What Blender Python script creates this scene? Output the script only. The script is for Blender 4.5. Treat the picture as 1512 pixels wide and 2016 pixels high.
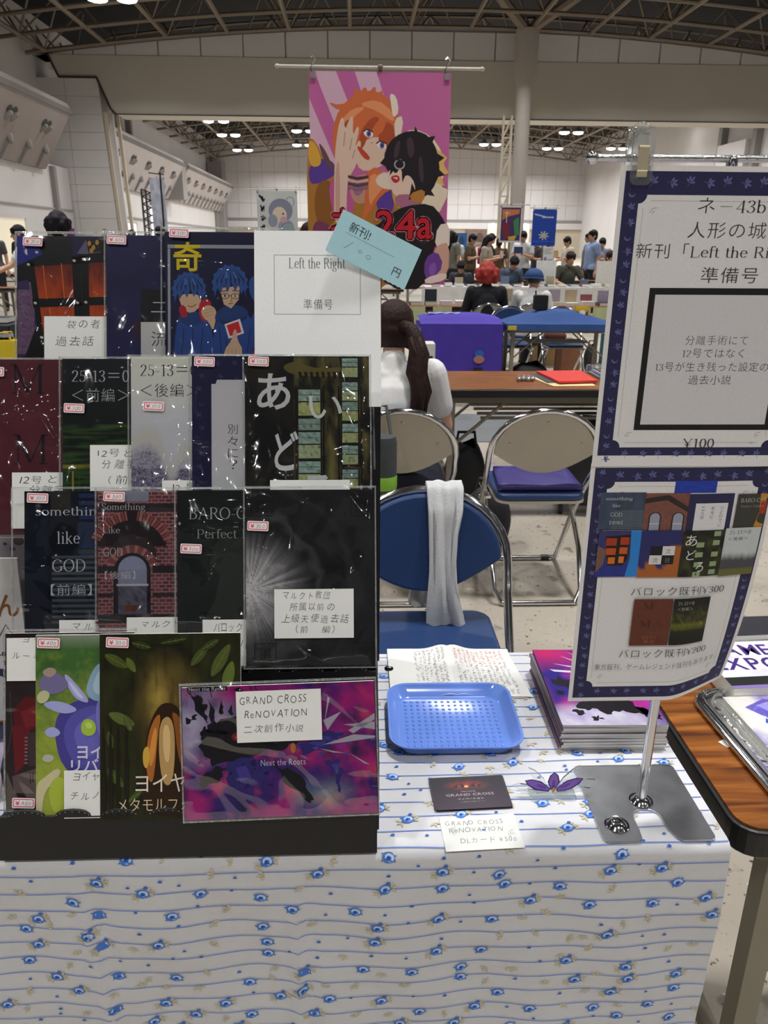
import bpy, math, random
from mathutils import Vector, Matrix, noise

for _o in list(bpy.data.objects):
    bpy.data.objects.remove(_o)
SC = bpy.context.scene
COL = SC.collection
PI = math.pi

# ---------------------------------------------------------------- camera
cam_d = bpy.data.cameras.new('camera')
cam_d.sensor_fit = 'VERTICAL'
cam_d.sensor_height = 36.0
cam_d.lens = 27.0
cam_d.clip_start = 0.05
cam_d.clip_end = 400
cam_d.dof.use_dof = True
cam_d.dof.focus_distance = 1.0
cam_d.dof.aperture_fstop = 20
cam = bpy.data.objects.new('camera', cam_d)
COL.objects.link(cam)
yaw, pitch, roll = math.radians(2.2), math.radians(19.2), math.radians(0.43)
_f = Vector((math.sin(yaw)*math.cos(pitch), math.cos(yaw)*math.cos(pitch), -math.sin(pitch)))
_r0 = Vector((math.cos(yaw), -math.sin(yaw), 0))
_u0 = _r0.cross(_f)
_r = _r0*math.cos(roll) + _u0*math.sin(roll)
_u = -_r0*math.sin(roll) + _u0*math.cos(roll)
_m = Matrix((_r, _u, -_f)).transposed().to_4x4()
_m.translation = Vector((0, 0, 1.38))
cam.matrix_world = _m
SC.camera = cam

# ---------------------------------------------------------------- world, exposure
wd = bpy.data.worlds.new('hall_bounce')
SC.world = wd
wd.use_nodes = True
wd.node_tree.nodes['Background'].inputs[0].default_value = (0.95, 0.97, 1.0, 1)
wd.node_tree.nodes['Background'].inputs[1].default_value = 0.04
SC.view_settings.view_transform = 'Standard'
SC.view_settings.look = 'None'
SC.view_settings.exposure = 0.0
SC.view_settings.gamma = 1.0
SC.view_settings.use_curve_mapping = False

# ---------------------------------------------------------------- ceiling lamps' light, plus added glint lights
SC.cycles.transparent_max_bounces = 24
def hall_light(x, y, z, power, size=0.9, spread=118):
    l = bpy.data.lights.new('high_bay_or_glint_light', 'AREA')
    l.shape = 'DISK'
    l.size = size
    l.energy = power
    l.color = (1.0, 0.995, 0.985)
    l.spread = math.radians(spread)
    o = bpy.data.objects.new('high_bay_or_glint_light', l)
    o.location = (x, y, z)
    COL.objects.link(o)

LAMP_W = 205
for _x in range(-2, 4):
    for _y in range(-3, 6):
        hall_light(2.0 + _x*6.4, 2.5 + _y*8.0, 10.4, LAMP_W, .9, 104 if _y < 3 else 150)
        if _y < 2:      # added glint light: small, bright, wide, only to put streaks on the sleeves
            hall_light(2.0 + _x*6.4, 2.5 + _y*8.0, 10.35, 24, .27, 180)
for _x in range(-1, 4):
    for _y in range(0, 6):
        hall_light(-.5 + _x*7.5, 54 + _y*8.5, 10.2, LAMP_W*2.5, .9, 165)

# ---------------------------------------------------------------- colours and materials
def lin(h, k=1.0):
    if not isinstance(h, str):
        return tuple(h)[:3]
    h = h.lstrip('#')
    out = []
    for i in (0, 2, 4):
        c = int(h[i:i+2], 16)/255
        out.append((c/12.92 if c <= .04045 else ((c+.055)/1.055)**2.4)*k)
    return tuple(out)

_M = {}
def mat(name, hexc, rough=.5, metal=0.0, var=.08, scale=25, bump=0.0, bscale=None, spec=.5, coat=0.0):
    key = (name, hexc, rough, metal)
    if key in _M:
        return _M[key]
    m = bpy.data.materials.new(name)
    m.use_nodes = True
    nt = m.node_tree
    b = nt.nodes['Principled BSDF']
    tc = nt.nodes.new('ShaderNodeTexCoord')
    n = nt.nodes.new('ShaderNodeTexNoise')
    n.inputs['Scale'].default_value = scale
    n.inputs['Detail'].default_value = 4
    nt.links.new(tc.outputs['Object'], n.inputs['Vector'])
    r = nt.nodes.new('ShaderNodeMapRange')
    r.inputs[1].default_value = .25
    r.inputs[2].default_value = .75
    r.inputs[3].default_value = 1-var
    r.inputs[4].default_value = 1+var
    nt.links.new(n.outputs['Fac'], r.inputs[0])
    mx = nt.nodes.new('ShaderNodeVectorMath')
    mx.operation = 'SCALE'
    mx.inputs[0].default_value = lin(hexc)
    nt.links.new(r.outputs[0], mx.inputs['Scale'])
    nt.links.new(mx.outputs[0], b.inputs['Base Color'])
    b.inputs['Roughness'].default_value = rough
    b.inputs['Metallic'].default_value = metal
    b.inputs['Specular IOR Level'].default_value = spec
    b.inputs['Coat Weight'].default_value = coat
    if bump:
        n2 = nt.nodes.new('ShaderNodeTexNoise')
        n2.inputs['Scale'].default_value = bscale or scale*4
        n2.inputs['Detail'].default_value = 5
        nt.links.new(tc.outputs['Object'], n2.inputs['Vector'])
        bp = nt.nodes.new('ShaderNodeBump')
        bp.inputs['Strength'].default_value = bump
        bp.inputs['Distance'].default_value = .004
        nt.links.new(n2.outputs['Fac'], bp.inputs['Height'])
        nt.links.new(bp.outputs[0], b.inputs['Normal'])
    _M[key] = m
    return m

def print_mat(name, rough=.35, spec=.4, grain=.03):
    """flat print: ink colours come from the mesh's colour attribute"""
    key = ('print', name)
    if key in _M:
        return _M[key]
    m = bpy.data.materials.new(name)
    m.use_nodes = True
    nt = m.node_tree
    b = nt.nodes['Principled BSDF']
    a = nt.nodes.new('ShaderNodeAttribute')
    a.attribute_name = 'Col'
    n = nt.nodes.new('ShaderNodeTexNoise')
    n.inputs['Scale'].default_value = 400
    tc = nt.nodes.new('ShaderNodeTexCoord')
    nt.links.new(tc.outputs['Object'], n.inputs['Vector'])
    r = nt.nodes.new('ShaderNodeMapRange')
    r.inputs[1].default_value = .3
    r.inputs[2].default_value = .7
    r.inputs[3].default_value = 1-grain
    r.inputs[4].default_value = 1+grain
    nt.links.new(n.outputs['Fac'], r.inputs[0])
    mx = nt.nodes.new('ShaderNodeVectorMath')
    mx.operation = 'SCALE'
    nt.links.new(a.outputs['Color'], mx.inputs[0])
    nt.links.new(r.outputs[0], mx.inputs['Scale'])
    nt.links.new(mx.outputs[0], b.inputs['Base Color'])
    b.inputs['Roughness'].default_value = rough
    b.inputs['Specular IOR Level'].default_value = spec
    _M[key] = m
    return m

def clear_mat(name, tint=(.985, .99, .99), base=.035, rough=.07, bump=.5, bscale=22, blend=.18, haze=0.0):
    """thin clear plastic: see-through with a mirror film on it"""
    if name in _M:
        return _M[name]
    m = bpy.data.materials.new(name)
    m.use_nodes = True
    nt = m.node_tree
    nt.nodes.remove(nt.nodes['Principled BSDF'])
    out = nt.nodes['Material Output']
    tr = nt.nodes.new('ShaderNodeBsdfTransparent')
    tr.inputs[0].default_value = (*tint, 1)
    gl = nt.nodes.new('ShaderNodeBsdfGlossy')
    gl.inputs['Roughness'].default_value = rough
    gl.inputs['Color'].default_value = (1, 1, 1, 1)
    lw = nt.nodes.new('ShaderNodeLayerWeight')
    lw.inputs[0].default_value = blend
    ad = nt.nodes.new('ShaderNodeMath')
    ad.operation = 'MULTIPLY_ADD'
    ad.use_clamp = True
    ad.inputs[1].default_value = .9
    ad.inputs[2].default_value = base
    nt.links.new(lw.outputs['Fresnel'], ad.inputs[0])
    if bump:
        tc = nt.nodes.new('ShaderNodeTexCoord')
        mp = nt.nodes.new('ShaderNodeMapping')
        mp.inputs['Scale'].default_value = (1, 1, .45)
        mp.inputs['Rotation'].default_value = (0, .5, 0)
        n = nt.nodes.new('ShaderNodeTexNoise')
        n.inputs['Scale'].default_value = bscale
        n.inputs['Detail'].default_value = 2.5
        n.inputs['Distortion'].default_value = 1.2
        bp = nt.nodes.new('ShaderNodeBump')
        bp.inputs['Strength'].default_value = bump
        bp.inputs['Distance'].default_value = .01
        nt.links.new(tc.outputs['Object'], mp.inputs[0])
        nt.links.new(mp.outputs[0], n.inputs['Vector'])
        nt.links.new(n.outputs['Fac'], bp.inputs['Height'])
        nt.links.new(bp.outputs[0], gl.inputs['Normal'])
    mx = nt.nodes.new('ShaderNodeMixShader')
    nt.links.new(ad.outputs[0], mx.inputs[0])
    nt.links.new(tr.outputs[0], mx.inputs[1])
    nt.links.new(gl.outputs[0], mx.inputs[2])
    last = mx
    if haze:
        df = nt.nodes.new('ShaderNodeBsdfDiffuse')
        df.inputs[0].default_value = (.85, .87, .88, 1)
        m2 = nt.nodes.new('ShaderNodeMixShader')
        m2.inputs[0].default_value = haze
        nt.links.new(mx.outputs[0], m2.inputs[1])
        nt.links.new(df.outputs[0], m2.inputs[2])
        last = m2
    nt.links.new(last.outputs[0], out.inputs[0])
    _M[name] = m
    return m

def glow_mat(name, col, strength):
    if name in _M:
        return _M[name]
    m = bpy.data.materials.new(name)
    m.use_nodes = True
    b = m.node_tree.nodes['Principled BSDF']
    b.inputs['Base Color'].default_value = (*col, 1)
    b.inputs['Emission Color'].default_value = (*col, 1)
    b.inputs['Emission Strength'].default_value = strength
    _M[name] = m
    return m

# ---------------------------------------------------------------- mesh building
class MB:
    def __init__(s):
        s.v, s.f, s.mi, s.c = [], [], [], []
        s.cur = 0
    def add(s, vs, fs, mi=None, col=None):
        o = len(s.v)
        s.v += [tuple(p) for p in vs]
        for f in fs:
            s.f.append(tuple(i+o for i in f))
            s.mi.append(s.cur if mi is None else mi)
            s.c.append(col)
        return s
    def box(s, x0, x1, y0, y1, z0, z1, mi=None):
        vs = [(x, y, z) for z in (z0, z1) for y in (y0, y1) for x in (x0, x1)]
        return s.add(vs, [(0, 2, 3, 1), (4, 5, 7, 6), (0, 1, 5, 4), (2, 6, 7, 3), (0, 4, 6, 2), (1, 3, 7, 5)], mi)
    def bar(s, a, b, w, d=None, mi=None):
        a, b = Vector(a), Vector(b)
        d = d or w
        t = (b-a).normalized()
        up = Vector((0, 0, 1)) if abs(t.z) < .95 else Vector((0, 1, 0))
        x = t.cross(up).normalized()
        y = x.cross(t)
        vs = [p + x*(sx*w/2) + y*(sy*d/2) for p in (a, b) for sx, sy in ((-1, -1), (1, -1), (1, 1), (-1, 1))]
        return s.add(vs, [(3, 2, 1, 0), (4, 5, 6, 7), (0, 1, 5, 4), (1, 2, 6, 5), (2, 3, 7, 6), (3, 0, 4, 7)], mi)
    def tube(s, pts, r, n=8, closed=False, mi=None, radii=None):
        P = [Vector(p) for p in pts]
        m = len(P)
        vs, fs = [], []
        prev = None
        for i, p in enumerate(P):
            if closed:
                t = (P[(i+1) % m]-P[i-1]).normalized()
            else:
                t = (P[min(i+1, m-1)]-P[max(i-1, 0)]).normalized()
            if prev is None:
                up = Vector((0, 0, 1)) if abs(t.z) < .9 else Vector((1, 0, 0))
                x = t.cross(up).normalized()
            else:
                x = (prev - t*prev.dot(t))
                x = x.normalized() if x.length > 1e-6 else t.orthogonal().normalized()
            prev = x
            y = t.cross(x)
            rr = radii[i] if radii else r
            for k in range(n):
                a = 2*PI*k/n
                vs.append(p + x*(rr*math.cos(a)) + y*(rr*math.sin(a)))
        for i in range(m if closed else m-1):
            j = (i+1) % m
            for k in range(n):
                k2 = (k+1) % n
                fs.append((i*n+k, i*n+k2, j*n+k2, j*n+k))
        if not closed:
            fs.append(tuple(range(n-1, -1, -1)))
            fs.append(tuple((m-1)*n+k for k in range(n)))
        return s.add(vs, fs, mi)
    def cap(s, a, b, ra, rb, n=12):
        """tapered limb with round ends"""
        a, b = Vector(a), Vector(b)
        t = (b-a)
        if t.length < 1e-6:
            t = Vector((0, 0, 1e-4))
        t.normalize()
        pts, rad = [], []
        for q in (-.98, -.8, -.45, 0):
            pts.append(a+t*(q*ra)); rad.append(ra*math.sqrt(max(.02, 1-q*q)))
        for q in (0.001, .45, .8, .98):
            pts.append(b+t*(q*rb)); rad.append(rb*math.sqrt(max(.02, 1-q*q)))
        return s.tube(pts, 0, n, radii=rad)
    def ell(s, c, r, n=14, m=9):
        vs, fs = [], []
        for i in range(m+1):
            th = PI*i/m
            for k in range(n):
                a = 2*PI*k/n
                vs.append((c[0]+r[0]*max(math.sin(th), .02)*math.cos(a), c[1]+r[1]*max(math.sin(th), .02)*math.sin(a), c[2]+r[2]*math.cos(th)))
        for i in range(m):
            for k in range(n):
                k2 = (k+1) % n
                fs.append((i*n+k, (i+1)*n+k, (i+1)*n+k2, i*n+k2))
        fs.append(tuple(range(n)))
        fs.append(tuple(m*n+k for k in range(n-1, -1, -1)))
        return s.add(vs, fs)
    def lathe(s, prof, c=(0, 0, 0), n=20, mi=None):
        vs, fs = [], []
        for r, z in prof:
            for k in range(n):
                a = 2*PI*k/n
                vs.append((c[0]+r*math.cos(a), c[1]+r*math.sin(a), c[2]+z))
        m = len(prof)
        for i in range(m-1):
            for k in range(n):
                k2 = (k+1) % n
                fs.append((i*n+k, i*n+k2, (i+1)*n+k2, (i+1)*n+k))
        fs.append(tuple(range(n-1, -1, -1)))
        fs.append(tuple((m-1)*n+k for k in range(n)))
        return s.add(vs, fs, mi)
    def prism(s, poly, fn0, fn1, mi=None):
        """poly of 2D points; fn0/fn1 map them to the two end faces"""
        n = len(poly)
        vs = [fn0(*p) for p in poly] + [fn1(*p) for p in poly]
        fs = [tuple(range(n-1, -1, -1)), tuple(range(n, 2*n))]
        fs += [(i, (i+1) % n, n+(i+1) % n, n+i) for i in range(n)]
        return s.add(vs, fs, mi)
    def zprism(s, poly, z0, z1, mi=None):
        return s.prism(poly, lambda x, y: (x, y, z0), lambda x, y: (x, y, z1), mi)
    def sheet(s, fn, nu, nv, mi=None, col=None):
        vs = [fn(i/nu, j/nv) for j in range(nv+1) for i in range(nu+1)]
        fs = [(j*(nu+1)+i, j*(nu+1)+i+1, (j+1)*(nu+1)+i+1, (j+1)*(nu+1)+i) for j in range(nv) for i in range(nu)]
        return s.add(vs, fs, mi, col)
    def mesh(s, name, mats):
        me = bpy.data.meshes.new(name)
        me.from_pydata(s.v, [], s.f)
        for m in (mats if isinstance(mats, (list, tuple)) else [mats]):
            me.materials.append(m)
        me.polygons.foreach_set('material_index', s.mi)
        if any(c is not None for c in s.c):
            at = me.color_attributes.new('Col', 'FLOAT_COLOR', 'CORNER')
            flat = []
            for f, c in zip(s.f, s.c):
                if c is None:
                    c = (1, 1, 1)
                if isinstance(c[0], (tuple, list)):
                    for q in c:
                        flat += [q[0], q[1], q[2], 1.0]
                else:
                    flat += [c[0], c[1], c[2], 1.0]*len(f)
            at.data.foreach_set('color', flat)
        return me
    def obj(s, name, mats, parent=None, loc=None, rot=None, smooth=False, bevel=0, seg=2, **props):
        me = s.mesh(name, mats)
        if smooth:
            me.polygons.foreach_set('use_smooth', [True]*len(me.polygons))
            if smooth != 'all':
                me.set_sharp_from_angle(angle=math.radians(38))
        o = link(name, me, parent, loc, rot, **props)
        if bevel:
            b = o.modifiers.new('bevel', 'BEVEL')
            b.width = bevel
            b.segments = seg
            b.limit_method = 'ANGLE'
        return o

def link(name, data, parent=None, loc=None, rot=None, **props):
    o = bpy.data.objects.new(name, data)
    COL.objects.link(o)
    if parent:
        o.parent = parent
    if loc:
        o.location = loc
    if rot:
        o.rotation_euler = rot
    for k, v in props.items():
        if v is not None:
            o[k] = v
    return o

def thing(name, label, cat, loc=(0, 0, 0), rot=(0, 0, 0), group=None):
    return link(name, None, None, loc, rot, label=label, category=cat, group=group)

def copy_tree(o, loc, rot=None, label=None):
    r = o.copy()
    COL.objects.link(r)
    r.location = loc
    if rot:
        r.rotation_euler = rot
    if label:
        r['label'] = label
    for ch in list(o.children):
        c = ch.copy(); COL.objects.link(c); c.parent = r
        for g in list(ch.children):
            d = g.copy(); COL.objects.link(d); d.parent = c
    return r

def rrect(x0, y0, x1, y1, r, n=5):
    out = []
    for cx, cy, a0 in ((x1-r, y0+r, -90), (x1-r, y1-r, 0), (x0+r, y1-r, 90), (x0+r, y0+r, 180)):
        for i in range(n+1):
            a = math.radians(a0+90*i/n)
            out.append((cx+r*math.cos(a), cy+r*math.sin(a)))
    return out

def arc(cx, cy, rx, ry, a0, a1, n=14):
    return [(cx+rx*math.cos(math.radians(a0+(a1-a0)*i/n)), cy+ry*math.sin(math.radians(a0+(a1-a0)*i/n))) for i in range(n+1)]

def soft(pts, it=2, closed=True):
    """corner-cut outline"""
    for _ in range(it):
        out = []
        n = len(pts)
        for i in range(n):
            a, b = pts[i], pts[(i+1) % n]
            out += [(a[0]*.75+b[0]*.25, a[1]*.75+b[1]*.25), (a[0]*.25+b[0]*.75, a[1]*.25+b[1]*.75)]
        pts = out
    return pts

def jag(pts, amp, seed, it=2):
    """broken, mechanical-looking outline"""
    r = random.Random(seed)
    for _ in range(it):
        out = []
        n = len(pts)
        for i in range(n):
            a, b = pts[i], pts[(i+1) % n]
            dx, dy = b[0]-a[0], b[1]-a[1]
            l = math.hypot(dx, dy) or 1
            t = r.uniform(.35, .65)
            k = r.uniform(-amp, amp)*min(1, l/12)
            out += [a, (a[0]+dx*t-dy/l*k, a[1]+dy*t+dx/l*k)]
        pts = out
        amp *= .6
    return pts

def fbm(x, y, z=0, o=4):
    return noise.fractal(Vector((x, y, z)), 1.0, 2.0, o)*.5+.5

def mixc(a, b, t):
    t = max(0, min(1, t))
    return tuple(p+(q-p)*t for p, q in zip(a, b))

# ---------------------------------------------------------------- lettering
_G = {}
def font_glyph(ch, off):
    k = (ch, off)
    if k not in _G:
        cu = bpy.data.curves.new('t', 'FONT')
        cu.body = ch
        cu.offset = off
        cu.resolution_u = 3
        o = bpy.data.objects.new('t', cu)
        me = bpy.data.meshes.new_from_object(o)
        vs = [(v.co.x, v.co.y) for v in me.vertices]
        fs = [tuple(p.vertices) for p in me.polygons]
        bpy.data.objects.remove(o)
        bpy.data.meshes.remove(me)
        bpy.data.curves.remove(cu)
        w = 1.0 if ord(ch) > 0x2fff else (max([v[0] for v in vs])+.06 if vs else .3)
        _G[k] = (vs, fs, w)
    return _G[k]

def pen(pts, a=.040, b=.013, k=1.0):
    """broad-pen stroke: thick uprights, hairline horizontals"""
    a *= k; b = min(b, a) if k < 1 else b
    vs, fs = [], []
    m = len(pts)
    for i, p in enumerate(pts):
        q0, q1 = pts[max(i-1, 0)], pts[min(i+1, m-1)]
        tx, ty = q1[0]-q0[0], q1[1]-q0[1]
        l = math.hypot(tx, ty) or 1
        nx, ny = -ty/l, tx/l
        d = math.sqrt(a*a*nx*nx+b*b*ny*ny) or 1
        ox, oy = a*a*nx/d, b*b*ny/d
        vs += [(p[0]+ox, p[1]+oy), (p[0]-ox, p[1]-oy)]
        if i:
            j = 2*i
            fs.append((j-2, j-1, j+1, j))
    return vs, fs

def _sf(x, y, w=.085):
    return [(x-w, y), (x+w, y)]
_h = lambda x0, y0, x1, y1: [(x0, y0), (x1, y1)]
SER = {
 'L': (.6, [_h(.15, 0, .15, .66), _sf(.15, .66), _h(.06, 0, .52, 0), (.4, _h(.53, 0, .56, .17))]),
 'l': (.27, [_h(.135, 0, .135, .69), _sf(.135, 0), _h(.05, .67, .13, .69)]),
 'e': (.44, [_h(.07, .25, .39, .25), arc(.235, .225, .165, .215, 5, 320)]),
 'f': (.3, [_h(.14, 0, .14, .54), arc(.25, .54, .11, .14, 180, 35), _h(.03, .43, .29, .43), _sf(.14, 0)]),
 't': (.3, [_h(.14, .58, .14, .1), arc(.24, .1, .1, .1, 180, 310), _h(.03, .43, .28, .43)]),
 'h': (.52, [_h(.12, 0, .12, .69), arc(.26, .27, .14, .16, 180, 0), _h(.40, .27, .40, 0), _sf(.12, 0), _sf(.40, 0), _h(.04, .67, .12, .69)]),
 'R': (.66, [_h(.15, 0, .15, .66), _h(.06, .66, .34, .66), arc(.33, .495, .17, .165, 90, -90), _h(.15, .33, .34, .33), _h(.34, .33, .57, 0), _sf(.15, 0), _sf(.6, 0, .05)]),
 'i': (.26, [_h(.13, 0, .13, .44), _sf(.13, 0), _h(.05, .43, .13, .44), arc(.13, .6, .012, .03, 0, 360, 8)]),
 'g': (.47, [arc(.21, .29, .13, .14, 0, 360), arc(.21, -.1, .17, .1, 0, 360), _h(.12, .18, .09, .07), _h(.09, .07, .3, .01), _h(.32, .39, .43, .43)]),
 's': (.37, [[(.31, .36), (.27, .43), (.18, .44), (.09, .40), (.08, .32), (.14, .26), (.24, .2), (.30, .12), (.27, .03), (.17, 0), (.09, .02), (.06, .1)]]),
 'o': (.47, [arc(.235, .22, .175, .215, 0, 360, 20)]),
 'm': (.78, [_h(.12, 0, .12, .44), arc(.25, .28, .13, .15, 180, 0), _h(.38, .28, .38, 0), arc(.51, .28, .13, .15, 180, 0), _h(.64, .28, .64, 0), _sf(.12, 0, .07), _sf(.38, 0, .07), _sf(.64, 0, .07), _h(.04, .43, .12, .44)]),
 'n': (.52, [_h(.12, 0, .12, .44), arc(.26, .27, .14, .16, 180, 0), _h(.40, .27, .40, 0), _sf(.12, 0), _sf(.40, 0), _h(.04, .43, .12, .44)]),
 'k': (.5, [_h(.12, 0, .12, .69), (.5, _h(.13, .2, .37, .43)), _h(.2, .27, .41, 0), _sf(.12, 0), _sf(.42, 0, .06), _sf(.38, .43, .06), _h(.04, .67, .12, .69)]),
 'r': (.36, [_h(.12, 0, .12, .44), arc(.24, .3, .12, .13, 180, 50), _sf(.12, 0), _h(.04, .43, .12, .44)]),
 'c': (.42, [arc(.235, .22, .17, .215, 40, 320)]),
 'b': (.5, [_h(.1, 0, .1, .69), arc(.25, .22, .16, .215, 150, -150, 18), _h(.03, .67, .1, .69)]),
 'G': (.72, [arc(.37, .33, .29, .335, 40, 330, 22), _h(.61, .05, .61, .28), _sf(.6, .28, .1), (.4, _h(.6, .5, .6, .64))]),
 'O': (.74, [arc(.37, .33, .3, .335, 0, 360, 24)]),
 'D': (.7, [_h(.15, 0, .15, .66), _h(.06, .66, .32, .66), _h(.06, 0, .32, 0), arc(.31, .33, .32, .33, 90, -90, 18)]),
 'S': (.54, [[(.44, .52), (.40, .63), (.28, .67), (.14, .63), (.09, .52), (.14, .41), (.28, .34), (.41, .26), (.46, .15), (.40, .04), (.26, -.01), (.13, .03), (.08, .16)]]),
 'B': (.62, [_h(.15, 0, .15, .66), _h(.06, .66, .32, .66), arc(.31, .51, .16, .15, 90, -90), _h(.15, .36, .32, .36), arc(.32, .18, .2, .18, 90, -90), _h(.06, 0, .34, 0)]),
 'A': (.7, [(.35, _h(.08, 0, .34, .67)), _h(.34, .67, .6, 0), _h(.19, .24, .5, .24), _sf(.08, 0, .075), _sf(.6, 0, .08)]),
 'C': (.66, [arc(.37, .33, .29, .335, 42, 320, 22), (.4, _h(.6, .48, .6, .64))]),
 'P': (.58, [_h(.15, 0, .15, .66), _h(.06, .66, .34, .66), arc(.33, .48, .18, .18, 90, -90), _h(.15, .3, .34, .3), _sf(.15, 0)]),
 'E': (.6, [_h(.15, 0, .15, .66), _h(.06, .66, .5, .66), _h(.15, .35, .4, .35), _h(.06, 0, .52, 0), (.4, _h(.5, .52, .5, .66)), (.4, _h(.54, 0, .54, .16)), (.3, _h(.4, .27, .4, .43))]),
 'M': (.9, [(.4, _h(.17, 0, .17, .66)), _h(.17, .66, .45, .03), (.4, _h(.45, .03, .73, .66)), _h(.74, .66, .74, 0), _sf(.17, 0), _sf(.75, 0, .1), _sf(.12, .66, .06), _sf(.79, .66, .06)]),
 'T': (.62, [_h(.31, 0, .31, .66), _h(.05, .66, .57, .66), _sf(.31, 0), (.4, _h(.05, .5, .05, .66)), (.4, _h(.57, .5, .57, .66))]),
 '0': (.47, [arc(.235, .33, .165, .335, 0, 360, 20)]),
 '1': (.4, [_h(.22, 0, .22, .66), _sf(.22, 0, .1), _h(.09, .58, .22, .65)]),
 '2': (.47, [[(.08, .5), (.12, .61), (.23, .665), (.35, .61), (.38, .49), (.33, .36), (.2, .2), (.07, .02)], (1.6, _h(.06, .02, .41, .02))]),
 '3': (.47, [[(.08, .53), (.13, .63), (.24, .665), (.35, .6), (.36, .48), (.28, .38), (.19, .35)], [(.19, .35), (.32, .31), (.39, .19), (.34, .05), (.22, -.005), (.1, .04), (.06, .13)]]),
 '4': (.5, [_h(.34, 0, .34, .66), (.35, _h(.34, .66, .05, .19)), (1.5, _h(.04, .19, .46, .19)), _sf(.34, 0, .07)]),
 '5': (.47, [(.4, _h(.13, .64, .11, .36)), (1.6, _h(.13, .63, .37, .63)), [(.11, .36), (.22, .4), (.34, .35), (.39, .21), (.34, .06), (.22, -.005), (.1, .04), (.06, .12)]]),
 '=': (.6, [_h(.08, .38, .54, .38), _h(.08, .22, .54, .22)]),
 '-': (.34, [_h(.05, .25, .29, .25)]),
 '－': (.9, [_h(.16, .33, .74, .33)]),
 '¥': (.6, [(.9, _h(.06, .66, .3, .32)), (.4, _h(.54, .66, .3, .32)), _h(.3, .34, .3, 0), _h(.12, .28, .48, .28), _h(.12, .18, .48, .18), _sf(.3, 0), _sf(.08, .66, .07), _sf(.52, .66, .07)]),
 '<': (.7, [(.6, _h(.6, .62, .1, .33)), (.6, _h(.1, .33, .6, .04))]),
 '>': (.7, [(.6, _h(.1, .62, .6, .33)), (.6, _h(.6, .33, .1, .04))]),
 ' ': (.28, []),
}
def layout(s, style, rng=None):
    """flat glyph polygons of a line of writing, em units"""
    V, F, x = [], [], 0.0
    rng = rng or random.Random(hash(len(s)))
    for ch in s:
        if ch == ' ':
            x += .3; continue
        if ch == '　':
            x += 1.0; continue
        if style == 'serif' and ch in SER:
            adv, strokes = SER[ch]
            vs, fs = [], []
            for st in strokes:
                k, pts = (st if isinstance(st, tuple) else (1.0, st))
                a, b = pen(pts, k=k)
                o = len(vs)
                vs += a
                fs += [tuple(i+o for i in f) for f in b]
        else:
            off = {'serif': -.008, 'hand': -.010, 'thin': -.008, 'bold': .016}.get(style, 0.0)
            vs, fs, adv = font_glyph(ch, off)
            if style == 'serif' and adv == 1.0:
                vs = [(a*.96+.02, b) for a, b in vs]
        if style == 'hand':
            sc = rng.uniform(.78, .96)
            an = rng.uniform(-.12, .06)
            dy = rng.uniform(-.04, .05)
            sh = rng.uniform(.02, .22)
            vs = [((a+sh*b)*sc*math.cos(an)-b*sc*math.sin(an), (a+sh*b)*sc*math.sin(an)+b*sc*math.cos(an)+dy) for a, b in vs]
        o = len(V)
        V += [(x+a, b) for a, b in vs]
        F += [tuple(i+o for i in f) for f in fs]
        x += adv
    return V, F, x

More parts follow.
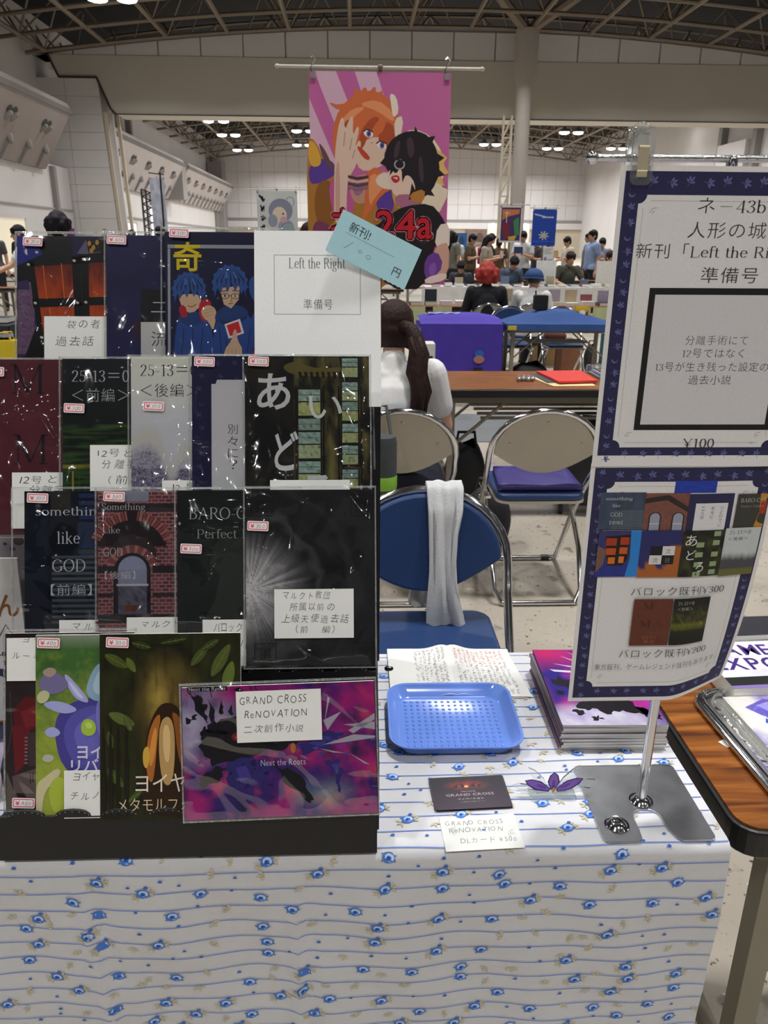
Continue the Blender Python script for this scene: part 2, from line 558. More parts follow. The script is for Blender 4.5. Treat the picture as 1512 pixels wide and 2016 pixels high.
class Art:
    """flat print on a sheet: an artboard (left, top, right, bottom) laid over w x h metres"""
    EPS = 2.2e-5
    def __init__(s, box, w, h, place=None, seed=1):
        s.box, s.w, s.h = box, w, h
        s.kx = w/(box[2]-box[0]); s.ky = h/(box[3]-box[1])
        s.place = place or (lambda x, z, d: (x, -d, z))
        s.mb = MB()
        s.layer = 1
        s.sub = 0
        s.rng = random.Random(seed)
    def pt(s, u, v):
        x = (u-s.box[0])*s.kx-s.w/2
        z = (s.box[3]-v)*s.ky
        return s.place(x, z, s.layer*s.EPS)
    def raw(s, pts, faces, col):
        s.mb.add([s.pt(*p) for p in pts], faces, 0, col if isinstance(col[0], (tuple, list)) else lin(col))
    def poly(s, pts, col, up=True):
        s.raw(pts, [tuple(range(len(pts)))], lin(col))
        if up: s.layer += 1
    def rect(s, x0, y0, x1, y1, col, n=1, m=1):
        if s.sub:
            n, m = max(n, math.ceil(abs(x1-x0)/s.sub)), max(m, math.ceil(abs(y1-y0)/s.sub))
        pts = [(x0+(x1-x0)*i/n, y0+(y1-y0)*j/m) for j in range(m+1) for i in range(n+1)]
        s.raw(pts, [(j*(n+1)+i, j*(n+1)+i+1, (j+1)*(n+1)+i+1, (j+1)*(n+1)+i) for j in range(m) for i in range(n)], lin(col))
        s.layer += 1
    def grid(s, x0, y0, x1, y1, n, m, fn):
        """painted area: colours given at grid points by fn(u, v), u and v in artboard units"""
        pts = [(x0+(x1-x0)*i/n, y0+(y1-y0)*j/m) for j in range(m+1) for i in range(n+1)]
        cs = [fn(*p) for p in pts]
        o = [s.pt(*p) for p in pts]
        base = len(s.mb.v)
        s.mb.v += o
        for j in range(m):
            for i in range(n):
                q = (j*(n+1)+i, j*(n+1)+i+1, (j+1)*(n+1)+i+1, (j+1)*(n+1)+i)
                s.mb.f.append(tuple(base+k for k in q)); s.mb.mi.append(0)
                s.mb.c.append(tuple(cs[k] for k in q))
        s.layer += 1
    def ellipse(s, cx, cy, rx, ry, col, rot=0, n=20, up=True):
        c, q = math.cos(math.radians(rot)), math.sin(math.radians(rot))
        s.poly([(cx+rx*math.cos(2*PI*k/n)*c-ry*math.sin(2*PI*k/n)*q, cy+rx*math.cos(2*PI*k/n)*q+ry*math.sin(2*PI*k/n)*c) for k in range(n)], col, up)
    def line(s, pts, w, col, up=True):
        vs, fs = pen(pts, w/2, w/2)
        s.raw(vs, fs, lin(col))
        if up: s.layer += 1
    def frame(s, x0, y0, x1, y1, w, col):
        for a, b, c, d in ((x0, y0, x1, y0+w), (x0, y1-w, x1, y1), (x0, y0+w, x0+w, y1-w), (x1-w, y0+w, x1, y1-w)):
            s.rect(a, b, c, d, col); s.layer -= 1
        s.layer += 1
    def text(s, t, x0, y0, x1, y1, col, style='sans', rot=0, size=None):
        """writing fitted into a box; with size, set at that em from (x0, y1 baseline)"""
        V, F, adv = layout(t, style, s.rng)
        if not V:
            return
        if size:
            pts = [(x0+a*size, y1-b*size) for a, b in V]
        else:
            ax, bx = min(p[0] for p in V), max(p[0] for p in V)
            ay, by = min(p[1] for p in V), max(p[1] for p in V)
            pts = [(x0+(a-ax)/(bx-ax or 1)*(x1-x0), y1-(b-ay)/(by-ay or 1)*(y1-y0)) for a, b in V]
        if rot:
            cx, cy = (x0+x1)/2, (y0+y1)/2
            c, q = math.cos(math.radians(rot)), math.sin(math.radians(rot))
            pts = [(cx+(a-cx)*c-(b-cy)*q, cy+(a-cx)*q+(b-cy)*c) for a, b in pts]
        s.raw(pts, F, lin(col))
        s.layer += 1
    def obj(s, name, parent, rough=.35, **kw):
        return s.mb.obj(name, print_mat('print_gloss' if rough < .4 else 'print_matte', rough), parent, **kw)

# ================================================================ THE HALL
def floor_material():
    m = bpy.data.materials.new('terrazzo_floor')
    m.use_nodes = True
    nt = m.node_tree
    b = nt.nodes['Principled BSDF']
    tc = nt.nodes.new('ShaderNodeTexCoord')
    def noi(scale, det, lo, hi):
        n = nt.nodes.new('ShaderNodeTexNoise')
        n.inputs['Scale'].default_value = scale
        n.inputs['Detail'].default_value = det
        nt.links.new(tc.outputs['Object'], n.inputs['Vector'])
        r = nt.nodes.new('ShaderNodeMapRange')
        r.inputs[1].default_value = lo
        r.inputs[2].default_value = hi
        nt.links.new(n.outputs['Fac'], r.inputs[0])
        return r.outputs[0]
    def mix(fac, a, bb):
        x = nt.nodes.new('ShaderNodeMix')
        x.data_type = 'RGBA'
        nt.links.new(fac, x.inputs[0])
        for i, s in ((6, a), (7, bb)):
            if isinstance(s, str):
                x.inputs[i].default_value = (*lin(s), 1)
            else:
                nt.links.new(s, x.inputs[i])
        return x.outputs[2]
    base = mix(noi(1.3, 6, .3, .7), '#a0978a', '#b6ada0')
    base = mix(noi(9, 3, .62, .68), base, '#867c70')
    base = mix(noi(42, 2, .66, .70), base, '#4a4038')
    base = mix(noi(70, 2, .68, .72), base, '#4c443d')
    base = mix(noi(55, 2, .69, .74), base, '#d2ccc2')
    base = mix(noi(5.5, 2, .70, .72), base, '#7f766b')
    nt.links.new(base, b.inputs['Base Color'])
    b.inputs['Roughness'].default_value = .42
    b.inputs['Specular IOR Level'].default_value = .35
    return m

M_WALL = mat('wall_panel', '#cfcbca', .6, var=.05, scale=.4)
M_WALL2 = mat('wall_band', '#d9d6d5', .65, var=.05, scale=.3)
M_JOINT = mat('panel_joint', '#a5a09f', .8)
M_BEAM = mat('beam_paint', '#c6c0b5', .7, var=.06, scale=.15)
M_BEAMDK = mat('beam_edge', '#3c3733', .7)
M_CREAM = mat('cream_trim', '#c3b7a2', .6, var=.05, scale=.5)
M_STEEL = mat('truss_steel', '#7a6e60', .55, var=.12, scale=.6)
M_DECK = mat('roof_deck', '#121318', .9, var=.3, scale=.5)
M_DARK = mat('dark_recess', '#3a3634', .7)
M_GREYW = mat('grey_wall', '#8f8b89', .7, var=.05, scale=.5)

fl = MB().box(-26, 36, -40, 106, -.2, 0).obj('floor', floor_material(), kind='structure')
MB().box(-5, 6, 5.52, 6.5, 0, .006).obj('pit_cover', mat('grey_steel_cover', '#6f7273', .6, var=.1, scale=3, bump=.2), fl)

def roof_z(x):
    return 12.25 - 1.55*((x-5)/22.4)**2

# roof deck, over both bays
deck = MB().sheet(lambda a, b: (-18+46*a, -40+144*b, roof_z(-18+46*a)+2.3), 12, 4).obj('ceiling', M_DECK, kind='structure')
xs = [-16.2+3.2*i for i in range(14)]
def space_frame(y0, y1, step):
    ys = [y0+step*i for i in range(int((y1-y0)/step)+1)]
    web = MB()
    for x in xs:
        MB().tube([(x, y0, roof_z(x)), (x, y1, roof_z(x))], .11, 6).obj('longitudinal_chord', M_STEEL, deck, smooth=True)
    for y in ys:
        MB().tube([(x, y, roof_z(x)+.02) for x in (xs[0]-1, *xs, xs[-1]+1)], .10, 6).obj('cross_chord', M_STEEL, deck, smooth=True)
        for x in (xs if y0 > 40 else xs[::2]):
            z = roof_z(x)
            for dx in (-1, 1):
                for dy in (-1, 1):
                    web.bar((x, y, z), (x+dx*1.6, y+dy*step/2, z+2.2), .075)
    for y in ys[:-1]:
        web.tube([(x+1.6, y+step/2, roof_z(x)+2.15) for x in xs], .09, 5)
    web.obj('truss_webbing', M_STEEL, deck, kind='stuff')
space_frame(21, 46.6, 3.2)
space_frame(51, 99, 4.8)

# dividing beam between the two bays
beam_pts = [(-17.6, 12.5), (-16.6, 11.0), (-16.1, 9.9), (-14.06, 9.9), (-13.45, 8.35), (-13.2, 8.1), (31, 8.1), (31, 12.5)]
bm = MB().prism([(-17.6, 10.98), (-16.5, 10.98), (-16.1, 9.9), (-14.06, 9.9), (-13.45, 8.35), (-13.2, 8.1), (31, 8.1), (31, 10.98)],
                lambda x, z: (x, 48, z), lambda x, z: (x, 50, z)).obj('wall_divider', M_BEAM, kind='structure')
MB().sheet(lambda a, b: (-17.6+48.6*a, 48.12, 10.98+b*(roof_z(-17.6+48.6*a)+.3-10.98)), 20, 1).obj('upper_backing', M_JOINT, bm)
pan = {}
x = -17.5
while x < 30:
    w = min(2.26, 30-x)
    for z0, z1 in ((11.0, 12.35),):
        t0, t1 = min(z1, roof_z(x)+.2), min(z1, roof_z(x+w)+.2)
        MB().prism([(x+.02, z0), (x+w-.02, z0), (x+w-.02, t1), (x+.02, t0)], lambda a, c: (a, 48.11, c), lambda a, c: (a, 48.04, c)).obj('panel', M_WALL2, bm)
    x += 2.3
for a, b in (((-16.55, 11.0), (-16.1, 9.9)), ((-16.1, 9.9), (-14.06, 9.9)), ((-14.06, 9.9), (-13.45, 8.35)), ((-13.45, 8.35), (-13.2, 8.1)), ((-13.2, 8.1), (31, 8.1))):
    MB().bar((a[0], 47.98, a[1]), (b[0], 47.98, b[1]), .10 if a[0] < -13.3 else .05).obj('edge_strip', M_BEAMDK, bm)

# pier of panels carrying the beam on the left
pier = MB().prism([(-18, 0), (-13.62, 0), (-14.06, 9.9), (-18, 9.9)], lambda x, z: (x, 48.2, z), lambda x, z: (x, 50, z)).obj('wall_pier', M_JOINT, kind='structure')
for i in range(11):
    z0, z1 = i*.9, i*.9+.885
    for x0, x1 in ((-18, -15.9), (-15.88, None)):
        e0 = x1 if x1 else -13.64-.44*z0/9.9
        e1 = x1 if x1 else -13.64-.44*z1/9.9
        MB().prism([(x0, z0), (e0, z0), (e1, z1), (x0, z1)], lambda a, c: (a, 48.19, c), lambda a, c: (a, 48.14, c)).obj('panel', M_WALL2, pier)
for k, (dx, mm) in enumerate(((0, M_CREAM), (.22, M_WALL2), (.42, M_CREAM))):
    MB().prism([(-13.6+dx*.9, 0), (-13.6+dx*.9+.17, 0), (-13.95+dx+.17, 8.2), (-13.95+dx, 8.2)], lambda a, c: (a, 48.3+k*.5, c), lambda a, c: (a, 48.1+k*.5, c)).obj('corner_strip', mm, pier)

# left wall with its slanted balconies
wl = MB().box(-18, -17.4, 18, 103, 0, 13.5).obj('wall_left', M_WALL, kind='structure')
MB().box(-17.4, -16.2, 20, 48, 0, 5.3).obj('lower_wall', M_WALL2, wl)
MB().box(-17.4, -16.3, 50.1, 102, 0, 5.0).obj('lower_wall', M_WALL2, wl)
for y0, y1 in ((20, 48), (50.1, 102)):
    MB().box(-16.22, -16.12, y0, y1, 3.05, 3.13).obj('rail_strip', M_JOINT, wl)
for yy in (45.1, 66.5, 69.0, 96.5):
    MB().box(-17.3, -15.95, yy, yy+.35, 0, 5.2).obj('downpipe', M_GREYW, wl)
for yy in (61.0, 62.6, 65.5):
    MB().box(-17.5, -17.0, yy, yy+.5, 8, 12.4).obj('wall_duct', M_GREYW, wl)
def balcony(y0, y1, up_step, low_step, nlow):
    prof = [(-17.4, 8.0), (-14.5, 8.0), (-14.4, 7.85), (-14.4, 7.55), (-15.95, 4.95), (-17.4, 4.95)]
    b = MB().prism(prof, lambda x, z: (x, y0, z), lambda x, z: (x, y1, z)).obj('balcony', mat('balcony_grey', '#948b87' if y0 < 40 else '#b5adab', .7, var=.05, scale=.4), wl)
    MB().box(-14.45, -14.36, y0-.05, y1+.3, 7.5, 7.75).obj('ledge', mat('ledge_grey', '#6a6664', .7), b)
    n = Vector((2.6, 0, -1.55)).normalized()      # out of the slanted face
    t = Vector((-1.55, 0, -2.6)).normalized()     # down the face
    top = Vector((-14.4, 0, 7.55))
    y = y1-up_step*.55
    while y > y0+1:
        c = top+t*.95+Vector((0, y, 0))
        q = MB()
        for dy in (-.28, .28):
            cc = c+Vector((0, dy, 0))
            pts = [cc+n*.03+Vector((0, math.cos(a)*.27, 0))+t*(-math.sin(a)*.26) for a in [PI*i/8 for i in range(9)]]
            q.add([cc+n*.03+t*.1]+pts, [(0, i+1, i+2) for i in range(8)])
        q.obj('nozzle_recess', M_DARK, b)
        q = MB()
        for dy in (-.3, .3):
            q.cap(c+Vector((0, dy, 0))+t*.28-n*.02, c+Vector((0, dy, 0))+t*.05+n*.12, .15, .12, 8)
        q.obj('nozzle', M_GREYW, b, smooth=True)
        y -= up_step
    y = y1-low_step*.6
    for i in range(nlow):
        c = top+t*2.0+Vector((0, y, 0))
        MB().cap(c+n*.02, c+t*.12+n*.14, .17, .15, 8).obj('light_head', M_GREYW, b, smooth=True)
        MB().bar(c+t*.2+n*.05, c+t*1.05+n*.03, .2, .16).obj('light_arm', M_GREYW, b)
        y -= low_step
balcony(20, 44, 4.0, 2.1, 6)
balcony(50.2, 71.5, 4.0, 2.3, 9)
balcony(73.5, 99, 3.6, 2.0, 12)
MB().box(-17.4, -14.6, 71.5, 73.4, 4.9, 7.6).obj('balcony_gap', M_GREYW, wl)

# far wall with its panels
wf = MB().box(-18, 30, 102, 102.6, 0, 13.4).obj('wall_far', M_JOINT, kind='structure')
pm = MB().box(.015, 1.485, -.04, 0, .015, 1.735).mesh('panel', M_WALL)
for i in range(31):
    for j in range(5):
        o = link('panel', pm, wf)
        o.location = (-17.2+i*1.5, 101.99, 4.35+j*1.75)
MB().box(-18, 30, 101.7, 102, 4.05, 4.3).obj('rail_strip', M_GREYW, wf)
MB().box(-18, 30, 101.6, 102, 3.3, 4.02).obj('lintel_band', M_WALL, wf)
MB().box(-18, 30, 101.9, 102, 0, 3.3).obj('lower_wall', M_CREAM, wf)
MB().box(-17.3, -15.6, 99, 102, 0, 10.4).obj('corner_pillar', M_GREYW, wf)

# right wall
wr = MB().box(28.4, 29, 18, 103, 0, 13.5).obj('wall_right', M_WALL, kind='structure')
for yy in (58, 63.5):
    MB().box(27.9, 28.4, yy, yy+.6, 0, 11.5).obj('wall_duct', M_GREYW, wr)
MB().box(27.6, 28.4, 58.8, 63.3, 6.5, 8.6).obj('wall_box', M_WALL, wr)

# doors: lit openings
def doorway(n, pts, m, name):
    o = MB().add(pts, [(0, 1, 2, 3)]).obj(name, m, kind='structure')
    fr = MB()
    for i in range(4):
        fr.bar(pts[i], pts[(i+1) % 4], .14)
    fr.obj('door_frame', M_WALL2, o)
    return o
DAY = glow_mat('daylit_glass', (.95, .97, 1), 1.6)
WARM = glow_mat('lit_lobby', (.80, .72, .55), .42)
doorway(1, [(-16.1, 57.5, 0), (-16.1, 61.0, 0), (-16.1, 61.0, 2.75), (-16.1, 57.5, 2.75)], DAY, 'door_1')
doorway(2, [(-16.1, 65.3, 0), (-16.1, 66.3, 0), (-16.1, 66.3, 4.1), (-16.1, 65.3, 4.1)], DAY, 'door_2')
doorway(3, [(-16.0, 32, 0), (-16.0, 40.5, 0), (-16.0, 40.5, 2.5), (-16.0, 32, 2.5)], WARM, 'door_3')
doorway(4, [(16.6, 101.55, 0), (21.8, 101.55, 0), (21.8, 101.55, 3.9), (16.6, 101.55, 3.9)], WARM, 'door_4')
doorway(5, [(-10.8, 101.55, 0), (-7.4, 101.55, 0), (-7.4, 101.55, 3.6), (-10.8, 101.55, 3.6)], WARM, 'door_5')
for xx in (17.2, 21.2, -10.6, -7.7):
    MB().ell((xx, 101.2, 3.7), (.28, .2, .28)).obj('door_lamp', glow_mat('white_lamp', (1, .98, .92), 4), bpy.data.objects['door_4' if xx > 0 else 'door_5'], smooth=True)

# column under the beam, with a lattice ladder beside it
colm = thing('column', 'round grey steel column rising through the tan beam, lattice at its foot', 'column', (9.15, 46.2, 0))
MB().lathe([(.42, 0), (.42, 9.6), (.62, 10.2), (.62, 12.1)], n=18).obj('shaft', mat('column_paint', '#a9a29b', .6, var=.04, scale=.5), colm, smooth=True)
for dx in (-2.9, 2.9):
    MB().tube([(0, 0, 12.0), (dx, -3.2, 13.6), (dx*1.3, -6, 14.2)], .26, 8).obj('roof_strut', M_STEEL, colm, smooth=True)
lat = MB()
for dx in (-.95, -.5):
    lat.bar((dx, .4, 0), (dx, .4, 8.1), .12)
lat.obj('lattice_post', M_CREAM, colm)
lat = MB()
for k in range(7):
    z = 1+k*1.0
    lat.bar((-.95, .4, z), (-.5, .4, z+1.0), .09)
    lat.bar((-.95, .4, z), (-.5, .4, z), .07)
lat.obj('lattice_brace', M_CREAM, colm)

# ceiling lamps in pairs
GLOW = glow_mat('lamp_glow', (1, .99, .96), 14)
M_LAMP = mat('lamp_housing', '#6b6864', .5)
def lamp_pair(x, y, z, label):
    t = thing('ceiling_lamp', label, 'lamp', (x, y, z), group='high ceiling lamps')
    MB().bar((-1.3, .0, .45), (1.3, 0, .45), .12).obj('mounting_bar', M_LAMP, t)
    for dx in (-.62, .62):
        MB().lathe([(.12, .45), (.2, .3), (.48, .03), (.5, 0), (.46, .02)], (dx, 0, 0)).obj('reflector', M_LAMP, t, smooth=True)
        MB().lathe([(.44, .02), (.40, -.1), (.2, -.16)], (dx, 0, 0), 16).obj('bulb_glass', GLOW, t, smooth=True)
pos = {'left of the pink banner, nearest of its row': (-11.36, 70.7), 'second of the left row beyond the beam': (-11.65, 79.3), 'third of the left row, lowest near the far wall': (-12.0, 91.4),
       'just left of the pink banner, upper one': (-4.5, 76), 'just left of the pink banner, lower one': (-5.2, 86.3), 'left of the grey column': (13.55, 84), 'right of the grey column, lower one': (20.5, 86.7),
       'right of the grey column, upper one': (19.25, 74.8), 'above the plastic clip, high on the right': (25.9, 69.3), 'behind the chrome bar end': (27.0, 86)}
for k, (x, y) in pos.items():
    lamp_pair(x, y, 10.9, 'pair of white ceiling lamps ' + k)
lamp_pair(-10.26, 38.4, 11.2, 'bright white lamp pair in the dark roof at the top left corner')

# ================================================================ OUR TABLE
TZ = .70
M_OLIVE = mat('olive_leg_paint', '#8a8270', .5, var=.05, scale=6)
M_BLKEDGE = mat('black_rubber_edge', '#151416', .45)
def wood_mat():
    m = bpy.data.materials.new('brown_wood_laminate')
    m.use_nodes = True
    nt = m.node_tree
    b = nt.nodes['Principled BSDF']
    tc = nt.nodes.new('ShaderNodeTexCoord')
    mp = nt.nodes.new('ShaderNodeMapping')
    mp.inputs['Scale'].default_value = (.8, 9, 1)
    n = nt.nodes.new('ShaderNodeTexNoise')
    n.inputs['Scale'].default_value = 7
    n.inputs['Detail'].default_value = 6
    n.inputs['Distortion'].default_value = .5
    cr = nt.nodes.new('ShaderNodeValToRGB')
    cr.color_ramp.elements[0].position = .32
    cr.color_ramp.elements[0].color = (*lin('#55290c'), 1)
    cr.color_ramp.elements[1].position = .68
    cr.color_ramp.elements[1].color = (*lin('#a8672a'), 1)
    e = cr.color_ramp.elements.new(.5)
    e.color = (*lin('#814816'), 1)
    nt.links.new(tc.outputs['Object'], mp.inputs[0])
    nt.links.new(mp.outputs[0], n.inputs['Vector'])
    nt.links.new(n.outputs['Fac'], cr.inputs[0])
    nt.links.new(cr.outputs[0], b.inputs['Base Color'])
    b.inputs['Roughness'].default_value = .33
    return m
M_WOOD = wood_mat()
M_STRETCH = mat('grey_underframe', '#7b7566', .5, metal=.3)

def folding_table(label, x0, x1, y0, y1, group=None, top=None):
    """long folding table: laminate top with a black rubber edge on olive folding legs"""
    t = thing('folding_table', label, 'table', ((x0+x1)/2, (y0+y1)/2, 0), group=group)
    w, d = x1-x0, y1-y0
    o = rrect(-w/2, -d/2, w/2, d/2, .035)
    i = rrect(-w/2+.006, -d/2+.006, w/2-.006, d/2-.006, .03)
    MB().zprism(o, TZ-.042, TZ-.003).obj('edge_band', M_BLKEDGE, t, bevel=.004)
    MB().zprism(i, TZ-.03, TZ).obj('tabletop', top or M_WOOD, t)
    for sx in (-1, 1):
        for sy in (-1, 1):
            x, y = sx*(w/2-.09), sy*(d/2-.06)
            lg = MB().bar((x, y, .012), (x, y, TZ-.05), .032).obj('leg', M_OLIVE, t)
            MB().zprism(rrect(x-.022, y-.022, x+.022, y+.022, .006), 0, .02).obj('foot_cap', M_BLKEDGE, lg)
        x = sx*(w/2-.09)
        MB().bar((x, -d/2+.06, TZ-.06), (x, d/2-.06, TZ-.06), .03).obj('leg_rail', M_OLIVE, t)
        MB().bar((x, -d/2+.06, .2), (x, d/2-.06, .2), .022).obj('leg_rail', M_OLIVE, t)
        for sy in (-1, 1):
            MB().bar((x-sx*.02, sy*(d/2-.07), TZ-.3), (x-sx*.3, sy*(d/2-.07), TZ-.055), .024, .012).obj('brace', M_OLIVE, t)
    for sy in (-1, 1):
        MB().bar((-w/2+.05, sy*(d/2-.05), TZ-.06), (w/2-.05, sy*(d/2-.05), TZ-.06), .03, .03).obj('apron_rail', M_STRETCH, t)
    for k in range(4):
        y = -d/2+.12+k*(d-.24)/3
        MB().bar((-w/2+.25, y, TZ-.17), (w/2-.25, y, TZ-.17), .014).obj('shelf_bar', M_STRETCH, t)
    return t
folding_table('folding table hidden under the white rose-print cloth', -.452, .444, .734, 1.178)
folding_table('bare brown wood-grain table right of the rose-print cloth', .470, 1.37, .746, 1.19)

# ---------------------------------------------------------------- table cloth with printed roses
def cloth_s(u, v):
    """u across, v from the back edge to the hem (metres of cloth)"""
    L = .452
    if v < L:
        p = [u, 1.186-v, TZ+.0035]
        nr = Vector((0, 0, 1))
    else:
        q = v-L
        r = .013
        if q < r*PI/2:
            a = q/r
            p = [u, 1.186-L-r*math.sin(a), TZ+.0035-r+r*math.cos(a)]
            nr = Vector((0, -math.sin(a), math.cos(a)))
        else:
            h = q-r*PI/2
            k = min(1, h/.09)
            w = .0030*math.sin(u*21+h*7)+.0022*math.sin(u*47-h*16+1)+.007*fbm(u*5, h*8, 3)
            w += .0045*math.exp(-((u+.335-h*.10)/.008)**2)-.004*math.exp(-((u+.318-h*.10)/.012)**2)
            w += .0045*math.exp(-((u+.075)/.007)**2)-.003*math.exp(-((u+.060)/.012)**2)
            p = [u+.02*h*(u/.45), 1.186-L-r-w*k+.05*h, TZ+.0035-r-h]
            nr = Vector((0, -1, 0))
    return Vector(p), nr
UX0, UX1, VH = -.456, .448, .452+.45
cl = MB()
cl.sheet(lambda a, b: cloth_s(UX0+(UX1-UX0)*a, VH*b)[0], 110, 130)
ncl = len(cl.f)
def on_cloth(u, v, d):
    p, n = cloth_s(max(UX0+.001, min(UX1-.001, u)), max(.001, min(VH-.001, v)))
    return p+n*(d*2)
def cpoly(pts, col, d):
    cl.add([on_cloth(a, b, d) for a, b in pts], [tuple(range(len(pts)))], 1, lin(col))
rc = random.Random(5)
v = .012
row = 0
while v < VH-.01:
    n = 90
    us = [UX0+(UX1-UX0)*i/n for i in range(n+1)]
    wob = [v+.0009*math.sin(u*16+row)+.0006*math.sin(u*43+row*2) for u in us]
    for i in range(n):
        cl.add([on_cloth(us[i], wob[i]-.0007, .0005), on_cloth(us[i+1], wob[i+1]-.0007, .0005), on_cloth(us[i+1], wob[i+1]+.0007, .0005), on_cloth(us[i], wob[i]+.0007, .0005)], [(0, 1, 2, 3)], 1, lin('#7c96d8'))
    v += .0262
    row += 1
def rose(u, v, s, ang):
    c, q = math.cos(ang), math.sin(ang)
    T = lambda x, y: (u+s*(x*c-y*q), v+s*(x*q+y*c))
    for a in (15, 140, 200, 330):
        x, y = math.cos(math.radians(a)), math.sin(math.radians(a))
        cpoly([T(x*.7-y*.2, y*.7+x*.2), T(x*1.15-y*.12, y*1.05+x*.12), T(x*1.42, y*1.25), T(x*1.1+y*.14, y*1.0-x*.14), T(x*.7+y*.2, y*.7-x*.2)], '#6e8fae', .0006)
    cpoly([T(*p) for p in [(math.cos(2*PI*k/16)*(1+.07*math.cos(5*2*PI*k/16)), math.sin(2*PI*k/16)*.84*(1+.06*math.sin(4*2*PI*k/16))) for k in range(16)]], '#5280d2', .0007)
    cpoly([T(.12+.74*math.cos(a), -.08+.58*math.sin(a)) for a in [PI*.85+PI*1.35*i/10 for i in range(11)]]+[T(.06+.40*math.cos(a), -.02+.28*math.sin(a)) for a in [PI*2.2-PI*1.35*i/10 for i in range(11)]], '#c3d6f6', .0008)
    cpoly([T(.26*math.cos(a)-.02, .2*math.sin(a)+.06) for a in [2*PI*k/8 for k in range(8)]], '#2f5db6', .0009)
    cpoly([T(.3*math.cos(a)+.3, .16*math.sin(a)+.46) for a in [2*PI*k/7 for k in range(7)]], '#8fb0e8', .0009)
def bud(u, v, s):
    cpoly([(u+s*math.cos(2*PI*k/6), v+s*.75*math.sin(2*PI*k/6)) for k in range(6)], '#4673c4', .0007)
    cpoly([(u-s*1.6, v+s*.9), (u-s*.4, v+s*.2), (u-s*.6, v-s*.3)], '#6b7f9a', .0006)
def sprig(u, v, s, ang):
    for a in (-55, 0, 55):
        t = ang+math.radians(a)
        x, y = math.cos(t), math.sin(t)
        cpoly([(u, v), (u+s*(x*.55-y*.22), v+s*(y*.55+x*.22)), (u+s*x*1.05, v+s*y*1.05), (u+s*(x*.55+y*.22), v+s*(y*.55-x*.22))], '#cbc2a8', .0006)
k = 0
v = .018
while v < VH-.012:
    u = UX0+.015+(.037 if k % 2 else .0)+rc.uniform(-.01, .01)
    while u < UX1-.012:
        du, dv = u+rc.uniform(-.008, .008), v+rc.uniform(-.007, .007)
        t = rc.random()
        if t < .60:
            if t < .28:
                sprig(du-.007, dv+.004, .0085, PI*.8)
                sprig(du+.007, dv-.002, .0085, -.3)
                bud(du+.004, dv-.009, .0028)
            rose(du, dv, .0076, rc.uniform(-.5, .5))
        elif t < .82:
            bud(du, dv, .0027)
        else:
            sprig(du, dv, .010, rc.uniform(0, 6))
        u += rc.uniform(.060, .080)
        if rc.random() < .6:
            (bud(u-.035, v+rc.uniform(-.012, .012), .0023) if rc.random() < .55 else sprig(u-.035, v+rc.uniform(-.01, .01), .0085, rc.uniform(0, 6)))
    v += .0262
    k += 1
cloth = cl.obj('tablecloth', [mat('white_cotton', '#d5d5d8', .85, var=.02, scale=60, bump=.12, bscale=900), print_mat('cloth_print', .85, .1)], smooth='all',
               label='white cotton tablecloth printed with blue lines and small blue roses', category='tablecloth')

# ================================================================ THE DISPLAY RACK AND ITS BOOKLETS
RX, RY0, RZ0 = 0, 0, 0
M_CARD = mat('black_corrugated_card', '#0e0d10', .62, var=.12, scale=14, bump=.08, bscale=160)
TILT = math.radians(-19.5)
#        k (m per artboard unit), u0, base line, y, z
ROWS = {1: (.000589, 703.5, 1600, .729, .7610), 2: (.000630, 702.6, 1311, .834, .889), 3: (.000650, 701.8, 1035, .921, 1.043), 4: (.000680, 700, 800, 1.022, 1.176)}
rack = thing('display_rack', 'black cardboard stepped rack holding the booklets, scalloped front lips', 'rack', (-.19, .9, TZ+.0035))
def rl(x, y, z):
    return (x+.19, y-.9, z-TZ-.0035)
XL, XR = -.412, .0225
TB = TZ+.0036
# boxed foot
MB().prism([(.7235, TB), (.7235, .752), (.775, .752), (1.06, .752), (1.06, TB)], lambda y, z: rl(XL, y, z), lambda y, z: rl(XR, y, z)).obj('base_box', M_CARD, rack)
def lip(row, x0, x1, zlow, ztop, y):
    """front lip with rounded humps along its upper edge"""
    pts = [(x0, zlow), (x1, zlow), (x1, ztop)]
    x = x1
    top = []
    st = .0525
    n0 = int((x1-x0)/st)
    for i in range(n0):
        c = x1-.03-i*st
        for j in range(9):
            a = PI*j/8
            top.append((c+.0205*math.cos(a), ztop+.0085*math.sin(a)))
    pts += [p for p in top if p[0] > x0]
    pts += [(x0, ztop)]
    o = MB().prism(pts, lambda a, z: rl(a, y, z), lambda a, z: rl(a, y+.003, z)).obj('front_lip', M_CARD, rack)
    # perforated crease at the foot of each hump
    q = MB()
    for i in range(n0):
        c = x1-.03-i*st
        for j in range(7):
            a = PI*(.1+.8*j/6)
            xx, zz = c+.019*math.cos(a), ztop+.0066*math.sin(a)
            if xx > x0:
                q.box(*[w for p in ((xx+.19-.0006, xx+.19+.0006), (y-.9-.0004, y-.9), (zz-TZ-.0035-.0006, zz-TZ-.0035+.0006)) for w in p])
    q.obj('perforation', mat('card_tear', '#8b8680', .8), o, kind='stuff')
lip(1, XL-.001, XR, TB+.001, .7655, .7205)
for r in (2, 3, 4):
    k, u0, vb, y, z = ROWS[r]
    lip(r, XL, XR, z-.032, z-.002, y-.012)
    MB().box(*[w for a, b in (((XL+.19), (XR+.19)), ((y-.9-.010), (y-.9+.045)), ((z-TZ-.0035-.034), (z-TZ-.0035-.031))) for w in (a, b)]).obj('shelf', M_CARD, rack)
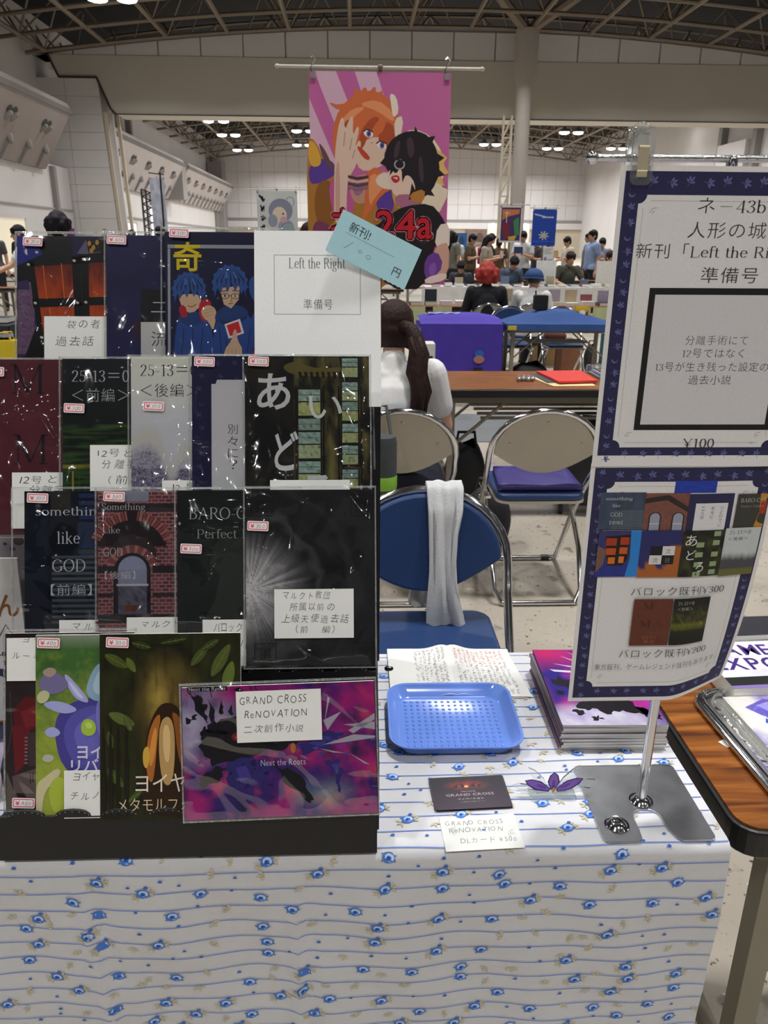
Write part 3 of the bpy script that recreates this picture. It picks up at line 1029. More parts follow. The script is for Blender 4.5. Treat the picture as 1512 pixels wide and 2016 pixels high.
for r in (1, 2, 3, 4):
    k, u0, vb, y, z = ROWS[r]
    dy, dz = .195*math.sin(-TILT), .195*math.cos(-TILT)
    zb = z-.004
    nx = ROWS[r+1] if r < 4 else None
    h = (nx[4]-.033-zb) if nx else .155
    MB().prism([(0, 0), (.002, 0), (.002+h*.354, h), (h*.354, h)], lambda a, c: rl(XL, y+.026+a, zb+c), lambda a, c: rl(XR, y+.026+a, zb+c)).obj('back_board', M_CARD, rack)
step = [(.76, TB), (.76, .80), (.885, .92), (.885, .95), (.975, 1.06), (.975, 1.10), (1.075, 1.18), (1.075, 1.30), (1.165, 1.335), (1.165, TB)]
MB().prism(step, lambda y, z: rl(XL-.003, y, z), lambda y, z: rl(XL, y, z)).obj('side_panel', M_CARD, rack)
MB().prism(step, lambda y, z: rl(XR+.001, y, z), lambda y, z: rl(XR+.0035, y, z)).obj('side_panel', M_CARD, rack)
MB().box(*[w for a, b in ((XL+.19, XR+.19+.016), (1.163-.9, 1.166-.9), (0, 1.335-TZ-.0035)) for w in (a, b)]).obj('back_board', M_CARD, rack)
MB().cap((XR+.19+.016, .86-.9, .865-TZ), (XR+.19+.021, .86-.9, .865-TZ), .0035, .003, 8).obj('rivet', mat('dark_steel', '#3a3a3c', .3, metal=.9), rack, smooth=True)

M_PAPER = mat('book_paper', '#e4e1d8', .8, var=.03, scale=200)
M_SLEEVE = clear_mat('clear_sleeve', bump=.03, bscale=30, base=.10, rough=.045, blend=.10)
M_SEAM = clear_mat('sleeve_edge', bump=.8, bscale=60, base=.10, blend=.25, haze=.14)
M_NOTE = mat('white_note_card', '#e2e2de', .7, var=.02, scale=50)

def booklet(name, label, row, L, T, R, B, layer, art, group='doujin booklets on the rack', stickers=(), notes=(), sleeve=(7, 8, 7, 6), thick=.0035, rot=0, prices='300', rough=.3):
    k, u0, vb, y, z = ROWS[row]
    w, h = (R-L)*k, (B-T)*k
    up = Vector((0, math.sin(-TILT), math.cos(-TILT)))
    nrm = Vector((0, -math.cos(-TILT), math.sin(-TILT)))
    base = Vector((0, y, z))+up*((vb-B)*k)+nrm*(layer*.0050)
    base.x = ((L+R)/2-u0)*k
    t = thing(name, label, 'booklet', base, (TILT, rot, 0), group)
    MB().box(-w/2, w/2, 0, thick, 0, h).obj('page_block', M_PAPER, t)
    a = Art((L, T, R, B), w, h)
    art(a)
    a.obj('cover_print', t, rough)
    top = a.layer*a.EPS
    sd = top+.0007
    if sleeve:
        sl, st, sr, sb = [q*k for q in sleeve]
        rr = random.Random(L+T)
        ph = rr.uniform(0, 9)
        def film(p, q, s=1):
            x = -w/2-sl+(w+sl+sr)*p
            zz = -sb+(h+sb+st)*q
            e = min(p, 1-p, q, 1-q)
            d = .0021*fbm(x*24+ph, zz*15+x*9, 1, 2)
            for (px, pz, ca, sa, wd, am, ln) in cre:
                u, v = (x-px)*ca+(zz-pz)*sa, -(x-px)*sa+(zz-pz)*ca
                d += am*math.exp(-(v/wd)**2-(u/ln)**2)
            return (x, -sd-min(1, e*16)*min(.0023, d), zz)
        cre = []
        for _ in range(rr.randint(14, 20)):
            an = rr.choice((rr.uniform(-.5, .5), rr.uniform(.9, 1.4), rr.uniform(-1.3, -.7)))
            cre.append((rr.uniform(-w/2, w/2), rr.uniform(0, h), math.cos(an), math.sin(an), rr.uniform(.0025, .008), rr.uniform(.0004, .0012), rr.uniform(.012, .06)))
        for _ in range(10):
            cre.append((rr.choice((-w/2-sl*.2, w/2+sr*.1)), rr.uniform(0, h), 1, 0, rr.uniform(.001, .003), rr.uniform(.0006, .0012), rr.uniform(.004, .010)))
        MB().sheet(film, 64, 88).obj('clear_sleeve', M_SLEEVE, t, smooth='all')
        sm = MB()
        x0, x1, z0, z1 = -w/2-sl, w/2+sr, -sb, h+st
        for (p, q, r, s) in ((x0, x0+.0016, z0, z1), (x1-.0016, x1, z0, z1), (x0, x1, z1-.0022, z1), (x0, x1, z0, z0+.0012)):
            sm.box(p, q, -sd-.0006, .0005, r, s)
        sm.obj('sleeve_seam', M_SEAM, t)
    dn = sd+.0025
    for i, (u, v, *lines) in enumerate(notes):
        u1, v1 = lines[0], lines[1]
        x0, x1 = (u-L)*k-w/2, (u1-L)*k-w/2
        z1, z0 = (B-v)*k, (B-v1)*k
        nt = MB().box(x0, x1, -dn-.0003, -dn+.0001, z0, z1).obj('note_card', M_NOTE, t)
        na = Art((u, v, u1, v1), x1-x0, z1-z0, lambda x, zz, d, c=((x0+x1)/2, z0): (x+c[0], -dn-.0003-d, zz+c[1]), seed=int(u+v))
        for ln in lines[2]:
            na.text(*ln[:5], '#2b2a2d', 'hand', *(ln[5:] or ()))
        na.obj('handwriting', nt, .6)
    for i, (u, v) in enumerate(stickers):
        cx, cz = (u-L)*k-w/2, (B-v)*k
        ti = math.radians(2.5)
        pr = prices if isinstance(prices, str) else prices[i]
        q = Art((0, 0, 230, 95), .0255, .0118, lambda x, zz, d: (cx+.01275+x*math.cos(ti)+(zz)*math.sin(ti), -dn-.0002-d, cz-.0118+zz*math.cos(ti)-x*math.sin(ti)), seed=int(u))
        q.poly(rrect(0, 0, 230, 95, 14), '#e9dedf')
        q.poly(rrect(10, 10, 220, 85, 12), '#d8576c')
        q.poly(rrect(20, 19, 210, 76, 8), '#ebe4e2')
        q.text('¥', 32, 28, 78, 68, '#c83a58', 'bold')
        q.text(pr, 92, 30, 192, 68, '#6e6a70', 'hand')
        q.obj('price_sticker', t, .5)
    return t

# ---------------------------------------------------------------- covers
def art_chest(a):
    a.grid(43, 470, 261, 790, 22, 32, lambda u, v: mixc(lin('#16151f'), lin('#0d0c12'), fbm(u*.02, v*.02)))
    a.poly([(43, 470), (72, 470), (92, 506), (43, 528)], '#2b2f8e')
    a.poly([(150, 470), (192, 470), (180, 500), (150, 508)], '#1e1c4a')
    a.poly([(158, 504), (175, 478), (200, 474), (205, 506)], '#6d6486')
    a.poly([(176, 476), (200, 474), (204, 500), (180, 502)], '#22202c')
    for x, y in ((182, 484), (190, 492), (197, 482), (186, 498)):
        a.ellipse(x, y, 3.5, 5, '#c8962c', up=False)
    a.layer += 1
    a.grid(46, 560, 80, 705, 8, 24, lambda u, v: mixc(lin('#4b3a6e'), lin('#8d6a86'), fbm(u*.2, v*.12)))
    a.poly([(43, 560), (64, 556), (80, 640), (60, 705), (43, 705), (43, 690), (60, 660), (50, 600)], '#3e3262')
    a.grid(44, 575, 76, 700, 8, 26, lambda u, v: mixc(lin('#463766'), lin('#a07c90'), fbm(u*.25, v*.16, 2)-.1))
    red = lambda v0, v1: (lambda u, v: mixc(mixc(lin('#6b2018'), lin('#d8571a'), (v-v0)/(v1-v0)), lin('#3a1512'), max(0, fbm(u*.3, v*.03)-.48)*1.6))
    def panel(q, v0, v1):
        a.grid(*q, 10, 12, red(v0, v1))
    panel((75, 525, 153, 595), 520, 610)
    panel((178, 520, 216, 590), 520, 605)
    panel((82, 606, 156, 705), 560, 640)
    panel((180, 604, 216, 705), 560, 640)
    for q in ([(64, 518), (215, 500), (215, 520), (70, 530)], [(64, 520), (75, 520), (100, 706), (88, 706)], [(148, 510), (180, 508), (184, 690), (156, 690)], [(72, 593), (216, 588), (216, 604), (74, 610)], [(60, 700), (78, 650), (98, 690), (80, 760), (43, 760), (50, 720)]):
        a.poly(q, '#0f0d13', False)
    a.layer += 1
    a.line([(93, 527), (100, 593)], 1.8, '#e0702a', False); a.line([(128, 523), (134, 592)], 1.8, '#e0702a', False)
    a.line([(105, 610), (108, 640)], 1.5, '#f08a3a', False); a.line([(166, 540), (168, 600)], .8, '#3d3138')
    for x, y in ((65, 526), (153, 518), (171, 515), (78, 601), (159, 600), (175, 599), (90, 668), (81, 502)):
        a.ellipse(x, y, 3.4, 2.6, '#d8d6c4', 25, 9, up=False)
    a.layer += 1

def art_flow(a):
    a.grid(217, 470, 435, 790, 12, 20, lambda u, v: mixc(lin('#1b1945'), lin('#28265a'), fbm(u*.01, v*.012)))
    a.ellipse(276, 652, 8, 22, '#3a2038')
    a.rect(283, 575, 352, 639, '#15151d')
    a.rect(352, 575, 420, 639, '#d9d8d6')
    a.rect(283, 639, 352, 708, '#d3d2d0')
    a.rect(352, 639, 420, 708, '#15151d')
    a.text('二', 303, 600, 340, 620, '#d0d0d4', 'thin')
    a.text('流', 303, 657, 336, 686, '#2b2b30', 'thin')

def fig_hair(a, cx, cy, s, col, dark, hi, side=1):
    """mop of spiky locks"""
    pts = []
    for i in range(31):
        t = math.radians(205-230*i/30)
        r = 1+(.10 if i % 3 == 1 else 0)
        pts.append((cx+s*r*math.cos(t), cy-s*1.08*r*math.sin(t)))
    pts += [(cx+s*.98, cy+s*.9), (cx+s*.80, cy+s*.35), (cx+s*.66, cy+s*.62), (cx+s*.5, cy+s*.05), (cx+s*.3, cy+s*.46), (cx+s*.1, cy-.08*s), (cx-s*.14, cy+s*.5), (cx-s*.34, cy+s*.05), (cx-s*.56, cy+s*.6), (cx-s*.72, cy+s*.22), (cx-s*.92, cy+s*.85)]
    a.poly(pts, col)
    for q in (-.75, -.5, -.22, .05, .3, .55, .8):
        a.poly([(cx+s*q*.3, cy-s*.95), (cx+s*(q-.05), cy-s*.2), (cx+s*q, cy+s*.15), (cx+s*(q+.05), cy-s*.25)], dark, False)
    a.layer += 1
    for q in (-.4, .2):
        a.poly([(cx+s*q*.7, cy-s*.72), (cx+s*(q+.12), cy-s*.3), (cx+s*(q+.26), cy-s*.34), (cx+s*(q*.7+.14), cy-s*.7)], hi, False)
    a.layer += 1

def art_pair(a):
    a.grid(332, 465, 553, 790, 14, 20, lambda u, v: mixc(lin('#11132e'), lin('#1c1f4a'), fbm(u*.012, v*.012)))
    a.rect(337, 498, 342, 790, '#a9aab4'); a.rect(337, 490, 553, 497, '#a9aab4')
    a.text('奇', 348, 485, 402, 542, '#ecd21c', 'bold')
    skin, sk2, coat, dk, hair = '#dcb897', '#b98f72', '#2b4d96', '#15264f', '#33589f'
    # left figure drinking from a red can
    a.poly(soft([(346, 790), (350, 648), (368, 622), (398, 622), (420, 640), (426, 700), (424, 790)]), coat)
    a.poly(soft([(354, 628), (380, 616), (408, 626), (400, 646), (372, 650)]), '#22407c')
    a.poly(soft([(356, 586), (402, 586), (400, 610), (384, 624), (366, 618)], 1), skin)
    a.poly(soft([(398, 600), (414, 594), (422, 606), (420, 634), (404, 642), (396, 622)], 1), '#c0232f')
    a.poly(soft([(356, 612), (370, 606), (376, 630), (364, 634)], 1), '#b8202c')
    fig_hair(a, 378, 578, 31, hair, dk, '#4d74b8')
    a.line(soft([(372, 608), (384, 612), (394, 604)], 1)[:4], 1.4, '#6e3a34')
    a.poly(soft([(400, 616), (414, 606), (430, 614), (430, 634), (424, 660), (416, 640), (404, 632)], 1), skin)
    for y in (613, 619, 625):
        a.line([(404, y+6), (426, y)], 1, sk2, False)
    a.layer += 1
    for x in (368, 386, 404):
        a.line([(x, 652), (x-4, 700), (x+2, 790)], 1.4, dk, False)
    a.layer += 1
    # middle figure with glasses, red card on the chest
    a.poly(soft([(418, 790), (424, 650), (442, 622), (482, 616), (504, 640), (512, 700), (512, 790)]), coat)
    a.poly(soft([(424, 630), (446, 606), (484, 608), (496, 628), (470, 644), (436, 646)]), '#22407c')
    a.poly(soft([(432, 636), (460, 640), (492, 626), (488, 636), (456, 652)]), '#1b3468')
    a.poly([(437, 574), (476, 570), (474, 596), (459, 614), (445, 606)], skin)
    a.poly([(459, 592), (462, 601), (457, 602)], sk2)
    fig_hair(a, 457, 566, 33, hair, dk, '#4d74b8')
    for x in (447, 467):
        a.line(arc(x, 590, 8, 5.2, 0, 360, 14), 1.2, '#2c2a33', False)
        a.poly([(x-5, 588), (x+5, 587), (x+3, 592), (x-3, 592)], '#e6e2de', False); a.ellipse(x, 589.5, 2.4, 2.8, '#2f3550', up=False)
    a.layer += 1
    a.line([(455, 589), (459, 589)], 1, '#2c2a33'); a.line([(439, 581), (453, 579)], 1.4, dk, False); a.line([(461, 579), (475, 580)], 1.4, dk); a.line([(454, 605), (463, 604)], 1.2, '#6a4438')
    for p in ([(436, 650), (440, 700), (436, 790)], [(470, 672), (478, 720), (474, 790)], [(496, 650), (490, 700)], [(448, 668), (452, 700)]):
        a.line(p, 1.3, dk, False)
    a.layer += 1
    a.poly([(446, 645), (476, 634), (484, 662), (454, 673)], '#e9e3e3')
    a.poly([(450, 647), (473, 639), (479, 660), (457, 668)], '#d22630')
    a.poly(soft([(464, 654), (470, 656), (471, 676), (482, 694), (474, 726), (444, 720), (446, 694), (460, 676)], 1), skin)
    for x in (454, 461, 468):
        a.line([(x, 690), (x-1, 712)], .9, sk2, False)
    a.layer += 1
    a.poly(soft([(492, 560), (508, 545), (530, 550), (545, 600), (510, 608), (496, 590)]), hair); a.rect(498, 690, 553, 790, '#42307a'); a.rect(500, 697, 553, 790, '#b03040'); a.poly(soft([(494, 620), (540, 610), (553, 690), (500, 690)]), coat)

def art_white(a):
    a.rect(505, 464, 750, 806, '#f3f3f2')
    a.frame(543, 511, 711, 627, 1.1, '#8a8a8e')
    a.text('Left the Right', 572, 516, 682, 543, '#4b4a4e', 'serif')
    a.text('準備号', 600, 597, 656, 617, '#59585c', 'serif')

def art_mm(a):
    a.grid(-19, 713, 216, 1052, 12, 16, lambda u, v: mixc(lin('#572530'), lin('#6a3039'), fbm(u*.02, v*.02)))
    a.text('M', 35, 722, 101, 780, '#24202c', 'serif')
    a.text('M', 40, 858, 106, 916, '#24202c', 'serif')

def art_night(a):
    def c(u, v):
        k = mixc(lin('#1c1f24'), lin('#141a14'), (v-713)/250)
        if v > 840:
            k = mixc(k, lin('#3c5a2c'), max(0, fbm(u*.015, v*.22)-.42)*3)
        return mixc(k, lin('#c8b83a'), max(0, 1-abs(v-921)/4)*fbm(u*.2, 3)*1.2)
    a.grid(137, 713, 365, 1045, 30, 90, c)
    a.text('25-13＝0', 155, 735, 264, 758, '#c3c4c6', 'serif')
    a.text('＜前編＞', 155, 770, 264, 796, '#b9babd', 'serif')
    a.rect(155, 930, 158, 1045, '#a3952c')
    for i in range(9):
        a.rect(140+i*14, 940, 141+i*14, 1000, '#3a5c2e'); a.layer -= 1
    a.layer += 1

def art_day(a):
    def c(u, v):
        k = mixc(lin('#e6e6da'), lin('#d4d5dc'), (v-710)/140)
        k = mixc(k, lin('#c9cad6'), max(0, (v-800)/90)*.6)
        hump = 30*math.exp(-((u-300)/40)**2)-46*math.exp(-((u-345)/16)**2)+8*fbm(u*.05, 1)
        t = (v-(905-hump))/26
        dens = max(0, min(1, t))
        tex = fbm(u*.33, v*.33, 2, 5)+.6*(fbm(u*.11, v*.14, 5)-.5)
        k = mixc(k, lin('#c9c2a8'), max(0, 1-abs(t+.3)/1.2)*.5)
        return mixc(k, mixc(lin('#4a4062'), lin('#9c94a8'), tex*1.6-.5), dens*(.45+.9*max(0, .62-tex)+.3*(v > 925)))
    a.grid(270, 710, 500, 1042, 92, 133, c)
    a.text('25-13＝0', 288, 725, 396, 748, '#2c2c2a', 'serif')
    a.text('＜後編＞', 288, 762, 398, 788, '#2e2d2c', 'serif')

def leaf(a, x, y, s, rot, col):
    for da, l in ((-70, .8), (-30, 1), (10, 1.1), (55, .8)):
        t = math.radians(rot+da)
        a.ellipse(x+s*.55*l*math.cos(t), y+s*.55*l*math.sin(t), s*.5*l, s*.17, col, rot+da, 10, up=False)
    a.line([(x, y), (x-s*.7*math.cos(math.radians(rot)), y-s*.7*math.sin(math.radians(rot)))], s*.07, col, False)

def moon(a, x, y, r, col):
    a.poly([(x+r*math.cos(t), y+r*math.sin(t)) for t in [math.radians(-40+230*i/12) for i in range(13)]]+[(x+r*.12+r*.78*math.cos(t), y-r*.25+r*.78*math.sin(t)) for t in [math.radians(180-205*i/12) for i in range(13)]], col, False)

def art_navy(a):
    a.rect(388, 710, 623, 1042, '#1f1d44')
    for j in range(14):
        for i in range(7):
            x, y = 400+i*34+(j % 2)*6, 726+j*25
            (leaf(a, x, y, 8, -60+40*(i % 2), '#393a68') if (i+j) % 3 else moon(a, x, y, 4.5, '#393a68'))
    a.layer += 1
    a.poly([(425, 764), (433, 764), (436, 756), (585, 756), (592, 764), (592, 1020), (425, 1020)], '#cfced2')
    for i, ch in enumerate('別々に'):
        a.text(ch, 456, 842+i*23, 475, 860+i*23, '#35343c', 'thin')
    a.text('？', 458, 910, 474, 928, '#35343c', 'thin')

def art_street(a):
    def c(u, v):
        k = mixc(lin('#141417'), lin('#2f2c22'), max(0, fbm(u*.02, v*.012)-.3)*1.5)
        if u > 585:
            k = mixc(k, lin('#6a6236'), max(0, fbm(u*.06, v*.02, 4, 5)-.42)*2.6)
        if 640 < u < 668:
            k = mixc(k, lin('#8a8450'), max(0, (v-860)/90)*max(0, 1-abs(u-655)/14)*.7)
        return k
    a.grid(490, 712, 728, 1050, 80, 100, c)
    a.poly(soft([(560, 730), (590, 720), (612, 732), (640, 736), (690, 730), (700, 742), (660, 752), (600, 750), (572, 744)]), '#6b6034')
    for i in range(8):
        a.poly([(592+i*11, 742), (598+i*11, 742), (599+i*11, 752), (595+i*11, 756)], '#1c1a12', False)
    a.layer += 1
    rr = random.Random(6)
    for x0, x1, ys in ((592, 634, (776, 832, 858, 914)), (676, 706, (716, 762, 800, 842, 884, 930))):
        for i, y in enumerate(ys):
            h = 36 if x0 > 650 else 50
            warm, br = rr.random(), rr.uniform(.75, 1.15)
            def wc(u, v, y=y, h=h, warm=warm, br=br):
                t = (v-y)/h
                top = mixc(lin('#b9cfc4'), lin('#7f9c94'), fbm(u*.12, v*.3, y)*1.4)
                k = mixc(top, mixc(lin('#d0cf86'), lin('#8f9a5a'), fbm(u*.2, v*.1, y)), (1 if t > .48 else 0)*(.55+.45*warm))
                return tuple(q*br for q in mixc(k, lin('#2c3a34'), max(0, fbm(u*.15, v*.2, 9+y)-.58)*3))
            a.poly([(x0-3, y-3), (x1+3, y-2), (x1+3, y+h+3), (x0-2, y+h+3)], '#1c1d18', False)
            a.layer += 1
            a.grid(x0, y, x1, y+h, 12, 14, wc)
            a.rect(x0, y+h*.44, x1, y+h*.49, '#20251f'); a.layer -= 1; a.rect(x0, y+h*.20, x1, y+h*.22, '#2b322b')
    for x in (586, 639, 668, 711):
        a.rect(x, 770, x+3, 1050, '#15150f'); a.layer -= 1
    a.layer += 1
    a.text('あ', 513, 745, 577, 815, '#dcdddf', 'bold')
    a.text('ど', 546, 856, 592, 932, '#e2e3e5', 'bold')
    a.text('ろ', 600, 940, 655, 1005, '#dcdddf', 'bold')
    a.text('い', 612, 788, 676, 832, '#dfe4e1', 'sans')

def art_towers(a):
    a.grid(62, 967, 298, 1300, 14, 20, lambda u, v: mixc(lin('#0f1422'), lin('#171f33'), fbm(u*.02, v*.01)))
    a.poly([(110, 967), (150, 967), (150, 1002), (114, 1010)], '#35322e')
    a.poly([(112, 1040), (163, 1026), (163, 1080), (112, 1090)], '#10131d')
    for i in range(9):
        a.rect(166, 972+i*14, 298, 980+i*14, '#26355e'); a.layer -= 1
    a.layer += 1
    a.rect(163, 1030, 298, 1070, '#28324e'); a.rect(164, 1080, 298, 1088, '#3d4348')
    for i in range(13):
        y = 1092+i*10.5
        a.rect(114, y, 298, y+5.5, '#4b5156'); a.layer -= 1
    a.layer += 1
    a.rect(106, 1030, 112, 1300, '#0d1120')
    for s, b in (('something', (83, 997, 216, 1019)), ('like', (124, 1045, 168, 1069)), ('GOD', (115, 1099, 178, 1123)), ('【前編】', (112, 1147, 190, 1169))):
        a.text(s, *b, '#c9ccd2', 'serif')

def art_brick(a):
    def c(u, v):
        k = mixc(lin('#a58688'), lin('#8d6e72'), fbm(u*.1, v*.1))
        return k
    a.grid(205, 967, 440, 1300, 8, 10, c)
    rr = random.Random(4)
    for j in range(48):
        y = 970+j*6.9
        for i in range(18):
            x = 200+i*13.5+(j % 2)*6.7
            a.poly([(x, y), (x+11.6, y), (x+11.6, y+5.2), (x, y+5.2)], mixc(lin('#86444a'), lin('#5a2c32'), rr.random()), False)
    a.layer += 1
    dk = '#2c2528'
    a.rect(205, 992, 356, 1004, dk); a.rect(205, 1000, 440, 1008, '#3a3033')
    a.rect(255, 967, 302, 988, '#8d8ea0')
    def ring(r0, r1, a0, a1, cy, cx=270, n=15, c0='#8a4a4b', c1='#a56a66'):
        for i in range(n):
            t0, t1 = math.radians(a0+(a1-a0)*i/n+.6), math.radians(a0+(a1-a0)*(i+1)/n-.6)
            a.poly([(cx+r0*math.cos(t0), cy-r0*math.sin(t0)), (cx+r1*math.cos(t0), cy-r1*math.sin(t0)), (cx+r1*math.cos(t1), cy-r1*math.sin(t1)), (cx+r0*math.cos(t1), cy-r0*math.sin(t1))], c0 if i % 2 else c1, False)
        a.layer += 1
    a.poly([(205, 1075), (335, 1075), (335, 1050), (322, 1022), (270, 1004), (220, 1022), (205, 1040)], dk)
    ring(66, 84, 22, 158, 1090, n=26)
    a.poly([(258, 1000), (282, 1000), (277, 1035), (263, 1035)], dk)
    a.poly([(226, 1110), (226, 1080), (245, 1058), (270, 1050), (298, 1058), (316, 1080), (316, 1110)], '#3a3033')
    ring(34, 50, 0, 180, 1122, n=17, c0='#9a6b68', c1='#7c4448')
    a.poly([(234, 1205), (234, 1122)]+arc(270, 1122, 35, 35, 180, 360, 12)+[(305, 1122), (305, 1205)], '#241f24')
    a.grid(243, 1118, 298, 1150, 6, 5, lambda u, v: mixc(lin('#8f92ae'), lin('#7d7f98'), fbm(u*.1, v*.1)))
    a.poly([(243, 1120)]+arc(270.5, 1120, 27.5, 27, 180, 360, 12)+[(298, 1120)], '#9194b0')
    a.grid(243, 1150, 298, 1205, 8, 8, lambda u, v: mixc(lin('#7b7990'), lin('#3a3642'), fbm(u*.2, v*.2)*1.2))
    a.rect(240, 1147, 301, 1151, '#bdbac0'); a.rect(255, 1188, 280, 1200, '#6e3a2c')
    for x in (205, 309):
        a.rect(x, 1112, x+32 if x < 300 else 440, 1126, '#2f292c'); a.rect(x, 1165, x+28 if x < 300 else 440, 1172, '#2f292c')
    a.rect(205, 1206, 440, 1222, '#262023')
    for s, b in (('Something', (212, 991, 296, 1008)), ('Like', (214, 1036, 247, 1049)), ('GOD', (215, 1077, 252, 1093)), ('【後編】', (218, 1122, 276, 1138))):
        a.text(s, *b, '#c5c1c4', 'serif')

def art_baro(a):
    a.grid(358, 967, 592, 1300, 12, 16, lambda u, v: mixc(lin('#161c1a'), lin('#232a27'), fbm(u*.015, v*.012)))
    a.poly([(432, 1070), (440, 1058), (600, 1058), (600, 1300), (400, 1300), (410, 1215), (430, 1180), (440, 1130), (420, 1110)], '#313531')
    a.rect(358, 1215, 592, 1300, '#131a22')
    for i in range(16):
        a.rect(362+i*9, 1222, 363+i*9, 1300, '#25303a'); a.layer -= 1
    a.layer += 1
    a.text('BARO-CATS', 381, 1000, 545, 1023, '#b9bcbc', 'serif')
    a.text('Perfect Edition', 396, 1042, 560, 1060, '#9a9e9e', 'serif')

def art_rays(a):
    def c(u, v):
        dx, dy = u-497, v-1160
        r, t = math.hypot(dx, dy), math.atan2(dy, dx)
        ray = fbm(t*9, 3.1)*fbm(t*31, 9.4)
        k = max(0, 1-r/130)**1.7*(.3+2.6*ray)
        ring = .16*max(0, math.sin(r*.09+fbm(t*2, r*.02)*4))**3*max(0, 1-r/230)
        return mixc(lin('#17151a'), lin('#d9d7da'), 1.1*k+ring+.03*fbm(u*.02, v*.02))
    a.grid(490, 967, 738, 1305, 110, 140, c)
    for (x, y, ch) in ((500, 978, '楽'), (692, 978, '園'), (506, 1262, '追'), (694, 1262, '放')):
        a.frame(x, y, x+42, y+40, 1.4, '#0f0e12')
        a.text(ch, x+10, y+8, x+33, y+33, '#0d0c10', 'serif')
    for i, ch in enumerate('前編'):
        a.text(ch, 612, 1264+i*17, 630, 1280+i*17, '#0d0c10', 'serif')

def art_red(a):
    a.grid(22, 1247, 270, 1588, 24, 30, lambda u, v: mixc(lin('#241a1c'), lin('#3c2c2e'), fbm(u*.03, v*.05)))
    for q, c in (([(36, 1395), (60, 1370), (82, 1372), (110, 1400), (90, 1430), (40, 1440)], '#6b1822'), ([(34, 1428), (70, 1425), (60, 1500), (40, 1520)], '#7a1a26'), ([(50, 1400), (84, 1385), (90, 1425), (60, 1430)], '#8a2430')):
        a.poly(q, c)
    a.poly([(34, 1524), (84, 1508), (120, 1530), (110, 1560), (38, 1556)], '#6d5a5c')
    a.poly([(64, 1440), (120, 1436), (130, 1500), (66, 1505)], '#4b3b41')
    for i in range(8):
        a.rect(58, 1448+i*7, 64, 1451+i*7, '#8f8588'); a.layer -= 1
    a.layer += 1
    a.rect(68, 1520, 70, 1538, '#221a1c'); a.rect(73, 1518, 75, 1536, '#221a1c'); a.line([(26, 1480), (34, 1430), (30, 1360)], 2, '#524246')

def art_green(a):
    def c(u, v):
        k = mixc(lin('#3c6230'), lin('#94a03c'), (v-1290)/230+.7*(fbm(u*.03, v*.03)-.5)+.35*(fbm(u*.12, v*.2, 3)-.5))
        return mixc(k, lin('#93988a'), max(0, (1278-v)/30)*.7)
    a.grid(83, 1250, 330, 1600, 62, 88, c)
    S = lambda p, col: a.poly(soft(p), col)
    # blue-violet sheet blown over the grass, with pale folds
    S([(118, 1445), (122, 1405), (150, 1380), (190, 1370), (250, 1376), (280, 1450), (255, 1528), (180, 1540), (132, 1505)], '#443f8a')
    S([(132, 1440), (150, 1400), (200, 1382), (262, 1400), (264, 1500), (190, 1524), (150, 1495)], '#5551a2')
    S([(150, 1440), (176, 1410), (214, 1396), (216, 1470), (176, 1492)], '#6763b6')
    S([(196, 1380), (216, 1372), (220, 1470), (200, 1440)], '#7d7ac6')
    for q in ([(92, 1384), (112, 1376), (140, 1380), (168, 1396), (134, 1404)], [(96, 1436), (116, 1424), (134, 1440), (112, 1450)], [(136, 1322), (152, 1334), (192, 1384), (160, 1376), (144, 1350)]):
        S(q, '#9fa3d6')
    S([(142, 1334), (158, 1350), (178, 1376), (160, 1368)], '#c3c6e6')
    S([(176, 1362), (190, 1320), (208, 1300), (220, 1330), (218, 1376), (196, 1380)], '#86a4bc'); S([(190, 1360), (198, 1326), (212, 1312), (214, 1370)], '#a9c0d0')
    S([(86, 1340), (108, 1318), (134, 1326), (150, 1350), (120, 1366), (94, 1360)], '#716a92'); S([(92, 1322), (110, 1310), (126, 1318), (112, 1334)], '#a58c82')
    S([(168, 1426), (176, 1412), (192, 1414), (200, 1430), (192, 1446), (172, 1444)], '#9dbd44'); S([(176, 1420), (188, 1418), (192, 1430), (180, 1432)], '#b9d266')
    S([(84, 1366), (98, 1354), (112, 1362), (104, 1380), (88, 1382)], '#b9b890'); S([(94, 1486), (104, 1478), (120, 1484), (112, 1496), (98, 1494)], '#aeb0a0')
    S([(83, 1536), (100, 1524), (122, 1506), (132, 1512), (122, 1530), (98, 1552), (94, 1602), (83, 1602)], '#c3bb94')
    S([(112, 1530), (134, 1520), (148, 1552), (144, 1596), (118, 1598), (106, 1560)], '#a3b43e')
    a.text('ヨイヤ', 162, 1462, 240, 1490, '#d6d3ea', 'bold')
    a.text('リバース', 150, 1490, 260, 1514, '#d6d3ea', 'bold')

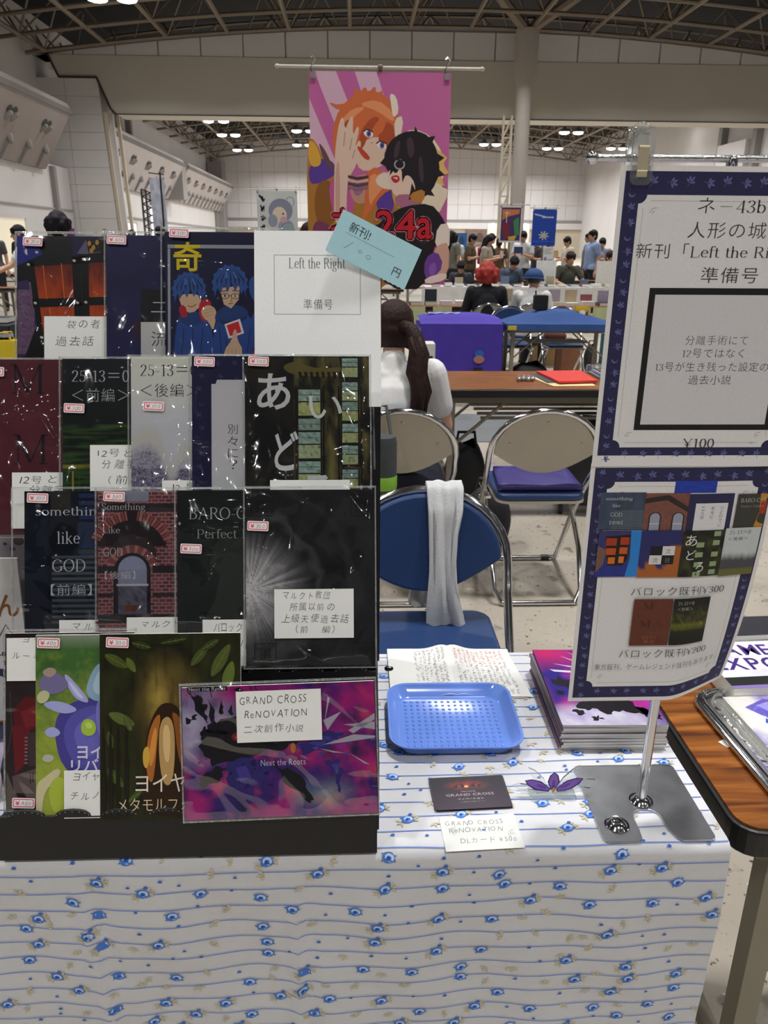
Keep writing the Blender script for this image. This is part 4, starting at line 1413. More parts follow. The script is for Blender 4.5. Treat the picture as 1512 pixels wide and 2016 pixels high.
def art_leaves(a):
    def c(u, v):
        k = mixc(lin('#15150d'), lin('#2c2e16'), fbm(u*.02, v*.02)*1.3)
        d = math.hypot((u-338)/74, (v-1390)/120)
        k = mixc(k, lin('#7c6430'), max(0, 1-d)*.85*(.5+.9*fbm(u*.05, v*.03, 6)))
        k = mixc(k, lin('#c8ac50'), max(0, 1-math.hypot((u-318)/26, (v-1372)/64))*.45*(.5+fbm(u*.06, v*.05, 2)))
        return mixc(k, lin('#0e0d0a'), max(0, fbm(u*.08, v*.015, 9)-.5)*1.6)
    a.grid(208, 1248, 478, 1605, 60, 80, c)
    S = lambda p, col: a.poly(soft(p), col)
    for x, y, l, w, r, col in ((240, 1300, 28, 12, 30, '#46521f'), (268, 1308, 18, 9, 60, '#566428'), (250, 1412, 30, 13, 25, '#55612a'), (262, 1420, 18, 10, 70, '#48542a'), (238, 1525, 26, 12, 50, '#385024'), (440, 1300, 40, 14, -60, '#4a5428'), (400, 1290, 30, 11, -50, '#3e4a22'), (455, 1330, 32, 14, -75, '#5a682c'), (420, 1270, 22, 9, -30, '#333d1c'), (310, 1560, 34, 7, 20, '#48581e'), (275, 1560, 26, 7, 140, '#3c4c1c'), (288, 1270, 22, 9, 15, '#2b3418'), (350, 1262, 30, 8, -10, '#262e16'), (228, 1452, 20, 9, 80, '#3a4620')):
        R = math.radians(r)
        pts = [(x+math.cos(R)*p*l-math.sin(R)*q*w, y+math.sin(R)*p*l+math.cos(R)*q*w) for p, q in ((-1, 0), (-.6, .6), (-.1, .85), (.5, .6), (1, 0), (.5, -.6), (-.1, -.85), (-.6, -.6))]
        S(pts, col)
        a.line([(x-math.cos(R)*l*.8, y-math.sin(R)*l*.8), (x+math.cos(R)*l*.8, y+math.sin(R)*l*.8)], 1, '#6a7438', False)
        for t in (-.4, 0, .4):
            for sg in (-1, 1):
                a.line([(x+math.cos(R)*t*l, y+math.sin(R)*t*l), (x+math.cos(R)*(t+.25)*l-math.sin(R)*sg*w*.5, y+math.sin(R)*(t+.25)*l+math.cos(R)*sg*w*.5)], .5, '#5c6630', False)
        a.layer += 1
    for x in (212, 226, 240, 256):
        a.poly(soft([(x, 1420), (x+5, 1430), (x+8, 1600), (x-2, 1600)]), '#1c1910', False)
    a.layer += 1
    # hollow tree stump lit from within, roots spreading
    S([(286, 1600), (292, 1480), (300, 1430), (314, 1396), (330, 1380), (352, 1384), (372, 1410), (384, 1470), (388, 1600)], '#2c1b0e')
    S([(296, 1520), (298, 1450), (312, 1410), (326, 1400), (318, 1450), (314, 1500), (308, 1540)], '#a5622a')
    S([(302, 1510), (304, 1460), (314, 1424), (318, 1440), (312, 1490)], '#cf8a3c')
    S([(344, 1396), (362, 1408), (372, 1450), (370, 1520), (356, 1480), (352, 1430)], '#8a5222')
    S([(322, 1420), (338, 1404), (350, 1424), (352, 1480), (346, 1540), (328, 1540), (320, 1480)], '#b3905a')
    S([(328, 1430), (338, 1420), (344, 1450), (340, 1500), (330, 1490)], '#d2b27a')
    S([(290, 1470), (302, 1462), (304, 1486), (298, 1510), (290, 1500)], '#c8a040')
    a.text('ヨイヤミ', 276, 1518, 405, 1553, '#e2d6c2', 'sans')
    a.text('メタモルフォーゼ', 242, 1564, 430, 1590, '#d6c7a4', 'thin')

def art_mech(a, box=None):
    """magenta nebula with black drifting wreckage and white blades"""
    X0, Y0, X1, Y1 = a.box
    sx, sy = (X1-X0)/373, (Y1-Y0)/258
    P = lambda x, y: (X0+(x-370)*sx, Y0+(y-1345)*sy)
    def c(u, v):
        x, y = (u-X0)/sx+370, (v-Y0)/sy+1345
        n1, n2, n3 = fbm(x*.012, y*.012, 1), fbm(x*.02, y*.02, 5), fbm(x*.03, y*.03, 8)
        k = mixc(lin('#3a1c78'), lin('#b01880'), (n1-.38)*3.2)
        k = mixc(k, lin('#d63a6e'), max(0, (n2-.55)*3))
        wl = max(0, 1-math.hypot((x-385)/110, (y-1420)/95))
        k = mixc(k, mixc(lin('#c7c2d6'), lin('#8a6aa8'), n3), min(1, wl*1.7))
        wr = max(0, 1-math.hypot((x-640)/70, (y-1560)/40))
        k = mixc(k, mixc(lin('#d8b090'), lin('#5a9ab0'), n3), min(.8, wl*0+wr*1.2*(n2+.2)))
        return mixc(k, lin('#1c1450'), max(0, (fbm(x*.018, y*.018, 12)-.56)*3))
    a.grid(X0, Y0, X1, Y1, 74, 52, c)
    sh = [[(380, 1354), (400, 1360), (415, 1385), (420, 1420), (395, 1378)], [(395, 1372), (412, 1378), (418, 1392), (404, 1390)],
          [(378, 1402), (392, 1398), (398, 1408), (382, 1416)], [(420, 1368), (428, 1382), (440, 1420), (452, 1452), (430, 1425)],
          [(404, 1445), (418, 1428), (440, 1412), (470, 1405), (478, 1385), (500, 1420), (560, 1440), (592, 1462), (560, 1475), (520, 1478), (470, 1490), (425, 1500), (410, 1480)],
          [(408, 1515), (430, 1500), (460, 1498), (440, 1525), (405, 1545), (396, 1535)], [(540, 1500), (570, 1508), (605, 1540), (620, 1575), (612, 1580), (560, 1535)],
          [(470, 1352), (490, 1356), (482, 1366)], [(440, 1395), (446, 1372), (450, 1396)], [(462, 1400), (466, 1380), (470, 1400)], [(404, 1440), (414, 1420), (424, 1438)]]
    for i, q in enumerate(sh):
        a.poly([P(*p) for p in jag(q, 9, i)], '#131018', False)
    a.layer += 1
    rr = random.Random(3)
    for i in range(26):
        x, y, l, t = rr.uniform(395, 570), rr.uniform(1415, 1500), rr.uniform(5, 16), rr.uniform(-.5, 2.6)
        a.poly([P(*p) for p in jag([(x, y), (x+l*math.cos(t), y+l*math.sin(t)), (x+l*math.cos(t)+3, y+l*math.sin(t)+2), (x+4, y+3)], 4, i, 1)], ('#131018', '#2a2230', '#1d1826', '#3a2c4a')[i % 4], False)
    a.layer += 1
    for q in ([(452, 1500), (470, 1488), (500, 1492), (540, 1505), (520, 1535), (470, 1545), (450, 1525)], [(585, 1465), (620, 1450), (660, 1440), (690, 1445), (650, 1475), (600, 1485)], [(640, 1498), (672, 1495), (682, 1520), (670, 1562), (664, 1530)], [(488, 1545), (496, 1540), (496, 1580), (490, 1570)], [(495, 1495), (505, 1480), (510, 1500)]):
        a.poly([P(*p) for p in jag(q, 7, len(q))], '#33297a', False)
    a.layer += 1
    for i in range(40):
        x, y = (rr.uniform(455, 535), rr.uniform(1490, 1545)) if i % 2 else (rr.uniform(585, 690), rr.uniform(1440, 1486))
        l = rr.uniform(4, 11)
        a.poly([P(*p) for p in jag([(x, y), (x+l, y-2), (x+l*.8, y+l*.5), (x+1, y+l*.4)], 4, i, 1)], ('#4c3f9c', '#2a2166', '#5a4cb0', '#1c1648')[i % 4], False)
    a.layer += 1
    for q in ([(470, 1505), (490, 1500), (500, 1525), (478, 1532)], [(610, 1462), (650, 1450), (640, 1470)], [(655, 1505), (668, 1503), (666, 1525)]):
        a.poly([P(*p) for p in q], '#4c3f9c', False)
    a.layer += 1
    for q in ([(690, 1440), (742, 1408), (742, 1420), (700, 1446)], [(642, 1418), (678, 1402), (660, 1424), (650, 1438)], [(640, 1466), (700, 1448), (742, 1452), (742, 1456), (690, 1462)], [(628, 1472), (684, 1484), (660, 1482)], [(690, 1484), (730, 1508), (720, 1506)], [(645, 1420), (652, 1372), (656, 1376)], [(680, 1428), (742, 1425), (742, 1440)]):
        a.poly([P(*p) for p in q], '#b9b6c4', False)
    a.layer += 1
    a.ellipse(*P(473, 1444), 9*sx, 8*sy, '#8a1a20'); a.ellipse(*P(474, 1445), 4*sx, 3.5*sy, '#e0402c')
    a.ellipse(*P(582, 1470), 5*sx, 10*sy, '#c8862c')
    for x in (428, 506, 516):
        a.line([P(x, 1360+(x % 9)), P(x-4, 1345)], 1.5*sx, '#131018')

def art_mech_front(a):
    art_mech(a)
    a.text('Next the Roots', 520, 1491, 606, 1503, '#cfcbe6', 'sans')
    a.rect(383, 1346, 460, 1355, '#131018')
    a.text('Next the Roots', 386, 1347, 456, 1354, '#d8d6e0', 'sans')

G = 'doujin booklets on the rack'
booklet('booklet', 'sleeved booklet with an orange treasure chest on its cover, top left of the rack', 4, 43, 470, 261, 782, 0, art_chest, stickers=[(56, 474)],
        notes=[(97, 628, 218, 775, [('袋の者', 140, 634, 204, 652), ('過去話', 118, 666, 192, 686)])], sleeve=(3, 8, 4, 4))
booklet('booklet', 'plain navy booklet with black and white squares and one brush character, top row', 4, 217, 470, 435, 782, 1, art_flow, stickers=[(219, 472)], sleeve=(4, 7, 5, 4))
booklet('booklet', 'navy booklet with yellow title and two blue-haired figures in crinkled sleeve, top row', 4, 332, 465, 553, 782, 2, art_pair, stickers=[(341, 461)], sleeve=(8, 8, 6, 4))
booklet('booklet', 'large plain white booklet with a thin ruled title frame, top right of the rack', 4, 505, 464, 750, 806, 3, art_white, sleeve=None, thick=.003, rough=.6)
booklet('booklet', 'maroon booklet with two dark letters M at the left end of third row', 3, -19, 713, 216, 1052, 0, art_mm, stickers=[(-14, 728)],
        notes=[(40, 932, 180, 1040, [('12号と13号', 54, 938, 178, 954), ('分離手術', 72, 957, 160, 975)])], sleeve=(6, 3, 6, 6))
booklet('booklet', 'dark booklet with white 25-13 title and green night lights, beside the maroon one', 3, 137, 713, 365, 1048, 1, art_night, stickers=[(141, 800)],
        notes=[(191, 880, 330, 1000, [('12号と13号', 206, 888, 320, 903), ('分離手術', 214, 908, 300, 926), ('（前編）', 226, 938, 300, 956)])], sleeve=(6, 4, 6, 6))
booklet('booklet', 'pale booklet with black 25-13 title above misty bare trees, third row', 3, 270, 710, 500, 1046, 2, art_day, stickers=[(294, 797)],
        notes=[(330, 949, 470, 1040, [('12号と', 350, 955, 420, 972)])], sleeve=(6, 3, 6, 6))
booklet('booklet', 'navy leaf-patterned booklet with a white notched panel, third row', 3, 388, 710, 623, 1046, 3, art_navy, stickers=[(393, 713)], sleeve=(6, 3, 6, 6))
booklet('booklet', 'black booklet with hiragana title over lit building windows, right end of third row', 3, 490, 712, 728, 1050, 4, art_street, stickers=[(497, 714)],
        notes=[(538, 950, 690, 1040, [])], sleeve=(4, 3, 4, 6))
booklet('booklet', 'dark blue booklet with tower blocks and a white four-line title, second row', 2, 62, 967, 298, 1303, 0, art_towers, stickers=[(69, 971)],
        notes=[(130, 1216, 270, 1300, [('マルクト', 156, 1222, 235, 1236), ('教団', 160, 1250, 220, 1270)])], sleeve=(24, 8, 5, 6))
booklet('booklet', 'booklet with a red brick arch and window on its cover, second row', 2, 205, 967, 440, 1303, 1, art_brick, stickers=[(217, 969)],
        notes=[(261, 1211, 420, 1300, [('マルクト教団', 290, 1217, 400, 1232), ('シリーズ', 300, 1240, 380, 1254)])], sleeve=(5, 6, 5, 6))
booklet('booklet', 'black-green booklet with a pale silver serif title half covered, second row', 2, 358, 967, 592, 1303, 2, art_baro, stickers=[(365, 1070)],
        notes=[(407, 1216, 540, 1305, [('バロック', 428, 1222, 482, 1240), ('アンソロ', 440, 1252, 500, 1275)])], sleeve=(5, 6, 5, 6))
booklet('booklet', 'black booklet with silver rays bursting from its left edge, right end of second row', 2, 490, 967, 738, 1305, 3, art_rays, stickers=[(494, 1027)],
        notes=[(545, 1158, 697, 1252, [('マルクト教団', 562, 1161, 652, 1178), ('所属以前の', 574, 1184, 660, 1200), ('上級天使過去話', 558, 1205, 688, 1224), ('（前　編）', 586, 1226, 660, 1243)])], sleeve=(4, 7, 3, 6))
booklet('booklet', 'dark booklet with red drapery at the far left of the front row', 1, 22, 1247, 270, 1588, 0, art_red, stickers=[(36, 1564)], prices='400',
        notes=[(27, 1255, 150, 1338, [('ヨイヤミ', 58, 1252, 130, 1265), ('ルーミア', 38, 1283, 110, 1296)])], sleeve=(3, 8, 4, 4))
booklet('booklet', 'bright green grassy booklet with violet cloth, second in the front row', 1, 83, 1250, 332, 1600, 1, art_green, stickers=[(88, 1254)], prices='400',
        notes=[(139, 1510, 270, 1602, [('ヨイヤミリ', 156, 1513, 240, 1530), ('チルノシ', 152, 1550, 230, 1567)])], sleeve=None)
booklet('booklet', 'unsleeved dark green booklet of leaves with cream katakana title, front row', 1, 208, 1248, 478, 1605, 2, art_leaves, stickers=[(222, 1253)], sleeve=None)
booklet('booklet', 'landscape magenta and violet booklet with black wreckage, front right of rack', 1, 372, 1347, 743, 1602, 3, art_mech_front, rot=math.radians(-1.6),
        notes=[(477, 1357, 640, 1455, [('GRAND CROSS', 484, 1365, 612, 1383), ('ReNOVATION', 492, 1393, 612, 1409), ('二次創作小説', 490, 1420, 604, 1438)])], sleeve=(4, 8, 4, 4))

# ================================================================ SMALL THINGS ON THE TABLE
TT = TZ+.0042     # top of the cloth
M_CHROME = mat('chrome', '#d8d8da', .12, metal=1.0, var=.03, scale=40)
M_BRUSHED = mat('galvanised_plate', '#b4b5b9', .3, metal=1.0, var=.25, scale=22)

# pale blue price card clipped to the white booklet
pc = thing('price_card', 'tilted pale blue price card pinned over the white booklet corner', 'card', (.0255, 1.0685, 1.3735), (math.radians(-19), math.radians(25.5), 0))
w, h = .115, .0585
saw = [(-w/2, h/2), (w/2, h/2), (w/2, -h/2)]
n = 34
for i in range(n+1):
    x = w/2-w*i/n
    saw.append((x, -h/2-(.0012 if i % 2 else 0)))
MB().prism(saw, lambda x, z: (x, 0, z), lambda x, z: (x, .0008, z)).obj('card', mat('pale_blue_paper', '#a9d3dc', .8, var=.02, scale=80), pc)
a = Art((0, 0, 118, 60), w, h, lambda x, z, d: (x, -.0002-d, z-h/2))
a.text('新刊!', 17, 9, 47, 23, '#2b3034', 'sans')
a.line([(15, 26.5), (88, 26.5)], .35, '#4d5a60')
a.line([(30, 34), (21, 47)], .45, '#4d5a60'); a.line(arc(43, 41, 2.4, 2.1, 0, 360), .4, '#4d5a60'); a.line(arc(56, 43, 3, 2.5, 0, 360), .4, '#4d5a60')
a.text('円', 93, 38, 104, 50, '#2b3034', 'sans')
a.obj('lettering', pc, .7)

# blue cash tray with a pimpled floor
tr = thing('cash_tray', 'sky blue plastic coin tray with pimpled floor, in front of the open notebook', 'tray', (.141, .972, TT), (0, 0, math.radians(-.6)))
def rring(hx, hy, r, z, n=8):
    return [(x, y, z) for x, y in rrect(-hx, -hy, hx, hy, r, n)]
rings = [rring(.074, .062, .02, .001), rring(.082, .070, .024, .002), rring(.093, .081, .03, .018), rring(.0955, .0835, .032, .0195), rring(.0955, .0835, .032, .0212), rring(.092, .080, .029, .0204), rring(.082, .070, .024, .006), rring(.077, .065, .02, .0042)]
tm = MB()
m = len(rings[0])
for r in rings:
    tm.v += r
for i in range(len(rings)-1):
    for k in range(m):
        k2 = (k+1) % m
        tm.f.append((i*m+k, i*m+k2, (i+1)*m+k2, (i+1)*m+k)); tm.mi.append(0); tm.c.append(None)
tm.f += [tuple(range(m-1, -1, -1)), tuple((len(rings)-1)*m+k for k in range(m))]
tm.mi += [0, 0]; tm.c += [None, None]
M_TRAY = mat('sky_blue_plastic', '#7599ec', .13, var=.02, scale=20)
tm.obj('tray_body', M_TRAY, tr, smooth=True)
dm = MB()
for i in range(15):
    for j in range(12):
        x, y = -.067+i*.00957, -.055+j*.0100
        dm.lathe([(.0028, .0038), (.0024, .0050), (.0012, .0058), (.0002, .0060)], (x, y, 0), 8)
dm.obj('pimples', M_TRAY, tr, smooth='all', kind='stuff')

# open notebook
nb = thing('notebook', 'open notebook with black and red pen notes, at the back edge behind the tray', 'notebook', (.158, 1.118, TT), (0, 0, math.radians(0)))
def page(s):
    def fn(a, b):
        x = a*.105*s
        return (x+(.006 if s > 0 else 0)*(1-b)*a*2.4, -.076+.152*b, .002+.010*math.exp(-((a-.08)/.20)**2)*(.6+.4*b)+.004*a*(1-a)+.003*(s < 0)*a)
    return fn
for s in (-1, 1):
    pg = MB()
    pg.sheet(page(s), 16, 6)
    f = page(s)
    pg.sheet(lambda a, b: tuple(q*(1 if i < 2 else 0)+(.0006 if i == 2 else 0) for i, q in enumerate(f(a, b))), 16, 6)
    po = pg.obj('page', mat('notebook_paper', '#ecebe6', .8, var=.02, scale=60), nb, smooth='all')
    ink = MB()
    rr = random.Random(11+s)
    cols = 11
    for c in range(cols):
        aa = (.10+.82*c/cols)
        if s < 0 and c > 6:
            continue
        b = .93
        while b > (.06 if s > 0 or c < 5 else .3):
            st = rr.uniform(.018, .035)
            if rr.random() < .86:
                cx, cy = aa+rr.uniform(-.01, .01), b
                red = s > 0 and b > .62
                for q in range(3):
                    p0 = (cx+rr.uniform(-.028, .028), cy+rr.uniform(-.012, .012)); p1 = (cx+rr.uniform(-.028, .028), cy+rr.uniform(-.012, .012))
                    v0, v1 = Vector(f(max(.01, p0[0]), max(.01, p0[1]))), Vector(f(max(.01, p1[0]), max(.01, p1[1])))
                    d = (v1-v0); dn = Vector((-d.y, d.x, 0)).normalized()*.00028 if d.length else Vector((.0003, 0, 0))
                    z = Vector((0, 0, .0004))
                    ink.add([v0+dn+z, v0-dn+z, v1-dn+z, v1+dn+z], [(0, 1, 2, 3)], 0, lin('#d98a8a' if red else '#77777c'))
            b -= st
    ink.obj('handwriting', print_mat('print_matte', .6), po, kind='stuff')
MB().box(-.104, .108, -.0775, .0775, 0, .0012).obj('cover', mat('notebook_cover', '#d7d3c8', .7), nb)

# stack of magenta booklets
rs = random.Random(8)
BH = .0046
for i in range(9):
    top = i == 8
    nm = ['lowest', 'second from the bottom', 'third from the bottom', 'fourth from the bottom', 'middle', 'fourth from the top', 'third from the top', 'second from the top', 'topmost'][i]
    jx, jy = (0, 0) if top else (rs.uniform(-.003, .001), rs.uniform(-.0012, .0012))
    t = thing('booklet', f'magenta and violet booklet, {nm} of the flat stack under the hanging poster', 'booklet', (.365+jx, 1.013+jy, TT+i*BH+.0002), (0, 0, math.radians(rs.uniform(-.9, .9)-.5)), 'stacked magenta booklets')
    w, h = .150, .212
    MB().box(-w/2+.0002, w/2-.0001, -h/2-.0001, h/2-.0006, .0002, BH-.0004).obj('page_block', M_PAPER, t)
    cv = MB()
    cv.box(-w/2, w/2, -h/2, h/2, BH-.0004, BH-.0002)
    cv.box(-w/2, w/2, -h/2, h/2, 0, .0002)
    cv.obj('cover', mat('mauve_cover_edge', '#8a7a94', .4), t)
    MB().box(-w/2-.0004, -w/2+.0002, -h/2, h/2, 0, BH-.0002).obj('spine', mat('black_spine' if i % 3 else 'plum_spine', '#1a141c' if i % 3 else '#7a2a5e', .4), t)
    if top:
        a = Art((0, 0, 150, 212), w, h, lambda x, z, d: (x, z-h/2, BH-.0002+d))
        def neb(u, v):
            x, y = u*1.7, v*1.5
            k = mixc(lin('#2a1a86'), lin('#a3208e'), (fbm(x*.012, y*.012, 21)-.4)*3.4)
            k = mixc(k, lin('#c81860'), max(0, 1-math.hypot((u-20)/70, (v-10)/60)))
            k = mixc(k, mixc(lin('#d9d6e2'), lin('#a89ac8'), fbm(x*.03, y*.03, 4)), min(1, max(0, 1-math.hypot((u-55)/105, (v-212)/62))*2.4))
            return mixc(k, lin('#c23a9c'), max(0, 1-math.hypot((u-150)/50, (v-150)/60))*.8)
        a.grid(0, 0, 150, 212, 40, 50, neb)
        for q in ([(14, 62), (70, 70), (72, 76), (20, 69)], [(22, 44), (70, 58), (60, 60)], [(40, 20), (80, 50), (84, 60)], [(52, 6), (90, 40), (96, 50)], [(64, 2), (100, 30), (110, 44)], [(80, 0), (88, 0), (116, 34)]):
            a.poly(q, '#d5d2de', False)
        a.layer += 1
        for q in ([(8, 92), (20, 84), (40, 92), (56, 100), (70, 120), (52, 128), (30, 120), (14, 108)], [(30, 128), (44, 122), (64, 132), (80, 138), (112, 150), (128, 168), (134, 186), (118, 182), (96, 176), (78, 186), (60, 172), (44, 176), (30, 166), (50, 156), (34, 146)], [(22, 180), (34, 176), (40, 184), (28, 188)], [(46, 192), (58, 188), (64, 198), (52, 202), (46, 200)], [(112, 168), (140, 184), (146, 200), (124, 192)], [(10, 120), (24, 128), (20, 136)]):
            a.poly(jag(q, 7, len(q)), '#17131a', False)
        a.layer += 1
        a.ellipse(62, 146, 9, 5, '#8a1c1c'); a.ellipse(62, 146, 4, 2.2, '#e04a30'); a.ellipse(122, 142, 6, 3, '#d8703a', -20)
        a.obj('cover_print', t, .25)

# download cards and the hand-written tag
for i in range(4):
    nm = ['lowest', 'second from the bottom', 'second from the top', 'topmost'][i]
    t = thing('card', f'dark glossy card, {nm} of the little pile in front of the tray', 'card', (.1465+rs.uniform(-.001, .001), .8205+rs.uniform(-.001, .001), TT+i*.0009), (0, 0, math.radians(2.2+rs.uniform(-.8, .8))), 'pile of dark cards')
    MB().zprism(rrect(-.0495, -.0305, .0495, .0305, .003), 0, .00085).obj('card_stock', mat('plum_card', '#2c2030', .3), t)
    if i == 3:
        a = Art((0, 0, 99, 61), .097, .059, lambda x, z, d: (x, z-.0295, .00086+d))
        a.grid(0, 0, 99, 61, 30, 20, lambda u, v: mixc(mixc(lin('#161422'), lin('#3a2038'), v/80), lin('#a8301e'), max(0, 1-math.hypot((u-48)/34, (v-16)/11))*.9*fbm(u*.12, v*.2, 2)*1.7))
        for q in ([(28, 20), (36, 14), (34, 22)], [(40, 12), (47, 18), (40, 22)], [(52, 18), (60, 12), (58, 22)], [(62, 14), (68, 18), (64, 23)]):
            a.poly(q, '#1a1018', False)
        a.layer += 1
        a.ellipse(47, 19, 3, 2.4, '#f0b070')
        a.text('THIS IS NOVEL', 38, 28, 58, 30, '#c8b8c4', 'sans')
        a.text('GRAND CROSS', 17, 33, 81, 37.5, '#cfb4bc', 'sans')
        a.text('リノベーション', 32, 42, 66, 45, '#d8c8d0', 'bold')
        a.text('二次創作小説DLカード', 34, 48, 66, 50.5, '#9a8a98', 'sans')
        a.obj('card_print', t, .2)
t = thing('note_card', 'white tag lettered GRAND CROSS ReNOVATION lying in front of the dark cards', 'card', (.150, .751, TT), (0, 0, math.radians(2.5)))
MB().box(-.0475, .0475, -.029, .029, 0, .0005).obj('card', M_NOTE, t)
a = Art((0, 0, 95, 58), .095, .058, lambda x, z, d: (x, z-.029, .0005+d))
a.text('GRAND CROSS', 6, 8, 78, 17, '#77777a', 'hand'); a.text('ReNOVATION', 9, 20, 76, 29, '#77777a', 'hand'); a.text('DLカード ¥500', 20, 38, 88, 47, '#77777a', 'hand')
a.obj('handwriting', t, .7)

# clear acrylic wing ornament
M_ACRYL = clear_mat('clear_acrylic', tint=(.96, .98, .98), bump=0, base=.07, rough=.03, blend=.2, haze=.05)
ac = thing('acrylic_stand', 'clear acrylic stand with winged purple crest, beside the dark cards', 'ornament', (.253, .815, TT))
MB().zprism(rrect(-.030, -.012, .030, .014, .004), 0, .003).obj('foot', M_ACRYL, ac, bevel=.0006)
def petal(x0, z0, x1, z1, wd):
    d = Vector((x1-x0, 0, z1-z0)); s = Vector((-d.z, 0, d.x)).normalized()*wd
    p0 = Vector((x0, 0, z0))
    return [p0-s*.35, p0+d*.45-s, p0+d*.8-s*.7, p0+d, p0+d*.8+s*.7, p0+d*.45+s, p0+s*.35]
for (x1, z1, wd) in ((-.053, .017, .006), (-.034, .044, .006), (.034, .046, .006), (.055, .024, .006), (-.05, .006, .004), (.05, .01, .004)):
    q = petal(x1*.12, .006, x1, z1, wd)
    MB().prism([(p.x, p.z) for p in q], lambda x, z: (x, -.0015, z), lambda x, z: (x, .0015, z)).obj('clear_blade', M_ACRYL, ac, bevel=.0005)
MB().prism([(-.02, .0025), (.02, .0025), (.016, .012), (-.016, .012)], lambda x, z: (x, -.0015, z), lambda x, z: (x, .0015, z)).obj('crest_plate', M_ACRYL, ac)
for k, (x1, z1, wd) in enumerate(((0, .038, .0080), (-.038, .026, .0076), (.038, .028, .0076))):
    a = Art((-60, 0, 60, 60), .12, .06, lambda x, z, d: (x, -.0022-d-k*.0004, z))
    q = petal(x1*.12, .010, x1, z1, wd)
    a.poly([(p.x*1000, 60-p.z*1000) for p in q], '#4a2a66')
    q = petal(x1*.16, .011, x1*.95, .01+(z1-.01)*.95, wd*.72)
    a.poly([(p.x*1000, 60-p.z*1000) for p in q], '#8a5cc0')
    q = petal(x1*.22, .013, x1*.6, .01+(z1-.01)*.6, wd*.3)
    a.poly([(p.x*1000, 60-p.z*1000) for p in q], '#6a3e9c')
    a.obj('purple_feather', ac, .3)
MB().prism([(-.003, .012), (0, .006), (.003, .012), (0, .016)], lambda x, z: (x, -.0042, z), lambda x, z: (x, -.0036, z)).obj('gold_gem', mat('gold_print', '#b89048', .4), ac)

# ================================================================ POSTER STAND
ps = thing('poster_stand', 'chrome poster stand with slotted steel foot, pole, crossbar and clear clip', 'stand', (.364, .798, TT))
bp = [(-.066, .074), (.066, .074)]
out = rrect(-.069, -.070, .069, .073, .008, 4)
slot = [(.019, -.070)]+[(.012+.0, -.055)]+[(-.004+.0155*math.cos(math.radians(q)), -.030+.014*math.sin(math.radians(q))) for q in range(0, 181, 20)]+[(-.0195, -.055), (-.021, -.0625), (-.026, -.070)]
outer = [p for p in rrect(-.069, -.070, .069, .073, .008, 4)]
# walk the outline from the bottom right, round the plate, to the bottom left, then along the slot
br = [p for p in rrect(-.069, -.070, .069, .073, .008, 4)]
outline = br[:15]+br[15:]
poly = br + [(-.026, -.070), (-.021, -.064)] + [(-.0195, -.050)] + [(-.002+.0175*math.cos(math.radians(180-q)), -.030+.016*math.sin(math.radians(180-q))) for q in range(0, 181, 20)] + [(.0165, -.050), (.021, -.064), (.027, -.070)]
MB().zprism(poly, .0, .0022).obj('base_plate', M_BRUSHED, ps, bevel=.0004)
for (x, y) in ((0, 0), (-.045, -.042)):
    MB().lathe([(.0155, .0022), (.0150, .0036), (.0132, .0030), (.0110, .0052), (.008, .0085), (.0045, .0095), (.0032, .0095), (.003, .004)], (x, y, 0), 24).obj('boss', M_CHROME, ps, smooth=True)
MB().tube([(0, 0, .004), (0, 0, .30)], .0060, 14).obj('lower_pole', M_CHROME, ps, smooth=True)
MB().tube([(0, 0, .29), (0, 0, .752)], .0042, 14).obj('upper_pole', M_CHROME, ps, smooth=True)
MB().tube([(-.132, 0, .7555), (.30, 0, .7575)], .0034, 12).obj('crossbar', mat('hammered_chrome', '#c9c9cc', .18, metal=1, bump=.25, bscale=300), ps, smooth=True)
MB().ell((-.137, 0, .7555), (.0062, .0062, .0062)).obj('finial', M_CHROME, ps, smooth='all')
MB().lathe([(.0055, -.012), (.0055, .004), (.004, .006)], (0, 0, .752), 14).obj('joint', M_CHROME, ps, smooth=True)
cm = MB()
for y in (-.0145, .004):
    cm.prism(rrect(-.0105, .004, .0105, .056, .006, 4), lambda x, z, y=y: (-.092+x, y+(.0035 if (y < 0) == (z < .02) else 0)*0, .727+z), lambda x, z, y=y: (-.092+x, y+.0042, .727+z))
cm.tube([(-.092+.0095*math.cos(q), -.0045, .765+.018*math.sin(q)) for q in [PI*2*i/20 for i in range(20)]], .0042, 8, closed=True)
cm.obj('clip', clear_mat('clear_clip', tint=(.97, .98, .98), bump=0, base=.05, rough=.04, blend=.2, haze=.06), ps, smooth=True)
sp = MB()
sp.box(-.0975, -.0875, -.0165, -.0150, .738, .764)
sp.tube([(-.0975, -.0158, .764), (-.0875, -.0158, .764)], .0016, 8)
sp.tube([(-.0975, -.0158, .743), (-.0875, -.0158, .743)], .0013, 8)
sp.obj('clip_spring', mat('steel_spring', '#cdc3a6', .4, metal=.5), ps, smooth=True)

